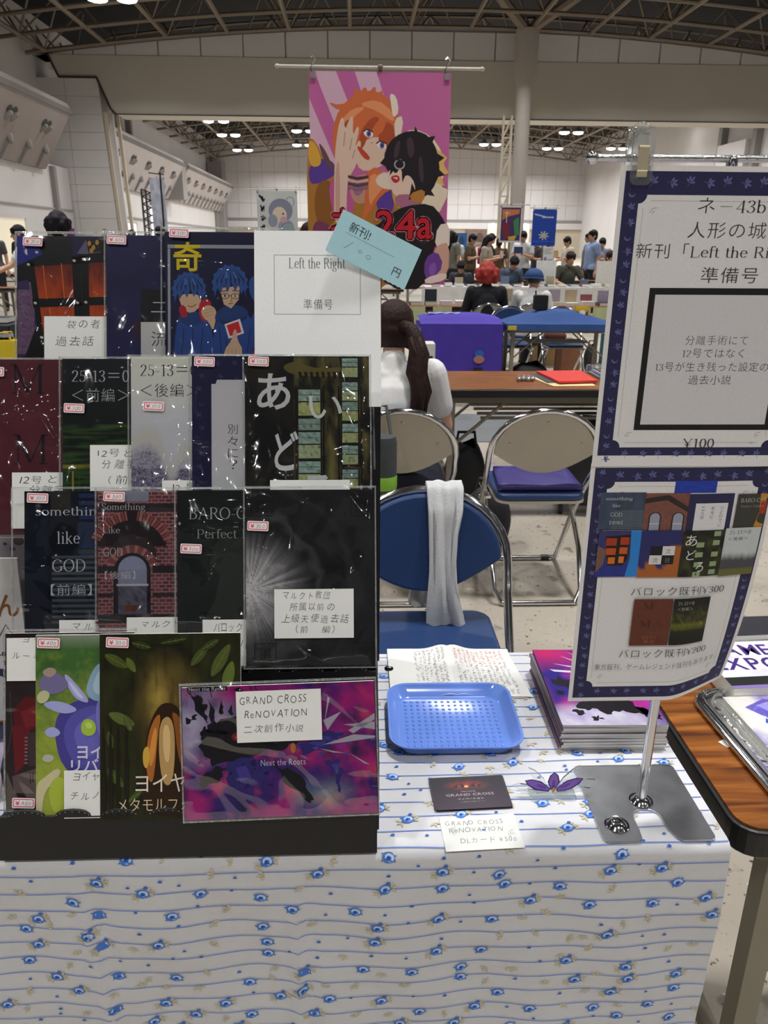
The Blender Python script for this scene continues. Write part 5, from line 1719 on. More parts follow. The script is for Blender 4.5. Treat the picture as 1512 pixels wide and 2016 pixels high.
NAVY, MOTIF = '#27254f', '#63659a'
PW, PH = .210, .297
def border(a, n):
    a.rect(0, 0, 210, 297, '#e9e8e8', 12, 16)
    a.rect(5, 5, 205, 285 if n == 0 else 292, NAVY, 12, 16)
    y0, y1 = (26, 276) if n == 0 else (21, 277)
    for i in range(22):
        y = 12+i*13.2
        for x in (13, 197):
            (moon(a, x, y, 3.2, MOTIF) if i % 3 == 1 else leaf(a, x, y, 5.2, -70+(i*50) % 90, MOTIF))
    for i in range(9):
        x = 32+i*18
        leaf(a, x, 15, 6.2, -60+(i % 2)*70, MOTIF); leaf(a, x+3, (y1+8.5 if n == 0 else y1+8), 5.5, -100+(i % 2)*60, MOTIF)
    a.layer += 1
    x0, x1 = 20, 190
    c = 8
    pts = [(x0+c, y0)]
    for (cx, cy, q0) in ((x1, y0, 180), (x1, y1, 270), (x0, y1, 0), (x0, y0, 90)):
        pts += [(cx+c*math.cos(math.radians(q0-90*i/6)), cy+c*math.sin(math.radians(q0-90*i/6))) for i in range(7)]
    # inner panel, notched at the corners, cut into strips so that it can follow a bent sheet
    st = 10
    for i in range(st):
        u0, u1 = x0+c+(x1-x0-2*c)*i/st, x0+c+(x1-x0-2*c)*(i+1)/st
        a.rect(u0, y0, u1, y1, '#e6e5e6', 1, 14); a.layer -= 1
    for sx in (0, 1):
        u0, u1 = (x0, x0+c) if sx == 0 else (x1-c, x1)
        a.rect(u0, y0+c, u1, y1-c, '#e6e5e6', 1, 14); a.layer -= 1
        for (cy, s) in ((y0, 1), (y1, -1)):
            cx = x0 if sx == 0 else x1
            d = 1 if sx == 0 else -1
            q = [(cx+d*c*math.cos(math.radians(t)), cy+s*c*math.sin(math.radians(t))) for t in range(0, 91, 15)]
            a.poly(q+[(cx+d*c, cy+s*c)], '#e6e5e6', False)
    a.layer += 1
    m = 5
    for p, q, r, s in ((x0+m+7, y0+m, x1-m-7, y0+m+.5), (x0+m+7, y1-m-.5, x1-m-7, y1-m), (x0+m, y0+m+7, x0+m+.5, y1-m-7), (x1-m-.5, y0+m+7, x1-m, y1-m-7)):
        a.rect(p, q, r, s, '#b9b6b4', 10 if r-p > 10 else 1, 10 if s-q > 10 else 1); a.layer -= 1
    a.layer += 1
    for cx, cy in ((x0+15, y0+14), (x1-15, y0+14), (x0+15, y1-14), (x1-15, y1-14)):
        a.line([(cx-3, cy+2), (cx, cy-2), (cx+4, cy-2.5)], .5, '#8a867e', False); a.line([(cx-1, cy+3), (cx+2, cy)], .5, '#8a867e', False)
    a.layer += 1
INK = '#3a383c'
def mkposter(label, loc, bend, art):
    t = thing('poster', label, 'poster', loc)
    def place(x, z, d):
        u, v = x, PH-z
        b = bend(u, v)
        return (b[0], b[1]-d, b[2]+PH-v)
    MB().sheet(lambda p, q: place(-PW/2+PW*p, PH*q, -.0001), 42, 60).obj('sheet', mat('poster_paper', '#e9e8e8', .75, var=.01), t, smooth='all')
    a = Art((0, 0, 210, 297), PW, PH, place)
    a.sub = 2.5 if 'lower' in label else 6
    a.EPS = 4e-5
    art(a)
    a.obj('print', t, .6)
    return t
def up_art(a):
    border(a, 0)
    a.text('ネ－43b', 79, 28, 146, 42, INK, 'serif'); a.text('人形の城', 72, 50, 150, 65, INK, 'serif')
    a.text('新刊「Left the Right」', 23, 70, 187, 86, INK, 'serif'); a.text('準備号', 91, 92, 149, 107, INK, 'serif')
    a.rect(41, 112, 188, 257, '#151316'); a.rect(47.3, 118.5, 181.5, 251, '#d6d5d9')
    for s, b in (('分離手術にて', (84, 158.5, 149, 168)), ('12号ではなく', (82.5, 172, 147, 181)), ('13号が生き残った設定の', (56, 185.5, 175, 195)), ('過去小説', (92.5, 199, 137.5, 208.5))):
        a.text(s, *b, '#5a585c', 'serif')
    a.text('¥100', 96, 266.5, 130, 276.5, INK, 'serif'); a.line([(168, 271), (173, 271)], .5, '#8a867e')
UP = mkposter('upper hanging price poster with navy leaf border and booth number', (.3585, .7885, 1.156), lambda u, v: (u, 0, 0), up_art)
def thumb(a, x0, y0, x1, y1, fn, n=14):
    a.grid(x0, y0, x1, y1, n, n, fn)
def lo_art(a):
    border(a, 1)
    a.grid(95, 20, 142, 34, 12, 4, lambda u, v: mixc(lin('#1c2f98'), lin('#2348b8'), fbm(u*.2, v*.2)))
    # row of covers
    thumb(a, 14, 33, 64, 77, lambda u, v: mixc(lin('#2c3544'), lin('#4a5c78'), fbm(u*.15, v*.03)))
    for i in range(10):
        a.rect(30, 54+i*2.3, 64, 55.2+i*2.3, '#5f6a70'); a.layer -= 1
    a.layer += 1
    for s, b in (('something', (20, 38, 50, 43)), ('like', (28, 46, 37, 50)), ('GOD', (27, 56, 40, 61)), ('【前編】', (27, 66, 41, 70))):
        a.text(s, *b, '#c8ccd2', 'serif')
    thumb(a, 64, 34, 113, 77.5, lambda u, v: mixc(lin('#6b4038'), lin('#8d5a4e'), fbm(u*.4, v*.4)))
    a.poly([(64, 40), (90, 36), (113, 50), (113, 56), (88, 42), (64, 46)], '#2f2627')
    for x in (77, 103):
        a.poly([(x-7, 77.5), (x-7, 62)]+arc(x, 62, 7, 6, 180, 360, 8)+[(x+7, 62), (x+7, 77.5)], '#2a2226')
        a.poly([(x-5.5, 77.5), (x-5.5, 62)]+arc(x, 62, 5.5, 5, 180, 360, 8)+[(x+5.5, 62), (x+5.5, 77.5)], '#9aa0b4'); a.rect(x-5.5, 69, x+5.5, 70, '#d0cccc')
    thumb(a, 113, 35, 164, 78, lambda u, v: lin('#2a2850')); a.rect(121, 46, 158, 78, '#e3e2e6')
    for i, s in enumerate(('ひとりでに', '別々に', '二人は')):
        for j, ch in enumerate(s):
            a.text(ch, 150-i*11, 50+j*5, 153.5-i*11, 54+j*5, '#4a4a52', 'serif')
    thumb(a, 168, 36, 203, 76, lambda u, v: lin('#3a3c34')); a.poly([(194, 36), (203, 36), (203, 76), (192, 76), (196, 58)], '#c88a2a'); a.rect(196, 44, 203, 60, '#a83a20')
    a.text('BARO-CAT', 172, 41, 202, 46, '#c9c8c4', 'serif'); a.text('Perfect Edition', 173, 49, 200, 52, '#9a9a94', 'serif')
    thumb(a, 16, 77, 64, 133, lambda u, v: mixc(lin('#202a78'), lin('#2a3a98') if v > 115 else lin('#4a4058'), fbm(u*.2, v*.1)))
    a.poly([(52, 77), (66, 77), (64, 133), (50, 133), (54, 110)], '#2a86d8'); a.poly([(16, 95), (26, 100), (24, 118), (16, 128)], '#7a5a50')
    a.poly([(24, 84), (52, 82), (51, 112), (46, 119), (29, 119)], '#17120f')
    for q, c in (((25, 86, 37, 95), '#a8381c'), ((41, 85, 51, 94), '#b03c1c'), ((26, 98, 37, 106), '#c85020'), ((41, 97, 50, 105), '#d05a20'), ((29, 109, 37, 117), '#d8701f'), ((41, 108, 47, 116), '#e07a28')):
        a.rect(*q, c); a.layer -= 1
    a.layer += 1
    thumb(a, 64, 77.5, 111, 134, lambda u, v: mixc(lin('#23235a'), lin('#b06428') if (v > 118+6*math.sin(u*.3) or (u > 100 and v > 95)) else lin('#2a2c68'), .95))
    for x, y, c in ((76, 96, '#15151b'), (90, 96, '#dddcdc'), (76, 107, '#dddcdc'), (90, 107, '#15151b')):
        a.rect(x, y, x+14, y+11, c); a.layer -= 1
    a.layer += 1
    a.text('文', 94, 99, 100, 105, '#4a4a4e', 'serif'); a.text('流', 80, 110, 86, 116, '#4a4a4e', 'serif'); a.text('技', 94, 110, 100, 116, '#8a8a8e', 'serif')
    thumb(a, 111, 78, 160, 134, lambda u, v: mixc(lin('#121210'), lin('#4a4a20'), max(0, fbm(u*.15, v*.08)-.35)*1.5))
    for x, w, ys in ((128, 9, (92, 104, 116, 128)), (147, 8, (79, 90, 104, 116, 126))):
        for y in ys:
            a.poly([(x, y), (x+w, y), (x+w, y+6), (x, y+6)], '#8fa87c', False)
    a.layer += 1
    a.text('あ', 115, 83, 128, 96, '#e0e0e0'); a.text('ど', 118, 101, 129, 113, '#e0e0e0'); a.text('ろ', 131, 116, 140, 128, '#e0e0e0')
    thumb(a, 160, 76, 202, 136, lambda u, v: mixc(lin('#c5cdd0'), lin('#4a4a50') if v < 128 else lin('#6a6a3a'), min(1, max(0, (v-103-8*fbm(u*.15, 3))/9))), 24)
    a.text('25-13＝0', 165, 79, 190, 84, '#33383a', 'serif'); a.text('＜後編＞', 165, 87, 188, 91.5, '#33383a', 'serif')
    a.text('バロック既刊¥300', 60, 146, 171, 157, INK, 'serif')
    thumb(a, 65, 161, 110.5, 221, lambda u, v: mixc(lin('#5c2c1c'), lin('#6e3826'), fbm(u*.1, v*.1)))
    a.text('M', 76, 165, 88, 174, '#3a1a14', 'serif'); a.text('M', 75, 188, 87, 197, '#3a1a14', 'serif'); a.text('マルクト', 79, 208, 96, 213, '#9a6a54', 'serif'); a.text('教団', 82, 214, 94, 218, '#9a6a54', 'serif')
    thumb(a, 111.5, 161, 156, 221, lambda u, v: mixc(mixc(lin('#22261a'), lin('#10120e'), abs(v-190)/30), lin('#a8a820'), max(0, 1-abs(v-197)/4)*fbm(u*.5, v*.5)+max(0, 1-abs(v-188)/16)*.6*max(0, fbm(u*.5, v*.3)-.35)))
    a.text('25-13＝0', 117, 165, 136, 169.5, '#b8b8b0', 'serif'); a.text('＜前編＞', 117, 172, 135, 176.5, '#b0b0a8', 'serif')
    a.text('バロック既刊¥200', 54.5, 226, 163, 237, INK, 'serif')
    a.text('東方既刊、ゲームレジェンド既刊もあります。', 27, 245, 182, 253, '#59575a', 'serif')
def lo_bend(u, v):
    s = v/PH
    x = u+PW/2
    k = max(0, x-.117)
    k = math.sqrt(k*k+.0004)-.02
    a = .42*s*s+.06
    return (u-(k*(1-math.cos(a))), k*math.sin(a), .012*s*k/.1*s)
LO = mkposter('lower hanging price poster with rows of cover thumbnails, curled at its right corner', (.3585, .7900, .862), lo_bend, lo_art)

# ================================================================ NEIGHBOUR'S GOODS, RIGHT
M_CLEARTRAY = clear_mat('clear_bag', tint=(.96, .97, .97), bump=.7, bscale=18, base=.07, blend=.25)
def artbag(label, loc, rz, w, h, t, fn, shapes, texts=(), bag=True):
    o = thing('art_book', label, 'book', loc, (0, 0, rz))
    MB().zprism(rrect(-w/2, -h/2, w/2, h/2, .003, 2), 0, t).obj('page_block', M_PAPER, o)
    a = Art((0, 0, w*1000, h*1000), w, h, lambda x, z, d: (x, z-h/2, t+.0003+d))
    a.grid(0, 0, w*1000, h*1000, 30, 36, fn)
    for q, c in shapes:
        a.poly(q, c)
    for tx in texts:
        a.text(*tx)
    a.obj('cover_print', o, .2)
    if bag:
        b = MB().prism(rrect(-w/2-.018, -h/2-.018, w/2+.018, h/2+.018, .022, 5), lambda x, y: (x, y, -.0005), lambda x, y: (x*.97, y*.97, t+.006))
        b.obj('clear_bag', M_CLEARTRAY, o, bevel=.003)
    return o
# chrome-edged tray holding the nearest book
ct = thing('display_tray', 'silver-rimmed tray under the violet art books on the bare wood table', 'tray', (.698, .905, TZ+.0008), (0, 0, math.radians(3)))
MB().zprism(rrect(-.160, -.150, .160, .150, .04, 8), 0, .004).obj('floor_plate', M_BRUSHED, ct)
pr = rrect(-.160, -.150, .160, .150, .04, 8)
MB().tube([(x, y, .006) for x, y in pr], .0055, 10, closed=True).obj('rim', M_CHROME, ct, smooth=True)
MB().tube([(x*.965, y*.962, .011) for x, y in pr], .0032, 8, closed=True).obj('rim_bead', M_CHROME, ct, smooth=True)
viol = lambda u, v: mixc(mixc(lin('#efeae4'), lin('#8a80c8'), (fbm(u*.012, v*.012, 2)-.42)*3), lin('#3a3452'), max(0, fbm(u*.018, v*.014, 7)-.56)*3)
artbag('white and violet art book in a clear bag on the silver-rimmed tray', (.700, .905, TZ+.0055), math.radians(3), .250, .235, .012, viol,
       [([(20, 30), (60, 10), (95, 18), (110, 60), (70, 75), (40, 60)], '#6a5fc0'), ([(40, 26), (62, 18), (72, 40), (52, 46)], '#a9a2e4'), ([(60, 20), (100, 0), (160, 10), (140, 26), (80, 34)], '#c8973a'), ([(36, 60), (90, 130), (150, 220), (140, 230), (76, 150), (30, 70)], '#2c5fc8'), ([(80, 70), (140, 110), (180, 200), (150, 170), (100, 110)], '#d7d2ea'), ([(70, 64), (150, 100), (220, 110), (210, 120), (140, 112)], '#2b2436'), ([(110, 46), (170, 40), (230, 70), (170, 76)], '#ddd8d8'), ([(130, 130), (190, 150), (230, 200), (180, 190)], '#b58ad0'), ([(110, 30), (150, 24), (160, 36), (120, 42)], '#3a63d8'), ([(150, 140), (200, 120), (240, 135), (200, 160)], '#c89a3c')])
artbag('white art book with purple capital letters above the silver-rimmed tray', (.715, 1.095, TZ+.001), math.radians(1), .260, .150, .030, lambda u, v: mixc(lin('#f0eef2'), lin('#c9c2e0'), max(0, fbm(u*.02, v*.02)-.45)*2),
       [([(0, 118), (260, 108), (260, 132), (0, 142)], '#2a2b2c'), ([(0, 142), (260, 132), (260, 150), (0, 150)], '#8a7ab8')],
       [('GAME', 8, 14, 120, 50, '#4a2f80', 'bold'), ('EXPO', 0, 58, 118, 96, '#4a2f80', 'bold')], False)
for i, (c, nm) in enumerate((('#2a2a2e', 'lowest'), ('#6d6a70', 'middle'), ('#33333a', 'topmost'))):
    t = thing('art_book', f'thick dark book, {nm} of three behind the white book with purple capitals', 'book', (.735, 1.150, TZ+.001+i*.0145), (0, 0, math.radians(1+i)), 'dark books at the back of the wood table')
    MB().box(-.12, .12, .022, .085, .001, .0125).obj('page_block', M_PAPER, t)
    cv = MB(); cv.box(-.122, .122, .0205, .087, .0122, .0137); cv.box(-.122, .122, .0205, .087, 0, .0013); cv.box(-.122, -.1205, .0205, .087, 0, .0137)
    cv.obj('cover', mat('dark_cover_'+nm, c, .3), t)
t = thing('paper_slip', 'small white paper slip half under the silver-rimmed tray', 'paper', (.5385, .925, TZ+.0003), (0, 0, .5))
MB().box(-.012, .012, -.008, .008, 0, .0006).obj('slip', M_NOTE, t)

# ================================================================ NEIGHBOUR'S GOODS, LEFT
folding_table('folding table at the left edge, mostly outside the frame', -1.36, -.470, .746, 1.19)
t = thing('tablecloth', 'dark blue cloth on the neighbouring table at the left edge', 'tablecloth', (-.915, .97, TZ))
def ncloth(a, b):
    x, v = -.447+.89*a, b*.70
    if v < .46:
        return (x, .228-v, .004)
    return (x, -.232-.003*math.sin(x*30), .004-(v-.46))
MB().sheet(ncloth, 24, 30).obj('cloth', mat('navy_cotton', '#1d2440', .85, var=.08, scale=40), t, smooth='all')
t = thing('picture_board', 'white board with brown brush lettering and line figures, cut by the left edge', 'sign', (-.585, 1.0, TZ+.005), (math.radians(-6), 0, 0))
MB().box(-.085, .103, 0, .004, .0, .252).obj('board', mat('white_board_card', '#dcdad8', .6), t)
a = Art((0, 0, 188, 252), .188, .252, lambda x, z, d: (x+.009, -.0002-d, z))
a.text('ん', 152, 54, 184, 88, '#8a5a2a', 'bold')
a.line([(150, 120), (162, 100), (172, 120), (166, 140)], 2, '#5a5560'); a.line(arc(160, 160, 18, 16, 0, 360), 1.6, '#5a5560'); a.line(arc(150, 205, 26, 26, 200, 420), 1.6, '#5a5560')
for i in range(4):
    for j in range(4):
        if (i+j) % 2 == 0:
            a.rect(152+i*7, 142+j*7, 159+i*7, 149+j*7, '#34313a'); a.layer -= 1
a.layer += 1
a.ellipse(158, 178, 20, 7, '#2c3a5c', 20)
a.text('AR', 168, 214, 184, 224, '#8a878c', 'serif'); a.text('計', 168, 228, 180, 240, '#8a878c', 'sans')
a.obj('board_print', t, .5)
MB().box(-.085, .103, -.004, .03, -.004, .0).obj('wooden_ledge', M_WOOD, t)
t = thing('photo_card', 'grey photo card with dark blots standing behind the white board', 'card', (-.575, 1.05, TZ+.004), (math.radians(-4), 0, 0))
MB().box(-.08, .098, 0, .002, 0, .292).obj('card', M_NOTE, t)
a = Art((0, 0, 178, 292), .178, .292, lambda x, z, d: (x+.009, -.0002-d, z))
a.grid(0, 0, 178, 292, 24, 30, lambda u, v: mixc(lin('#8d838c'), lin('#a8a0a4'), fbm(u*.03, v*.03)))
for x, y, r in ((160, 30, 8), (168, 12, 5), (150, 42, 4), (140, 34, 3), (172, 44, 5)):
    a.ellipse(x, y, r, r*.8, '#4a3f42', up=False)
a.obj('photo_print', t, .3)
t = thing('art_book', 'clear-bagged book with a yellow patch at the left edge of the picture', 'book', (-.558, .853, TZ+.0055), (0, 0, math.radians(20)))
MB().box(-.09, .085, -.06, .06, 0, .006).obj('page_block', M_PAPER, t)
a = Art((0, 0, 175, 120), .175, .12, lambda x, z, d: (x-.0025, z-.06, .0062+d))
a.grid(0, 0, 175, 120, 16, 12, lambda u, v: mixc(lin('#8f80a8'), lin('#c9b9c8'), fbm(u*.03, v*.03)))
a.poly([(110, 10), (150, 8), (160, 30), (150, 50), (130, 44), (112, 40)], '#e0b820')
a.poly([(100, 60), (170, 70), (170, 110), (110, 108)], '#b8a8c0')
a.obj('cover_print', t, .3)
MB().zprism(rrect(-.096, -.066, .093, .066, .004), -.0003, .0075).obj('clear_bag', M_CLEARTRAY, t)

# ================================================================ CHAIRS
M_VINYL = mat('navy_vinyl', '#1f3a68', .38, var=.06, scale=12, bump=.12, bscale=500)
M_PLATE = mat('beige_steel_plate', '#b5ac9c', .4, var=.05, scale=8)
M_RUBBER = mat('black_rubber', '#1c1c1e', .6)
def folding_chair(label, loc, rz, group='chrome folding chairs'):
    """chrome tube folding chair; its front is local -Y"""
    t = thing('folding_chair', label, 'chair', loc, (0, 0, rz), group)
    B = Vector((0, .12, .56)); U = Vector((0, .22, .975)).normalized()
    bp = lambda x, s: Vector((x, 0, 0))+B+U*s
    arch = [bp(.215*math.cos(math.radians(q)), .05+.185*math.sin(math.radians(q))) for q in range(0, 181, 12)]
    path = [(.185, -.25, .013), (.200, -.08, .30), (.207, .0, .415), (.214, .10, .53)] + arch + [(-.214, .10, .53), (-.207, .0, .415), (-.200, -.08, .30), (-.185, -.25, .013)]
    MB().tube(path, .0115, 10).obj('back_frame', M_CHROME, t, smooth=True)
    MB().tube([(-.185, -.25, .013), (.185, -.25, .013)], .0115, 10).obj('floor_bar', M_CHROME, t, smooth=True)
    for s in (-1, 1):
        MB().tube([(s*.182, -.15, .405), (s*.184, .10, .20), (s*.176, .20, .06), (s*.15, .225, .013)], .0105, 10).obj('rear_leg', M_CHROME, t, smooth=True)
        MB().cap((s*.185, -.03, .385), (s*.212, -.03, .385), .011, .011, 8).obj('pivot', M_CHROME, t, smooth=True)
        MB().bar((s*.19, .03, .40), (s*.19, -.16, .405), .02, .01).obj('seat_rail', M_CHROME, t)
    MB().tube([(-.15, .225, .013), (.15, .225, .013)], .0105, 10).obj('floor_bar', M_CHROME, t, smooth=True)
    for s in (-1, 1):
        MB().tube([(s*.155, -.25, .013), (s*.12, -.25, .013)], .0145, 10).obj('foot_sleeve', M_RUBBER, t, smooth=True)
    seat = rrect(-.178, -.20, .178, .165, .05, 6)
    MB().zprism(seat, .415, .425).obj('seat_pan', M_PLATE, t)
    MB().prism(seat, lambda x, y: (x, y, .4252), lambda x, y: (x*.985, y*.985, .452)).obj('seat', M_VINYL, t, bevel=.010, seg=3)
    lens = [(.198*math.cos(math.radians(q)), .055+.172*math.sin(math.radians(q))) for q in range(0, 181, 9)]
    low = [(-.198+.396*i/14, .055-.085*math.sin(PI*i/14)) for i in range(1, 14)]
    nrm = Vector((0, -.975, .22)).normalized()
    MB().prism(lens+low, lambda x, s: bp(x, s)+nrm*.004, lambda x, s: bp(x*.97, (s-.06)*.97+.06)+nrm*.022).obj('back_pad', M_VINYL, t, bevel=.006)
    pl = MB().prism(lens+low, lambda x, s: bp(x, s)-nrm*.006, lambda x, s: bp(x, s)+nrm*.0035).obj('back_plate', M_PLATE, t)
    for x, s in ((0, .19), (-.14, .1), (.14, .1)):
        MB().ell(tuple(bp(x, s)-nrm*.006), (.005, .005, .005), 8, 5).obj('screw', M_CHROME, pl)
    return t
ch0 = folding_chair('chrome folding chair with navy pad behind our table, white towel over it', (.178, 1.70, 0), 0)
copy_tree(ch0, (.735, 3.02, 0), (0, 0, PI), 'chrome folding chair seen from behind, folded purple cloth on its seat')
copy_tree(ch0, (1.305, 3.06, 0), (0, 0, PI), 'chrome folding chair half hidden by the hanging posters, in front of the suitcase')
copy_tree(ch0, (.175, 3.02, 0), (0, 0, PI), 'chrome folding chair the woman in the white tee sits on')
copy_tree(ch0, (1.45, 8.62, 0), (0, 0, PI), 'chrome folding chair under the red-haired person')
copy_tree(ch0, (1.90, 8.6, 0), (0, 0, PI), 'chrome folding chair under the person in the blue cap')
copy_tree(ch0, (1.58, 7.88, 0), (0, 0, 0), 'navy padded chrome chair behind the purple-covered table')
copy_tree(ch0, (2.10, 7.86, 0), (0, 0, 0), 'chrome chair seen under the right half of the blue-covered table')

# towel over the back of the vendor's chair
tw = thing('towel', 'long white terry towel draped over the navy chair back', 'towel', (.222, 1.70, 0))
def strip(path):
    def fn(a, b):
        f = b*(len(path)-1)
        i = min(int(f), len(path)-2); q = f-i
        y, z, w, c = (path[i][k]*(1-q)+path[i+1][k]*q for k in range(4))
        cr = .006*math.sin(a*11+b*5)+.004*math.sin(a*19-b*9)
        return (c+(2*a-1)*w, y-cr, z)
    return fn
#        y, z, half width, sideways drift
T_FRONT = [(.200, .70, .042, 0), (.202, .765, .044, 0), (.190, .797, .045, .001), (.172, .806, .046, .002), (.148, .796, .047, .003), (.122, .745, .044, .003), (.111, .69, .037, -.002), (.097, .62, .034, -.003), (.086, .56, .036, -.001), (.080, .50, .043, .003), (.078, .45, .048, .007), (.077, .415, .047, .009)]
T_BACK = [(.204, .765, .040, -.004), (.203, .70, .042, -.01), (.203, .60, .046, -.020), (.201, .52, .050, -.026), (.199, .46, .052, -.028), (.198, .445, .050, -.026)]
M_TERRY = mat('white_terry', '#dcdcdd', .95, var=.03, scale=90, bump=.9, bscale=420)
MB().sheet(strip(T_FRONT), 22, 60).obj('towel_cloth', M_TERRY, tw, smooth='all').modifiers.new('thickness', 'SOLIDIFY').thickness = .006
MB().sheet(strip(T_BACK), 18, 30).obj('back_flap', M_TERRY, tw, smooth='all').modifiers.new('thickness', 'SOLIDIFY').thickness = .005

# folded purple cloth on the second chair
t = thing('folded_cloth', 'folded shiny purple cloth on the seat of the chrome chair', 'cloth', (.735, 3.04, .4535))
def pc_(h):
    return lambda a, b: ((a-.5)*(.34-.03*b)+.012*b, -.14+.27*b, h+.004*math.sin(a*9+b*6)+.006*(1-abs(2*b-1)))
q = MB(); q.sheet(pc_(.022), 14, 10)
q.sheet(lambda a, b: (pc_(0)(a, 0)[0], -.14-.004*math.sin(b*PI), .0+.026*b), 14, 3)
q.sheet(lambda a, b: (pc_(0)(a, 1)[0], .13+.004*math.sin(b*PI), .0+.026*b), 14, 3)
q.obj('cloth', mat('purple_nylon', '#3a2f74', .35, var=.08, scale=20, bump=.3, bscale=60), t, smooth='all').modifiers.new('thickness', 'SOLIDIFY').thickness = .006

# ================================================================ ROW BEHIND US
folding_table('brown folding table behind the woman, red folder on its top', .40, 2.1, 3.80, 4.40)
folding_table('brown folding table at the left that the woman in white works at', -1.4, .388, 3.80, 4.40)
def flat_thing(name, label, cat, pts, z, th, m, part='sheet'):
    cx = sum(p[0] for p in pts)/len(pts); cy = sum(p[1] for p in pts)/len(pts)
    t = thing(name, label, cat, (cx, cy, z))
    MB().zprism([(x-cx, y-cy) for x, y in pts], 0, th).obj(part, m, t, bevel=min(.002, th*.3))
    return t
flat_thing('paper_sheet', 'cream paper sheet sticking out under the red folder', 'paper', [(.955, 4.16), (1.0, 4.22), (1.24, 4.0), (1.235, 3.90), (1.01, 3.885)], TZ+.001, .002, mat('cream_paper', '#d8cc98', .8))
flat_thing('document_folder', 'dark grey folder between the cream sheet and the red folder', 'folder', [(.975, 4.24), (1.12, 4.27), (1.2, 4.03), (1.0, 3.97)], TZ+.0035, .004, mat('grey_folder', '#43424a', .5))
rf = flat_thing('document_folder', 'bright red folder lying on the brown table', 'folder', [(1.01, 4.28), (1.265, 4.30), (1.262, 3.965), (1.05, 3.93)], TZ+.008, .012, mat('red_folder', '#d8352c', .45, bump=.1), 'cover')
t = thing('candy_pack', 'small clear pack glinting left of the red folder', 'packet', (.905, 4.06, TZ))
q = MB()
for i in range(4):
    q.cap((-.04+.025*i, -.02+.01*(i % 2), .012), (-.03+.025*i, .03, .014), .013, .012, 8)
q.obj('wrapped_sweets', mat('silver_wrap', '#b9b7bb', .18, metal=.7, bump=.5), t, smooth='all')
t = thing('clear_bag', 'clear bag of blue and white papers at the right end of the brown table', 'bag', (1.43, 4.2, TZ))
MB().zprism(rrect(-.12, -.16, .12, .16, .02), 0, .045).obj('bag', M_CLEARTRAY, t, bevel=.006)
for i, c in enumerate(('#c9cdd2', '#2f78c4', '#dfe2e6', '#3a3c40')):
    MB().box(-.105+.006*i, .1, -.14+.004*i, .14-.01*i, .002+.008*i, .009+.008*i).obj('paper_bundle', mat('bundle_'+c[1:], c, .5), t)

# suitcase behind the third chair
sc = thing('suitcase', 'black soft suitcase standing behind the half-hidden chrome chair', 'suitcase', (1.27, 3.98, 0), (math.radians(0), 0, math.radians(-14)))
M_NYL = mat('black_nylon', '#1d1e24', .55, var=.12, scale=18, bump=.25, bscale=220)
MB().box(-.18, .18, -.12, .12, .05, .50).obj('body', M_NYL, sc, bevel=.04, seg=4)
MB().box(-.14, .14, -.135, -.11, .09, .40).obj('front_pocket', M_NYL, sc, bevel=.012)
MB().tube([(-.06, 0, .49), (-.06, 0, .52), (.06, 0, .52), (.06, 0, .49)], .011, 8).obj('handle', M_RUBBER, sc, smooth=True)
MB().tube([(-.15, -.137, .42), (.15, -.137, .42)], .004, 6).obj('zip', M_CHROME, sc)
for x in (-.14, .14):
    MB().tube([(x-.012, -.09, .03), (x+.012, -.09, .03)], .03, 14).obj('wheel', M_RUBBER, sc, smooth=True)
    MB().tube([(x-.012, .09, .03), (x+.012, .09, .03)], .03, 14).obj('wheel', M_RUBBER, sc, smooth=True)

def soft_bag(name, label, loc, size, col, rz=0, strap=True):
    t = thing(name, label, 'bag', loc, (0, 0, rz))
    sx, sy, sz = size
    q = MB()
    def fn(a, b):
        th = 2*PI*a
        k = math.sin(PI*min(.999, max(.001, .04+.92*b)))**.35
        ss = lambda v: math.copysign(abs(v)**.6, v)
        return (sx/2*k*ss(math.cos(th))*(1+.05*fbm(a*6, b*5, sx)), sy/2*k*ss(math.sin(th)), sz*b*(1+.06*math.sin(th*2)))
    q.sheet(fn, 24, 14)
    q.obj('body', mat('bag_'+name+col[1:], col, .6, var=.15, scale=14, bump=.4, bscale=60), t, smooth='all')
    if strap:
        MB().tube([(-sx*.25, 0, sz*.95), (-sx*.2, -.01, sz*1.18), (sx*.2, -.01, sz*1.18), (sx*.25, 0, sz*.95)], .009, 6).obj('strap', M_RUBBER, t, smooth=True)
    return t
soft_bag('handbag', 'black bag on the floor behind the brown table leg', (.60, 4.06, 0), (.22, .16, .36), '#17171a')
soft_bag('backpack', 'small dark rucksack under the chair with the purple cloth', (.62, 3.42, 0), (.22, .16, .30), '#1b1c22')
# round dark case with lime bands, and tape scraps by it
cs = thing('hanging_case', 'dark grey round case with lime green bands hung from the seated woman\'s chair', 'case', (.100, 2.715, .24))
MB().lathe([(.042, 0), (.050, .012), (.050, .46), (.045, .485), (.02, .49)], n=24).obj('body', mat('charcoal_canvas', '#3d4244', .8, var=.1, scale=30, bump=.2), cs, smooth=True)
for z in (.20, .29):
    MB().lathe([(.0505, z), (.0518, z+.005), (.0518, z+.045), (.0505, z+.05)], n=24).obj('band', mat('lime_band', '#7fb636', .6), cs, smooth=True)
MB().tube([(-.03, 0, .47), (-.02, .09, .54), (-.015, .135, .568), (.015, .135, .568), (.02, .09, .54), (.03, 0, .47)], .006, 8).obj('strap', M_RUBBER, cs, smooth=True)
flat_thing('tape_strip', 'lime green tape stuck on the floor by the towel chair', 'tape', [(.10, 3.16), (.25, 3.20), (.27, 3.30), (.15, 3.30)], .0005, .001, mat('lime_tape', '#8fc048', .5))
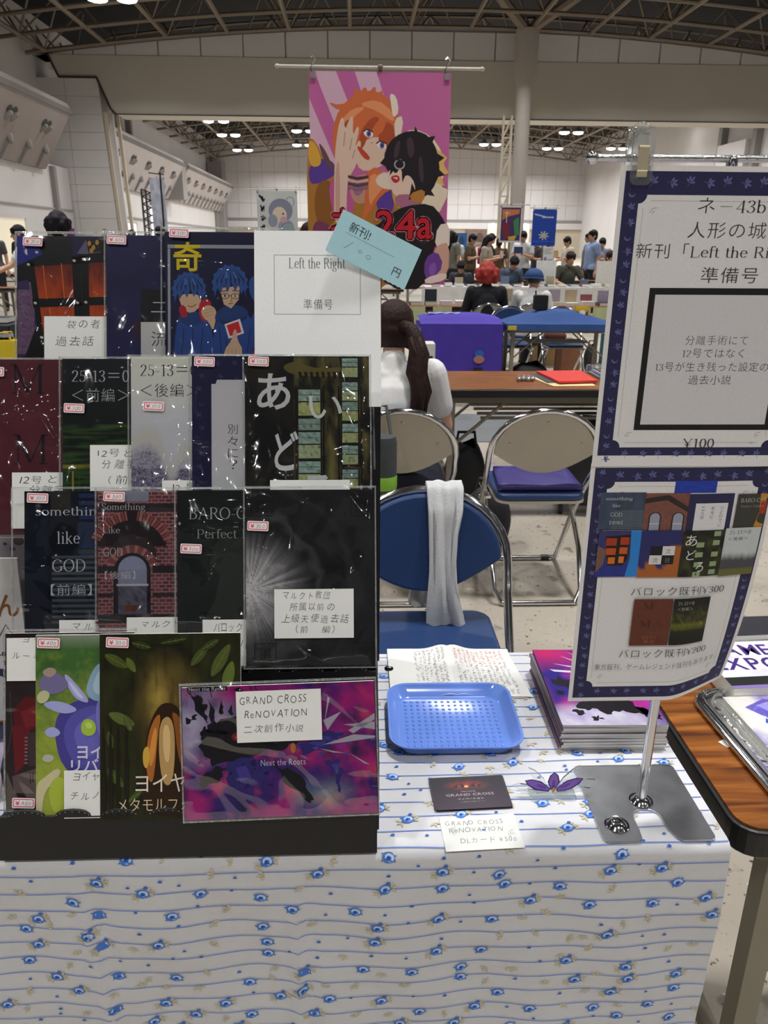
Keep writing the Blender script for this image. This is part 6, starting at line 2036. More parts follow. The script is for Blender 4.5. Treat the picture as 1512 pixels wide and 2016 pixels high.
flat_thing('tape_strip', 'black tape scrap beside the lime tape on the floor', 'tape', [(.245, 3.10), (.33, 3.03), (.35, 3.08), (.27, 3.15)], .0018, .001, mat('black_tape', '#1a1a1c', .5))

# ================================================================ PEOPLE
SKIN = mat('skin', '#c99b80', .5, var=.05, scale=30)
def hair_mat(name, col):
    m = mat(name, col, .62, var=.35, scale=20, bump=.0)
    nt = m.node_tree
    b = nt.nodes['Principled BSDF']
    tc = nt.nodes.new('ShaderNodeTexCoord')
    mp = nt.nodes.new('ShaderNodeMapping')
    mp.inputs['Scale'].default_value = (150, 150, 9)
    n = nt.nodes.new('ShaderNodeTexNoise')
    n.inputs['Scale'].default_value = 1
    n.inputs['Detail'].default_value = 3
    bp = nt.nodes.new('ShaderNodeBump')
    bp.inputs['Strength'].default_value = .9
    bp.inputs['Distance'].default_value = .006
    nt.links.new(tc.outputs['Object'], mp.inputs[0])
    nt.links.new(mp.outputs[0], n.inputs['Vector'])
    nt.links.new(n.outputs['Fac'], bp.inputs['Height'])
    nt.links.new(bp.outputs[0], b.inputs['Normal'])
    b.inputs['Specular IOR Level'].default_value = .25
    return m
HAIRS = {'black': hair_mat('black_hair', '#17131a'), 'brown': hair_mat('dark_brown_hair', '#2c1a17'), 'red': hair_mat('red_dyed_hair', '#a83a33'), 'grey': hair_mat('grey_hair', '#4a4642')}
M_EYE = mat('eye_dark', '#1c1518', .3)
M_LIP = mat('lip', '#9c5a52', .5)
M_MASK = mat('face_mask', '#dcdee2', .8)
def remesh(o, vox, sm=5):
    r = o.modifiers.new('voxel', 'REMESH')
    r.mode = 'VOXEL'; r.voxel_size = vox; r.use_smooth_shade = True
    s = o.modifiers.new('soften', 'SMOOTH')
    s.factor = .5; s.iterations = sm
    return o
def hand(q, wrist, d, side):
    """palm and five bent fingers along d"""
    wrist, d = Vector(wrist), Vector(d).normalized()
    x = d.cross(Vector((0, 0, 1)))
    x = x.normalized() if x.length > .05 else Vector((1, 0, 0))
    y = x.cross(d)
    palm = wrist+d*.075
    q.cap(wrist, palm, .026, .034, 8)
    for i, (o, l) in enumerate(((-.027, .058), (-.009, .068), (.009, .072), (.026, .062))):
        k = palm+x*o+d*.012
        m = k+d*l*.55-y*.004
        q.cap(k, m, .0105, .0098, 6)
        q.cap(m, m+d*l*.42-y*.022, .0098, .0085, 6)
    th = wrist+d*.03+x*(-.024*side)
    q.cap(th, th+x*(-.03*side)+d*.035, .013, .010, 6)
    q.cap(th+x*(-.03*side)+d*.035, th+x*(-.034*side)+d*.065-y*.008, .010, .009, 6)
def person(label, x, y, rz, pose='stand', top='#888888', bottom='#2a2c34', hair='black', style='short', arms='down', h=1.0, vox=.013, mask=False, sleeves='short', lean=0.0, nod=0.0, z0=0.0, extra=None, face=True):
    """one figure, front towards local -Y; the body is a single skin with hair and clothes on it"""
    Z = {'stand': .88, 'sit': .50}[pose]
    hip = Vector((0, 0, Z))
    L = lambda p: Vector((p[0], p[1]-math.sin(lean)*(p[2]-Z) if p[2] > Z else p[1], Z+(p[2]-Z)*math.cos(lean) if p[2] > Z else p[2]))
    S = Z-.88
    V = lambda x, y, z: L((x, y, z+S))
    chest, neck, head = V(0, 0, 1.24), V(0, .005, 1.42), V(0, -.02-math.sin(nod)*.08, 1.555-.02*math.sin(nod))
    sh = [V(s*.175, .01, 1.37) for s in (-1, 1)]
    if arms == 'down':
        el = [V(s*.225, .03, 1.10) for s in (-1, 1)]; wr = [V(s*.235, -.03, .86) for s in (-1, 1)]
    elif arms == 'hold':       # both hands before the chest
        el = [V(s*.235, -.03, 1.11) for s in (-1, 1)]; wr = [V(s*.10, -.25, 1.17) for s in (-1, 1)]
    elif arms == 'desk':       # forearms forward and low
        el = [V(s*.24, -.07, 1.12) for s in (-1, 1)]; wr = [V(s*.15, -.31, 1.10) for s in (-1, 1)]
    elif arms == 'reach':
        el = [V(-.25, -.10, 1.14), V(.26, -.18, 1.13)]; wr = [V(-.14, -.34, 1.08), V(.30, -.42, 1.02)]
    elif arms == 'up':
        el = [V(-.235, -.03, 1.11), V(.25, -.20, 1.30)]; wr = [V(-.10, -.25, 1.12), V(.15, -.40, 1.42)]
    b = MB()
    b.cap(V(0, 0, .95), chest, .13, .135, 12); b.cap(V(-.06, 0, .9), V(.06, 0, .9), .125, .125, 12); b.cap(V(-.10, .0, 1.33), V(.10, .0, 1.33), .085, .085)
    b.cap(V(0, .01, 1.36), V(0, -.01, 1.48), .055, .05)
    for i in (0, 1):
        s = (-1, 1)[i]
        b.cap(sh[i], el[i], .052, .040); b.cap(el[i], wr[i], .040, .027)
        hand(b, wr[i], wr[i]-el[i], s)
    if pose == 'stand':
        kn = [V(s*.095, -.015, .47) for s in (-1, 1)]; an = [V(s*.10, .02, .075) for s in (-1, 1)]
    else:
        kn = [Vector((s*.11, -.42, .49)) for s in (-1, 1)]; an = [Vector((s*.11, -.38, .075)) for s in (-1, 1)]
    for i in (0, 1):
        s = (-1, 1)[i]
        b.cap(V(s*.085, 0, .87), kn[i], .085, .056); b.cap(kn[i], an[i], .054, .038)
        b.cap(an[i]+Vector((0, .03, -.035)), an[i]+Vector((0, -.13, -.042)), .036, .032)
    H = head
    def hp(x, y, z):
        c, q = math.cos(nod), math.sin(nod)
        return (H.x+x, H.y+y*c-z*q, H.z+z*c+y*q)
    b.ell(tuple(H+Vector((0, .01, .02))), (.077, .094, .100)); b.ell(hp(0, -.022, -.045), (.058, .062, .062))
    b.cap(hp(0, -.086, .012), hp(0, -.101, -.018), .011, .014, 8)
    for s in (-1, 1):
        b.ell(hp(s*.080, .012, -.005), (.012, .022, .03), 8, 6)
    body = b.obj('person', SKIN, None, (x, y, z0), (0, 0, rz), label=label, category='person')
    body.scale = (h, h, h)
    remesh(body, vox)
    # head details
    hm = HAIRS.get(hair)
    q = MB()
    if style == 'cap':
        q.ell(hp(0, .025, .02), (.088, .092, .085))
    else:
        q.ell(hp(0, .022, .040), (.090, .100, .098)); q.ell(hp(0, .045, -.01), (.084, .070, .085))
        for k in range(7):
            a = -60+20*k
            q.cap(hp(.075*math.sin(math.radians(a)), -.080*math.cos(math.radians(a))+.012, .085), hp(.084*math.sin(math.radians(a)), -.088*math.cos(math.radians(a))+.008, .042 if abs(a) < 45 else -.01), .020, .010, 6)
    if style == 'puffy':
        for k in range(14):
            a = 2*PI*k/14
            q.ell(hp(.108*math.cos(a), .035+.09*math.sin(a), .035-.05*(k % 2)), (.046, .046, .046), 8, 6)
        q.ell(hp(0, .03, .07), (.10, .11, .085))
        q.cap(hp(0, .09, .03), hp(0, .085, -.06), .075, .06)
        q.cap(hp(.06, .05, .0), hp(.085, .055, -.065), .06, .04); q.cap(hp(-.06, .05, .0), hp(-.085, .055, -.065), .06, .04)
    if style in ('long', 'ponytail'):
        q.cap(hp(.07, .02, 0), hp(.075, .03, -.13 if style == 'long' else -.06), .035, .03); q.cap(hp(-.07, .02, 0), hp(-.075, .03, -.13 if style == 'long' else -.06), .035, .03)
        if style == 'long':
            q.cap(hp(0, .08, .0), V(0, .13, 1.25), .07, .06)
    remesh(q.obj('hair', hm, body), vox, 2)
    if style == 'ponytail':
        q = MB()
        pts = [(-.04, .09, .005), (-.075, .125, -.005), (-.10, .135, -.05), (-.115, .13, -.12), (-.11, .13, -.20), (-.125, .125, -.28), (-.115, .12, -.36), (-.14, .11, -.42)]
        rad = [.03, .026, .035, .044, .046, .042, .034, .012]
        q.tube([hp(*p) for p in pts], 0, 12, radii=rad)
        for k in range(16):
            rk = random.Random(k)
            o, w0 = rk.uniform(.016, .036), rk.uniform(0, 6)
            q.tube([hp(p[0]+o*math.cos(k*.9+.5*i)+.006*math.sin(w0+i*1.7), p[1]+o*.8*math.sin(k*.9+.5*i), p[2]-(.03*rk.random() if i > 3 else 0)) for i, p in enumerate(pts[2:])], 0, 6, radii=[.012, .016, .016, .013, .010, .003])
        q.obj('ponytail', hm, body, smooth='all')
        MB().tube([hp(-.07+.022*math.cos(a), .118+.022*math.sin(a), -.003) for a in [2*PI*i/12 for i in range(12)]], .008, 6, closed=True).obj('hair_tie', M_RUBBER, body, smooth=True)
    if style == 'cap':
        cm_ = mat('blue_cap', '#27477c', .8, bump=.2)
        q = MB().sheet(lambda a, c: hp(.112*math.cos(2*PI*a)*math.sin(PI*.52*c+.01), .03+.122*math.sin(2*PI*a)*math.sin(PI*.52*c+.01), .03+.105*math.cos(PI*.52*c)), 24, 10)
        q.sheet(lambda a, c: hp((.108+.02*c)*math.cos(2*PI*a), .03+(.118+(.075 if math.sin(2*PI*a) < -.3 else .012)*c)*math.sin(2*PI*a), .030-.028*c), 24, 3)
        q.obj('cap', cm_, body, smooth='all').modifiers.new('thickness', 'SOLIDIFY').thickness = .006
    if face:
        for s in (-1, 1):
            MB().ell(hp(s*.030, -.078, .012), (.012, .008, .007), 8, 6).obj('eye', M_EYE, body, smooth='all')
            MB().cap(hp(s*.018, -.083, .032), hp(s*.043, -.076, .034), .004, .003, 6).obj('eyebrow', hm, body, smooth='all')
        if mask:
            MB().ell(hp(0, -.045, -.045), (.062, .058, .048), 12, 8).obj('face_mask', M_MASK, body, smooth='all')
        else:
            MB().cap(hp(-.018, -.080, -.052), hp(.018, -.080, -.052), .006, .006, 6).obj('mouth', M_LIP, body, smooth='all')
    # clothes
    tmm = mat('shirt_'+top[1:], top, .85, var=.07, scale=14, bump=.3, bscale=30)
    q = MB()
    q.cap(V(0, 0, .93), chest, .155, .152, 14); q.cap(V(-.06, 0, .90), V(.06, 0, .90), .14, .14, 12); q.cap(V(-.105, .0, 1.33), V(.105, .0, 1.33), .098, .098)
    q.cap(V(0, .012, 1.36), V(0, .010, 1.415), .08, .066)
    for i in (0, 1):
        e = el[i] if sleeves == 'long' else sh[i]+(el[i]-sh[i])*.62
        q.cap(sh[i], e, .068, .062 if sleeves != 'long' else .055)
        if sleeves == 'long':
            q.cap(el[i], el[i]+(wr[i]-el[i])*.85, .055, .042)
    remesh(q.obj('shirt', tmm, body), vox, 3)
    q = MB()
    if bottom.startswith('skirt'):
        bm_ = mat('skirt_navy', bottom[5:], .85, var=.1, scale=20)
        q.cap(V(-.07, 0, .90), V(.07, 0, .90), .150, .150, 14)
        for s in (-1, 1):
            q.cap(V(s*.09, .02, .87), kn[(s+1)//2]+Vector((0, .04, 0)), .125, .10)
        q.cap(V(0, 0, .86), (kn[0]+kn[1])/2+Vector((0, .04, 0)), .12, .10)
        q.cap(V(-.09, .05, .87), V(.09, .05, .87), .165, .165, 14); q.cap(V(0, .07, .86), V(0, .05, .95), .17, .15)
        remesh(q.obj('skirt', bm_, body), vox, 3)
    else:
        bm_ = mat('trousers_'+bottom[1:], bottom, .85, var=.1, scale=20)
        q.cap(V(-.06, 0, .89), V(.06, 0, .89), .138, .138, 14)
        for i in (0, 1):
            s = (-1, 1)[i]
            q.cap(V(s*.085, 0, .87), kn[i], .098, .072); q.cap(kn[i], kn[i]+(an[i]-kn[i])*.93, .070, .056)
        remesh(q.obj('trousers', bm_, body), vox, 3)
    q = MB()
    for i in (0, 1):
        q.cap(an[i]+Vector((0, .035, -.036)), an[i]+Vector((0, -.14, -.040)), .039, .036)
    q.obj('shoes', mat('dark_shoe', '#2b2a2c', .6), body, smooth='all')
    if extra:
        extra(body, V, hp, wr)
    return body

def backpack(col):
    def fn(body, V, hp, wr):
        MB().prism(rrect(-.14, -.20, .14, .22, .06, 5), lambda a, c: V(a, .13, 1.16+c), lambda a, c: V(a*.9, .27, 1.16+c*.92)).obj('worn_backpack', mat('pack_'+col[1:], col, .7, bump=.2), body, bevel=.03)
    return fn
def holding(col, name='held_book'):
    def fn(body, V, hp, wr):
        c = (wr[0]+wr[1])/2+Vector((0, -.10, .03))
        MB().box(c.x-.10, c.x+.10, c.y-.01, c.y+.01, c.z-.01, c.z+.14).obj(name, mat('held_'+col[1:], col, .6), body)
    return fn

# the woman at the brown table, seen from behind
person('woman with a dark brown ponytail in a white tee, seated with her back to us', .150, 3.09, PI*.97, 'sit', '#e2e0de', 'skirt#1b1d2c', 'brown', 'ponytail', 'desk', .90, .008, lean=.12, nod=.25, z0=0)
# back row, seated away from us
person('person with bright red bushy hair and a black top, seated with back to us', 1.42, 8.58, PI, 'sit', '#1a1b22', '#1c1d24', 'red', 'puffy', 'desk', .92, .010, sleeves='long', nod=.1)
person('person in a blue cap and white shirt, seated and turned left', 1.90, 8.55, PI*.86, 'sit', '#dcdad8', '#33343c', 'grey', 'cap', 'desk', .88, .010, mask=True, sleeves='long', lean=.15, nod=.15)
# across the aisle, seated towards us
person('person in a blue-grey top bowing a black-haired head over the white table', 2.86, 14.9, .2, 'sit', '#4c5a6e', '#22242c', 'black', 'short', 'desk', .95, .012, lean=.30, nod=.7)
person('man in an olive shirt leaning to reach over the white table', 3.93, 14.85, .1, 'sit', '#46463c', '#22242c', 'brown', 'short', 'reach', 1.0, .012, lean=.22, nod=.25)
person('woman in a pale pink top seated at the right end of the white table', 4.72, 14.8, .3, 'sit', '#d6bfb8', '#22242c', 'brown', 'short', 'hold', 1.0, .012, nod=.1)
person('small dark-haired person seated low left of the red hair', 1.98, 14.9, -.2, 'sit', '#3a3a44', '#22242c', 'black', 'short', 'desk', .88, .013, lean=.3, nod=.6)
# standing crowd on the right
CR = [('person with long dark hair and grey dress right beside the pink banner', 2.16, 18.2, PI*.8, '#7d7a70', 'black', 'long', 'down', None, 1.0),
      ('person in a white shirt with back turned, second from the pink banner', 2.36, 19.2, PI*.9, '#d8d8d8', 'black', 'short', 'down', None, .97),
      ('man in a brown shirt reading, left of the hanging purple poster', 2.66, 18.6, 1.2, '#5c4a34', 'black', 'short', 'hold', holding('#c9c4ba'), .97),
      ('person in a beige top with bobbed black hair, leaning over a book', 2.83, 17.3, 1.1, '#a89c8c', 'black', 'long', 'hold', holding('#d8d4cc'), .95),
      ('masked person with black hair carrying a pink backpack', 3.18, 19.1, 1.3, '#1d1e26', 'black', 'short', 'hold', backpack('#a8205c'), .98),
      ('person in a brown coat half behind the purple poster', 3.55, 19.9, PI*.9, '#5a4028', 'brown', 'short', 'down', None, .92),
      ('man in a white tee looking down between the two hanging posters', 3.86, 18.5, -.5, '#dcdde0', 'black', 'short', 'hold', holding('#3a4a70'), 1.01),
      ('person in a black top holding a booklet under the blue poster', 4.32, 18.0, 1.2, '#1a1b20', 'black', 'short', 'hold', holding('#d9d9da'), .92),
      ('person in dark grey right of the blue poster, arms forward', 4.66, 20.6, -1.2, '#34343a', 'black', 'short', 'hold', None, .93),
      ('person in a cream top looking left behind the man in light blue', 5.17, 19.5, -1.3, '#cfc4b2', 'black', 'short', 'hold', holding('#c8a078'), .95),
      ('tall man in a light blue shirt facing left', 5.20, 17.6, -1.3, '#8fa4cc', 'black', 'short', 'down', None, 1.02),
      ('person in grey with a black backpack, right of the man in light blue', 5.70, 19.6, -1.5, '#77787c', 'black', 'short', 'down', backpack('#1c1d22'), 1.0),
      ('person in a dark bucket hat near the right edge of the aisle crowd', 5.60, 18.2, -.4, '#8b8f9a', 'black', 'short', 'hold', None, .93),
      ('person in black in the far aisle, head just right of the hat', 6.35, 21.5, .4, '#2a2a30', 'black', 'short', 'down', None, 1.0)]
for lb, x, y, rz, c, hr, st, ar, ex, h in CR:
    person(lb, x, y, rz, 'stand', c, '#26282f', hr, st, ar, h, .015, mask='masked' in lb, extra=ex, nod=.35 if ar == 'hold' else .05)
CL = [('person with black hair close behind the treasure chest booklet, purple bag on shoulder', -3.25, 9.1, PI, '#15151c', 'black', 'puffy', 'down', backpack('#4a3a86'), 1.0, .012),
      ('man in a blue shirt at the left edge, arm stretched over the table', -4.35, 9.6, -1.4, '#2c4f88', 'black', 'short', 'reach', None, .93, .013),
      ('man in a navy vest with white sleeves, left of the chest booklet', -4.55, 11.3, -1.2, '#c8ccd4', 'black', 'short', 'reach', None, .95, .013),
      ('man in black just left of the chest booklet, looking down', -4.40, 12.2, -.9, '#17181f', 'black', 'short', 'hold', None, .96, .013),
      ('person in dark clothes far left of the panelled pier', -6.6, 16.5, .3, '#22242c', 'black', 'short', 'down', None, .97, .015),
      ('person whose head shows above the plain navy booklet, left one', -6.05, 20, .6, '#3c3c44', 'black', 'short', 'down', None, 1.0, .015),
      ('person whose head shows above the plain navy booklet, right one', -5.5, 20.3, 2.6, '#4a4650', 'black', 'short', 'down', None, 1.0, .015),
      ('person behind the tall flag banner', -4.15, 17.5, PI, '#3a3c42', 'black', 'short', 'down', None, 1.02, .015),
      ('long-haired person left of the pink banner seen above the white booklet', -.42, 7.4, .9, '#3c2f38', 'brown', 'long', 'down', None, .93, .010),
      ('person in grey in the distant left aisle', -7.4, 16.9, .2, '#55565c', 'black', 'short', 'down', None, .98, .015)]
for lb, x, y, rz, c, hr, st, ar, ex, h, vx in CL:
    person(lb, x, y, rz, 'stand', c, '#26282f', hr, st, ar, h, vx, extra=ex, nod=.2)

# ================================================================ TABLES ACROSS THE AISLE AND THEIR GOODS
def draped(label, x0, x1, y0, y1, col, drop, hump=None, front_art=None, z=TZ, ztop=None):
    """cloth over a table: flat top with an optional hump, falling at the front and sides"""
    t = thing('tablecloth', label, 'tablecloth', ((x0+x1)/2, (y0+y1)/2, z))
    w, d = x1-x0, y1-y0
    def top(a, b):
        h = .004
        x, y = -w/2+w*a, -d/2+d*b
        if hump:
            cx, hw, hh, yy = hump
            h += hh*max(0, min(1, 1.5-abs(x-cx)/hw*1.0))*max(0, min(1, (b-yy)*3.5))
        return (x, y, h+.004*fbm(x*5, y*5, w))
    q = MB()
    q.sheet(top, 30, 14)
    q.sheet(lambda a, b: (-w/2+w*a, -d/2-.004-.012*b-.006*math.sin(a*17)*b, .004-drop*b+.004*fbm(-w*2.5+w*5*a, -d*2.5, w)*(1-b)), 30, 10)
    for s in (-1, 1):
        q.sheet(lambda a, b: (s*(w/2+.004+.01*b), -d/2+d*a+.0, .004-drop*b), 8, 6)
    q.obj('cloth', mat('cloth_'+col[1:], col, .8, var=.08, scale=9, bump=.25, bscale=25), t, smooth='all')
    if front_art:
        a = Art((0, 0, w*1000, drop*1000), w, drop, lambda x, zz, dd: (x, -d/2-.022-dd, zz-drop))
        front_art(a)
        a.obj('cloth_print', t, .8)
    return t
def pa(a):
    W, H = a.box[2], a.box[3]
    # plain round-headed doll figure and a line of kana along the hem
    a.ellipse(W*.72, H*.42, 42, 40, '#2c62b8'); a.ellipse(W*.72, H*.50, 50, 36, '#a87868'); a.poly([(W*.66, H*.62), (W*.77, H*.62), (W*.79, H*.95), (W*.64, H*.95)], '#26222e')
    a.poly([(W*.52, H*.70), (W*.66, H*.66), (W*.66, H*.72), (W*.54, H*.76)], '#2c2832')
    for i, ch in enumerate('ゆがみうた'):
        a.text(ch, 60+i*62, H*.86, 108+i*62, H*.86+50, '#b9b2dc', 'bold')
folding_table('folding table hidden under the purple printed cloth', .60, 1.30, 7.12, 7.58)
PT = draped('purple cloth printed with a little figure over a table beyond the woman', .59, 1.345, 7.10, 7.60, '#4632a0', .62, (0.0, .38, .065, .1), pa)
MB().sheet(lambda a, b: (-.28+.30*a, .04+.10*b, .0755+.004*math.sin(a*20)), 12, 3).obj('top_print', mat('pale_print', '#a9a6cc', .8, var=.3, scale=40), PT, smooth='all')
t = thing('storage_box', 'white box end standing between the woman and the purple cloth', 'box', (.60, 6.6, 0))
MB().box(-.07, .07, -.1, .1, 0, .60).obj('carton', mat('white_carton', '#d5d2cc', .8), t, bevel=.004)
MB().box(-.05, .05, -.101, -.099, .45, .5).obj('hand_hole', M_DARK, t)
folding_table('folding table under the blue sheet, its olive legs showing', 1.36, 2.42, 7.10, 7.56)
draped('blue cloth over a table with a raised heap in its middle', 1.372, 2.44, 7.09, 7.58, '#274a86', .055, (.0, .33, .10, .15))
flat_thing('tape_strip', 'yellow label on the edge of the blue-covered table', 'label', [(1.38, 7.06), (1.46, 7.06), (1.46, 7.066), (1.38, 7.066)], TZ-.045, .04, mat('yellow_label', '#c9b23a', .6), 'label')
t = thing('cloth_corner', 'loose end of blue cloth hanging from the right of its table', 'cloth', (2.45, 7.1, TZ))
MB().sheet(lambda a, b: (.28*a*(1-.3*b), -.02+.12*b-.03*math.sin(a*6), .008-.05*a-b*(.20-.12*abs(a-.2))), 12, 8).obj('cloth', mat('cloth_274a86', '#274a86', .8), t, smooth='all').modifiers.new('thickness', 'SOLIDIFY').thickness = .004
t = thing('black_box', 'black upright pouch on the heap of blue cloth', 'pouch', (1.745, 7.42, TZ+.108))
MB().prism(rrect(-.062, 0, .062, .135, .012, 3), lambda x, z: (x, -.05, z), lambda x, z: (x, .05, z)).obj('pouch_body', mat('black_felt', '#17171b', .8), t, bevel=.006)
MB().box(-.055, -.045, -.01, .01, .13, .175).obj('aerial', M_RUBBER, t)
t = thing('snack_pouch', 'yellow and brown stand-up snack pouch on the blue cloth', 'pouch', (2.115, 7.32, TZ+.009))
def pouch(a, b):
    th = 2*PI*a
    k = .045*(1-b)**.8+.003
    return (.066*math.copysign(abs(math.cos(th))**.5, math.cos(th))*(1+.08*b), k*math.sin(th), .145*b)
MB().sheet(pouch, 24, 10).obj('pouch_film', mat('yellow_film', '#c8a22a', .3, var=.05), t, smooth='all')
a = Art((0, 0, 130, 145), .12, .145, lambda x, z, d: (x, -.045*max(.01, 1-z/.145)**.8-.006-d, z))
a.poly([(8, 40), (30, 60), (40, 110), (10, 120)], '#4a3a1c'); a.poly([(122, 40), (100, 60), (90, 110), (120, 120)], '#4a3a1c'); a.poly([(40, 100), (65, 90), (90, 100), (80, 140), (50, 140)], '#5a4420'); a.ellipse(65, 60, 30, 24, '#dcdcda')
a.obj('pouch_print', t, .4)
# paper bag and bags on the aisle floor
t = thing('paper_bag', 'brown paper carrier bag on the floor beneath the blue-covered table', 'bag', (2.43, 8.82, 0))
MB().prism([(-.14, 0), (.14, 0), (.13, .30), (-.13, .30)], lambda x, z: (x, -.05, z), lambda x, z: (x, .05, z)).obj('bag_body', mat('kraft_paper', '#8a5a40', .8, var=.12, scale=12, bump=.2), t)
MB().box(-.141, -.08, -.052, -.05, .0, .29).obj('side_stripe', mat('kraft_dark', '#6a4432', .8), t)
for y in (-.045, .045):
    MB().tube([(-.05, y, .295), (-.04, y, .39), (.04, y, .39), (.05, y, .295)], .004, 6).obj('cord_handle', M_RUBBER, t)
soft_bag('sack', 'big black bag on the floor right of the purple cloth', (1.66, 7.33, 0), (.40, .3, .32), '#141416', strap=False)
soft_bag('handbag', 'small dark bag beside the brown paper bag', (2.72, 8.9, 0), (.14, .14, .3), '#26262a')
soft_bag('handbag', 'dark red crumpled bag on a chair seat under the blue-covered table', (2.02, 7.86, .455), (.22, .16, .12), '#5a2a26', strap=False)

# the table row beyond (seen behind the red hair) and the white table across that aisle
ORD = ['first', 'second', 'third', 'fourth', 'fifth', 'sixth', 'seventh', 'eighth', 'ninth', 'tenth']
def goods(where, x0, x1, y, z, n, seed):
    r = random.Random(seed)
    cols = {'white': '#e4e2de', 'pale blue': '#c8ccd4', 'charcoal': '#3a3c48', 'tan': '#b8a888', 'slate blue': '#6a7c9c', 'brick red': '#8a4a4c', 'cream': '#d8d0bc', 'dark green': '#4a6a58', 'lilac': '#a9a4b8', 'black': '#2c2c34'}
    for i in range(n):
        x = x0+(x1-x0)*(i+.5)/n
        w = min(.145, (x1-x0)/n*.9)
        cn = r.choice(list(cols))
        c = cols[cn]
        t = thing('book', f'thick {cn} book, {ORD[i]} from left {where}', 'book', (x, y+r.uniform(-.03, .03), z), (0, 0, r.uniform(-.08, .08)))
        th = r.uniform(.03, .055)
        MB().box(-w/2+.001, w/2-.002, -.099, .099, .001, th-.001).obj('page_block', M_PAPER, t)
        cv = MB(); cv.box(-w/2, w/2, -.1, .1, th-.0015, th); cv.box(-w/2, w/2, -.1, .1, 0, .0015); cv.box(-w/2-.001, -w/2+.001, -.1, .1, 0, th)
        cv.obj('cover', mat('stack_'+c[1:], c, .4), t)
        r.random()
        if r.random() < .5:
            cc = r.choice(list(cols.values()))
            MB().box(-w/2, w/2, (.03), .034, th, th+r.uniform(.07, .15)).obj('stand_card', mat('stack_'+cc[1:], cc, .5), t)
folding_table('folding table before the red-haired person', .35, 2.15, 9.25, 9.70)
folding_table('folding table to the right of the person in the blue cap', 2.17, 3.97, 9.25, 9.70)
folding_table('folding table further left beyond the brown table row', -1.47, .33, 9.25, 9.70)
goods('before the red-haired person', .45, 2.1, 9.5, TZ+.001, 9, 3)
goods('on the table right of the blue cap', 2.3, 3.9, 9.5, TZ+.001, 8, 4)
for x, w, lb in ((.72, .20, 'pale green paper hanging left of the red-haired person'), (1.02, .22, 'pale green paper hanging close beside the red-haired person'), (2.62, .30, 'pale green paper hanging right of the blue cap'), (2.9, .2, 'second pale green paper hanging right of the blue cap')):
    t = thing('hanging_paper', lb, 'paper', (x, 9.225, .70))
    MB().sheet(lambda a, b: ((a-.5)*w, -.006*math.sin(a*9), -.30*b), 8, 4).obj('sheet', mat('pale_green_paper', '#c4cc9c', .8, var=.06, scale=10), t).modifiers.new('thickness', 'SOLIDIFY').thickness = .002
for x, c, lb in ((3.25, '#3a8a9c', 'teal box under the table right of the yellow pouch'), (1.1, '#8a6a48', 'cardboard carton under the table behind the red-haired person'), (2.3, '#a08458', 'cardboard carton under the table behind the blue cap'), (3.74, '#3a7a98', 'blue-green carton at the right end under the far table')):
    t = thing('carton', lb, 'box', (x, 9.5, 0))
    MB().box(-.2, .2, -.13, .13, 0, .44).obj('carton_body', mat('carton_'+c[1:], c, .8), t, bevel=.006)
    MB().box(-.2, .2, -.13, .0, .44, .446).obj('flap', mat('carton_'+c[1:], c, .8), t)
# white clothed tables across
for x0, x1, lb in ((1.2, 2.98, 'left'), (3.0, 4.55, 'middle')):
    folding_table(f'folding table under the {lb} white cloth across the aisle', x0, x1, 13.6, 14.06)
    draped(f'{lb} white cloth over the table across the aisle', x0-.01, x1+.01, 13.58, 14.08, '#d6d3d0' if lb == 'left' else '#cfccc9', .42)
folding_table('bare folding table right of the white-clothed tables', 4.6, 6.4, 13.6, 14.06)
goods('on the left white-clothed table', 1.3, 2.9, 13.8, TZ+.014, 8, 5)
goods('on the middle white-clothed table', 3.1, 4.5, 13.8, TZ+.014, 7, 6)
goods('on the bare table at far right', 4.7, 6.2, 13.8, TZ+.001, 8, 9)
for x, lb, c in ((3.35, 'clear display case with white papers right of the blue cap', '#d9dbdc'), (4.42, 'white paper bag behind the far right stacks', '#dcdad6')):
    t = thing('paper_stand', lb, 'stand', (x, 14.02, TZ+.014))
    MB().prism(rrect(-.17, 0, .17, .42, .02, 3), lambda a, z: (a, -.05, z), lambda a, z: (a, .02, z)).obj('panel', mat('panel_'+c[1:], c, .6), t)
    MB().box(-.15, .15, -.08, .06, -.003, .01).obj('foot', M_WALL2, t)
# rows further back: tables only seen as strips
for i, (x0, x1, y) in enumerate(((1.0, 6.6, 16.4), (1.0, 8.6, 22.5), (-9.0, -3.6, 12.6), (-9, -4, 18.2), (-3.5, .8, 12.85))):
    n = max(1, round((x1-x0)/1.85))
    for k in range(n):
        a0 = x0+(x1-x0)*k/n
        lb = ['behind the seated row', 'at the far end of the right aisle', 'under the crowd at the left edge', 'in the far left aisle', 'behind the pale banner'][i]
        folding_table(f'distant folding table {lb}, {ORD[k]} from the left', a0+.01, a0+(x1-x0)/n-.01, y, y+.46, group='distant tables')

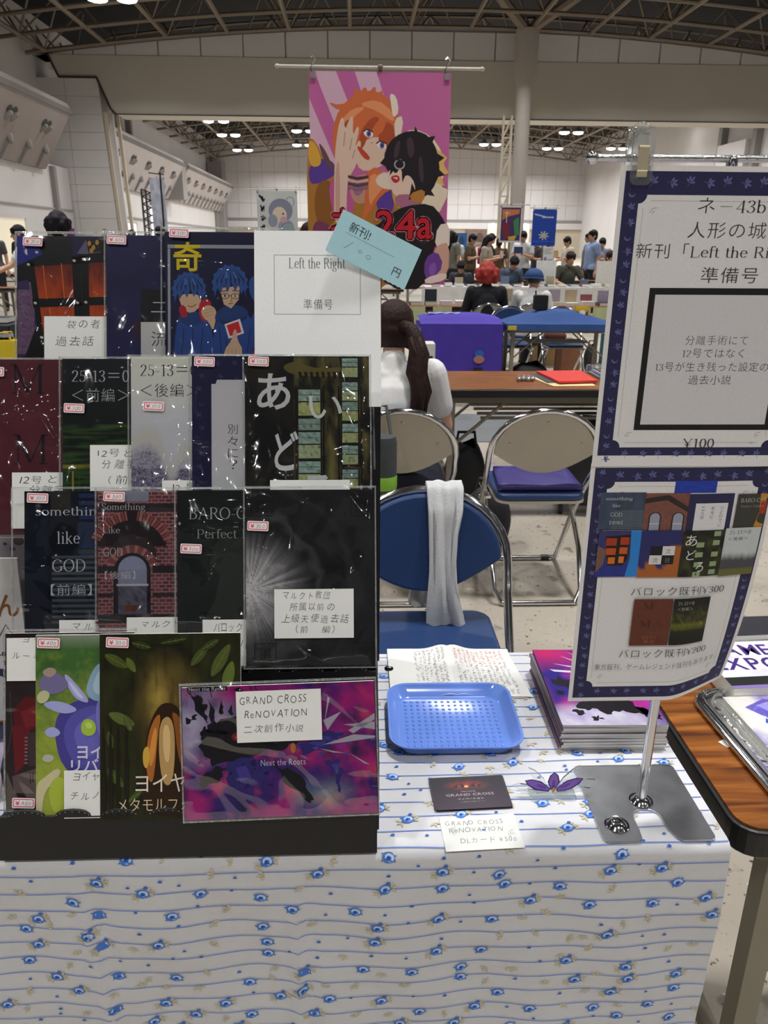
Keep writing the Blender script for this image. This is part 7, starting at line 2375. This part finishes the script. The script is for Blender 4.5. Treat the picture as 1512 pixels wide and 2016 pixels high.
# left edge: nearer table with a dark cloth, yellow carrier bag
folding_table('folding table under the dark cloth left of the treasure chest booklet', -4.3, -2.95, 6.8, 7.26)
draped('dark navy cloth on the table left of the treasure chest booklet', -4.31, -2.94, 6.78, 7.28, '#22242e', .34)
goods('on the dark cloth at left edge', -4.2, -3.0, 7.05, TZ+.014, 6, 12)
t = thing('carrier_bag', 'yellow carrier bag hanging below the dark cloth at the left edge', 'bag', (-2.93, 6.72, .18))
MB().prism([(-.16, .42), (.10, .42), (.10, 0), (-.10, 0)], lambda x, z: (x, -.05, z), lambda x, z: (x, .05, z)).obj('bag_body', mat('yellow_plastic', '#d6bb20', .4, var=.05), t, bevel=.01)
for y in (-.04, .04):
    MB().tube([(-.06, y, .415), (-.05, y, .48), (.02, y, .48), (.03, y, .415)], .006, 6).obj('handle', mat('yellow_plastic', '#d6bb20', .4), t)
t = thing('display_tray', 'silver tray rim at the end of the dark cloth, left edge', 'tray', (-3.0, 6.72, .62))
MB().box(-.2, .1, -.05, .05, 0, .03).obj('tray_body', M_BRUSHED, t, bevel=.006)
t = thing('display_case', 'red glossy case beside the long-haired person, above the white booklet', 'case', (-.66, 7.2, 1.34))
MB().box(-.16, .14, -.06, .06, 0, .10).obj('case_body', mat('magenta_plastic', '#b01c50', .15, coat=.5), t, bevel=.02, seg=3)
MB().box(-.17, .15, -.065, .065, .055, .065).obj('case_seam', mat('magenta_trim', '#7a1238', .3), t)
MB().bar((0, 0, -1.34), (0, 0, 0), .03).obj('case_post', M_STEEL, t)

# ================================================================ BANNERS
def banner(label, cx, y, z0, w, h, art, rod=1.25, post=True, col='#e0dde0'):
    t = thing('banner', label, 'banner', (cx, y, 0))
    def f(a, b):
        return ((a-.5)*w, 0, z0+h*(1-b))
    q = MB().sheet(f, 14, 14).obj('cloth', mat('banner_cloth_'+col[1:], col, .8), t, smooth='all')
    a = Art((0, 0, w*1000, h*1000), w, h, lambda x, zz, d: (x, f(x/w+.5, 1-zz/h)[1]-.003-d, z0+zz))
    art(a)
    a.obj('print', t, .7)
    MB().tube([(-w*rod/2, 0, z0+h+.02), (w*rod/2, 0, z0+h+.02)], .008, 8).obj('rod', mat('white_rod', '#cfcac2', .35), t, smooth=True)
    for s in (-1, 1):
        MB().ell((s*w*rod/2, 0, z0+h+.02), (.014, .011, .011), 8, 6).obj('rod_cap', mat('white_rod', '#cfcac2', .35), t, smooth='all')
        MB().tube([(s*w*.47, -.006, z0+h-.03), (s*w*.47-.012, -.006, z0+h+.01), (s*w*.47, -.006, z0+h+.035), (s*w*.47+.014, -.006, z0+h+.055), (s*w*.47, -.006, z0+h+.07), (s*w*.47-.010, -.006, z0+h+.06)], .0028, 6).obj('hook', M_CHROME, t, smooth=True)
        MB().box(s*w*.47-.014, s*w*.47+.014, -.010, .006, z0+h-.035, z0+h-.005).obj('clamp', mat('clamp_steel', '#8f8b8d', .4), t)
    MB().ell((0, 0, z0+h+.022), (.018, .014, .014), 8, 6).obj('rod_joint', M_STEEL, t, smooth='all')
    if post:
        MB().tube([(0, .02, .012), (0, .02, z0+h+.02)], .012, 8).obj('pole', M_STEEL, t, smooth=True)
        MB().box(-.16, .16, -.12, .16, 0, .012).obj('foot_plate', M_STEEL, t)
    return t
def art_pink(a):
    W, H = a.box[2], a.box[3]
    P = lambda pts: [((x-604)/283*W, (y-140)/420*H) for x, y in pts]
    def pl(pts, c, up=True, sm=2): a.poly(P(soft(pts, sm) if sm else pts), c, up)
    a.grid(0, 0, W, H, 8, 10, lambda u, v: mixc(lin('#d070a8'), lin('#c060a4'), fbm(u*.002, v*.002)))
    for q in ([(615, 140), (658, 140), (725, 300), (680, 300)], [(695, 140), (738, 140), (780, 260), (730, 240)], [(604, 190), (660, 320), (620, 320), (604, 300)]):
        pl(q, '#dcb4cc', False, 0)
    a.layer += 1
    # jacket of the left figure
    pl([(596, 262), (616, 270), (636, 318), (660, 330), (690, 330), (704, 380), (770, 356), (806, 420), (796, 570), (596, 570)], '#b07a30', True, 1)
    pl([(600, 314), (640, 300), (664, 330), (626, 352), (600, 356)], '#5c3c9c'); pl([(732, 356), (764, 346), (780, 400), (752, 436), (740, 400)], '#5c3c9c')
    pl([(600, 268), (616, 274), (630, 318), (600, 322)], '#e0aa40'); pl([(768, 352), (798, 372), (800, 404), (776, 398)], '#e0aa40'); pl([(610, 360), (640, 340), (660, 380), (650, 440), (612, 440)], '#8e5a22')
    pl([(604, 420), (650, 440), (684, 474), (640, 510), (604, 514)], '#7c3a5e'); pl([(640, 342), (692, 326), (694, 420), (664, 440), (644, 400)], '#c45a9c')
    pl([(620, 270), (636, 290), (648, 318), (660, 332), (640, 324), (628, 300)], '#6a4a4c')
    # neck and chin shade, head
    pl([(680, 340), (734, 330), (730, 388), (690, 396)], '#c49682'); pl([(688, 340), (716, 336), (712, 372), (692, 380)], '#a86e94')
    pl([(686, 262), (694, 235), (745, 220), (792, 268), (786, 302), (748, 318), (716, 330), (698, 318)], '#e6c6b2', True, 1)
    # hair of the left figure, lock by lock
    O, D, L = '#d9703e', '#b4502a', '#eb9a66'
    pl([(652, 306), (648, 250), (664, 208), (694, 182), (738, 172), (776, 200), (788, 246), (794, 276), (770, 300), (764, 268), (738, 260), (716, 268), (702, 286), (690, 320), (668, 326)], O, True, 1)
    for q, c in (([(690, 190), (696, 166), (704, 180), (716, 166), (722, 180), (736, 164), (738, 182), (752, 172), (748, 194)], O), ([(640, 196), (664, 203), (696, 190), (690, 206), (664, 214)], O), ([(700, 200), (740, 190), (772, 214), (776, 236), (740, 212)], L), ([(668, 230), (690, 208), (720, 204), (690, 226), (674, 262)], L), ([(700, 286), (706, 250), (730, 222), (748, 226), (722, 256), (712, 284)], D), ([(738, 262), (756, 230), (774, 240), (776, 268), (758, 286)], D), ([(664, 262), (672, 236), (686, 226), (678, 270), (680, 300), (668, 310)], D), ([(726, 254), (742, 228), (760, 230), (748, 258)], O)):
        pl(q, c, True, 1)
    pl([(714, 332), (742, 316), (778, 360), (752, 372), (730, 402), (714, 424), (706, 450), (716, 380)], O, True, 1); pl([(722, 340), (738, 330), (756, 356), (736, 380), (724, 400)], L, True, 1)
    pl([(764, 178), (778, 184), (784, 214), (772, 226), (768, 204)], '#f0e4d6', True, 1); pl([(774, 226), (794, 220), (786, 272), (776, 264)], '#ecdccc', True, 1); pl([(734, 350), (746, 330), (772, 330), (790, 356), (760, 366)], '#ead8c8', True, 1)
    # arm and spread hand over the face
    pl([(650, 440), (652, 340), (654, 296), (658, 262), (664, 232), (672, 222), (675, 250), (684, 228), (692, 220), (690, 262), (700, 240), (704, 248), (694, 284), (704, 266), (708, 276), (698, 316), (684, 338), (678, 356), (676, 440)], '#e6c8b6', True, 1)
    for p in ([(675, 252), (672, 280)], [(689, 264), (684, 288)], [(695, 286), (689, 304)]):
        a.line(P(p), .006*W, '#b98a7a', False)
    a.layer += 1
    pl([(654, 330), (662, 300), (664, 360), (662, 420), (654, 430)], '#cfa596', True, 1)
    for (cx, cy), r in (((722, 255), -12), ((749, 277), 18)):
        a.ellipse(*P([(cx, cy)])[0], .036*W, .017*H, '#f3eef2', 24); a.ellipse(*P([(cx+1, cy+.5)])[0], .017*W, .015*H, '#6c62a8'); a.ellipse(*P([(cx+1, cy+.5)])[0], .008*W, .007*H, '#2a2440')
        a.line(P([(cx-11, cy-3), (cx-3, cy-8), (cx+10, cy-3)]), .010*W, '#5a2c2a')
    a.line(P([(716, 240), (732, 244)]), .008*W, '#b4502a'); a.line(P([(728, 272), (731, 274)]), .006*W, '#b98a7a')
    pl([(698, 282), (704, 279), (726, 300), (723, 307), (712, 302)], '#c8442e', True, 1)
    for y, c in ((336, '#4a3040'), (343, '#e0b4a4'), (350, '#5a4050'), (357, '#8a6a80')):
        pl([(680, y), (700, y+4), (722, y), (722, y+5), (700, y+9), (680, y+5)], c, True, 0)
    # right figure: pale rim, skin, hair, black shirt
    pl([(768, 300), (786, 258), (812, 244), (850, 258), (874, 290), (880, 330), (870, 356), (892, 364), (866, 420), (840, 404), (800, 398), (768, 340)], '#efe2c8', True, 1)
    pl([(858, 280), (884, 300), (876, 312), (888, 330), (872, 336), (880, 356), (864, 350)], '#e8c070', True, 0)
    pl([(762, 332), (768, 318), (790, 296), (842, 296), (848, 364), (832, 384), (800, 384), (776, 376), (766, 356)], '#ecd0bc', True, 1); pl([(776, 374), (812, 372), (836, 382), (830, 400), (780, 400)], '#b0708e', True, 1)
    B, B2 = '#1f1820', '#453440'
    pl([(752, 302), (764, 270), (790, 252), (818, 248), (846, 258), (864, 288), (870, 330), (854, 366), (836, 380), (820, 374), (818, 350), (806, 334), (794, 338), (788, 320), (778, 334), (770, 322), (762, 330)], B, True, 1)
    for q in ([(746, 312), (764, 290), (776, 296), (762, 320)], [(812, 262), (817, 240), (828, 262)], [(836, 262), (858, 258), (850, 276)], [(856, 288), (878, 300), (862, 312)], [(862, 318), (880, 334), (858, 340)], [(846, 356), (860, 376), (832, 372)], [(812, 350), (806, 384), (826, 378)], [(770, 300), (766, 336), (786, 312)], [(790, 310), (792, 350), (806, 318)]):
        pl(q, B, True, 0)
    for q in ([(798, 266), (810, 258), (818, 290), (806, 306)], [(824, 300), (832, 296), (838, 350), (828, 346)], [(776, 276), (788, 264), (784, 298), (774, 304)]):
        pl(q, B2, True, 1)
    a.line(P(arc(786, 314, 10, 9, 0, 360)), .009*W, '#b8b0b4'); a.line(P([(774, 304), (800, 308)]), .010*W, '#3a2026')
    pl([(766, 338), (784, 334), (788, 346), (776, 352)], '#c02430', True, 1); pl([(772, 340), (782, 339), (782, 344)], '#f0d8d0', True, 0)
    pl([(806, 372), (840, 360), (838, 388), (814, 390)], '#bd8038', True, 1)
    pl([(660, 446), (676, 426), (706, 418), (708, 438), (736, 440), (766, 414), (798, 396), (852, 390), (876, 416), (886, 436), (868, 474), (860, 484), (848, 570), (762, 570), (736, 502), (690, 484), (662, 474)], '#19151c', True, 1)
    pl([(700, 440), (740, 446), (770, 424), (744, 470), (706, 462)], '#2a242e', True, 1); pl([(820, 420), (858, 414), (852, 470), (830, 480)], '#2a242e', True, 1)
    pl([(868, 434), (894, 430), (894, 490), (862, 482)], '#f0e4d8', True, 1); pl([(872, 474), (894, 470), (894, 540), (866, 548), (852, 520), (862, 488)], '#d8ac98', True, 1); pl([(842, 504), (868, 486), (884, 520), (858, 550), (842, 544)], '#7042a0', True, 1); pl([(850, 520), (866, 510), (868, 536), (854, 542)], '#8a5cb8', True, 1); pl([(842, 546), (890, 532), (890, 550), (846, 560)], '#efe0d6', True, 1)
    for s, b in (('ネ', (642, 402, 694, 462)), ('-', (704, 440, 732, 448)), ('2', (738, 405, 776, 462)), ('4', (780, 405, 822, 464)), ('a', (824, 420, 856, 464))):
        (x0, y0), (x1, y1) = P([(b[0], b[1]), (b[2], b[3])])
        for dx, dy in ((-9, 0), (9, 0), (0, -9), (0, 9), (-6, -6), (6, 6), (-6, 6), (6, -6)):
            a.text(s, x0+dx, y0+dy, x1+dx, y1+dy, '#f0a8b4', 'bold'); a.layer -= 1
        a.layer += 1
        a.text(s, x0, y0, x1, y1, '#c41c30', 'bold')
banner('pink banner with orange-haired and black-haired figures, numbered 24a', .138, 4.56, 1.165, .75, 1.07, art_pink, 1.43, col='#c65aa6')

def art_pale(a):
    W, H = a.box[2], a.box[3]
    a.grid(0, 0, W, H, 10, 12, lambda u, v: mixc(lin('#c9cdc6'), lin('#bfc3c8'), fbm(u*.006, v*.006)))
    a.ellipse(W*.58, H*.36, W*.30, H*.22, '#83879a'); a.ellipse(W*.55, H*.45, W*.18, H*.16, '#d6c6b4'); a.ellipse(W*.38, H*.55, W*.12, H*.12, '#9095a6'); a.ellipse(W*.7, H*.66, W*.2, H*.14, '#8fa0a8')
    a.ellipse(W*.64, H*.42, W*.025, H*.02, '#3a3a48'); a.ellipse(W*.65, H*.53, W*.09, H*.06, '#c8a0a8'); a.ellipse(W*.55, H*.84, W*.2, H*.1, '#cdb8ac')
    a.line(arc(W*.82, H*.2, W*.1, H*.09, 0, 360), 14, '#8a8fa4'); a.line(arc(W*.75, H*.68, W*.16, H*.1, 0, 300), 12, '#6a7a88')
    r = random.Random(2)
    for i in range(5):
        y = H*(.08+.18*i)
        for k in range(4):
            a.line([(W*(.05+.14*r.random()), y+H*.12*r.random()), (W*(.05+.14*r.random()), y+H*.12*r.random()), (W*(.05+.16*r.random()), y+H*.12*r.random())], 26, '#565a68', False)
    a.layer += 1
banner('pale banner with soft ink drawing and brush strokes, left of the pink banner', -1.305, 14.0, 1.36, .68, .86, art_pale, 1.42, col='#c9cdc6')
def art_flag(a):
    W, H = a.box[2], a.box[3]
    a.grid(0, 0, W, H, 6, 20, lambda u, v: mixc(lin('#c8cbd8'), lin('#8f94b4'), max(0, fbm(u*.01, v*.005)-.35)*2))
fb = banner('tall narrow flag banner on a black pole, before the left balconies', -5.16, 22, 1.3, .38, 1.68, art_flag, 1.1, post=False, col='#c8cbd8')
MB().tube([(.08, -.02, .02), (.10, -.02, 3.12)], .022, 8).obj('pole', M_RUBBER, fb, smooth=True)
MB().tube([(-.2, -.02, 3.10), (.2, -.02, 3.06)], .014, 8).obj('top_arm', M_RUBBER, fb, smooth=True)
MB().box(-.15, .3, -.2, .2, 0, .02).obj('foot_plate', M_RUBBER, fb)
def art_purp(a):
    W, H = a.box[2], a.box[3]
    a.rect(0, 0, W, H, '#d8d0cc'); a.rect(W*.06, H*.05, W*.94, H*.95, '#4a3068')
    a.poly([(W*.1, H*.1), (W*.9, H*.1), (W*.85, H*.22), (W*.3, H*.3), (W*.12, H*.4)], '#c87a4a'); a.poly([(W*.62, H*.4), (W*.85, H*.3), (W*.9, H*.8), (W*.7, H*.78)], '#3f8a4c'); a.poly([(W*.12, H*.5), (W*.4, H*.4), (W*.5, H*.9), (W*.2, H*.88)], '#7a2a38'); a.poly([(W*.4, H*.85), (W*.8, H*.8), (W*.7, H*.94), (W*.45, H*.94)], '#c8a83a')
    a.line([(W*.2, H*.2), (W*.45, H*.2)], 16, '#d8c8a0'); a.line([(W*.3, H*.14), (W*.3, H*.46)], 16, '#d8c8a0')
banner('purple and orange poster with white rim hanging above the aisle crowd', 2.985, 15.6, 1.435, .426, .66, art_purp, 1.5, col='#d8d0cc')
def art_blue(a):
    W, H = a.box[2], a.box[3]
    a.rect(0, 0, W, H, '#1f44a4'); a.rect(0, H*.86, W, H*.9, '#2c5ac4')
    for i in range(8):
        a.rect(W*(.08+.06*i), H*(.12+.01*i), W*(.12+.06*i), H*(.16+.01*i), '#d8dcea'); a.layer -= 1
        a.rect(W*(.4+.06*i), H*(.20), W*(.44+.06*i), H*(.24), '#d8dcea'); a.layer -= 1
    a.layer += 1
    for k in range(8):
        t = PI*k/4+.2
        a.line([(W*.5+20*math.cos(t), H*.72+20*math.sin(t)), (W*.5+95*math.cos(t), H*.72+80*math.sin(t))], 22, '#c9c4b4', False)
    a.layer += 1
    a.ellipse(W*.5, H*.72, 34, 30, '#b9b09a')
banner('blue poster with a white starburst mark above the aisle crowd', 3.61, 15.5, 1.38, .46, .655, art_blue, 1.2, col='#1f44a4')
t = thing('hanging_paper', 'white printed notice hanging under the blue poster', 'notice', (3.61, 15.0, 1.0))
MB().box(-.10, .10, -.003, .003, 0, .36).obj('sheet', M_NOTE, t)
MB().box(-.005, .005, .0, .01, .36, .50).obj('string', M_RUBBER, t)
a = Art((0, 0, 200, 360), .2, .36, lambda x, z, d: (x, -.0035-d, z))
a.rect(20, 180, 70, 300, '#8a86a8'); a.rect(90, 220, 180, 300, '#a9a6b8'); a.rect(20, 320, 180, 330, '#b0aeb8')
for i in range(5):
    a.rect(20, 30+i*22, 180-(i % 3)*30, 38+i*22, '#8e8c94'); a.layer -= 1
a.obj('notice_print', t, .7)
for x, y, z, w, h, c, lb in ((2.50, 19.6, 1.46, .42, .40, '#4a86c8', 'light blue poster far behind the aisle crowd'), (3.05, 20.5, 1.55, .55, .42, '#d0b4a4', 'pale pink poster far behind the aisle crowd'), (4.9, 21, 1.52, .5, .45, '#cfcdd0', 'white poster right of the blue one, far back'),
                             (-5.30, 15.2, 1.42, .32, .40, '#6a3a7c', 'violet poster above the treasure chest booklet'), (-4.75, 15.4, 1.40, .5, .40, '#c8c4c4', 'white and grey poster above the treasure chest booklet')):
    t = thing('poster_board', lb, 'poster', (x, y, 0))
    MB().box(-w/2, w/2, 0, .01, z-h/2, z+h/2).obj('board', mat('board_'+c[1:], c, .7, var=.1, scale=6), t)
    a = Art((0, 0, 100, 100), w, h, lambda p, q, d: (p, -.002-d, z-h/2+q))
    a.ellipse(40, 45, 22, 28, mixc(lin(c), lin('#f0e0d4'), .5)); a.ellipse(68, 50, 18, 30, mixc(lin(c), lin('#2c2c3c'), .5)); a.ellipse(50, 80, 30, 10, mixc(lin(c), lin('#f8f8f8'), .4))
    a.obj('board_print', t, .7)
    MB().bar((0, .015, 0), (0, .015, z+h/2), .02).obj('stake', M_STEEL, t)
# dark lattice tower by the far left doors
t = thing('lattice_tower', 'dark scaffold tower standing by the bright doors on the left', 'tower', (-14.6, 60.5, 0))
for x in (-.6, .6):
    for y in (-.6, .6):
        MB().bar((x, y, 0), (x, y, 5.0), .12).obj('post', M_DARK, t)
for k in range(10):
    MB().bar((-.6, -.6, k*.5), (.6, -.6, (k+1)*.5) if k % 2 else (.6, -.6, k*.5+.5), .08).obj('brace', M_DARK, t)
    MB().bar((.6, -.6, k*.5), (-.6, -.6, k*.5+.5), .08).obj('brace', M_DARK, t)
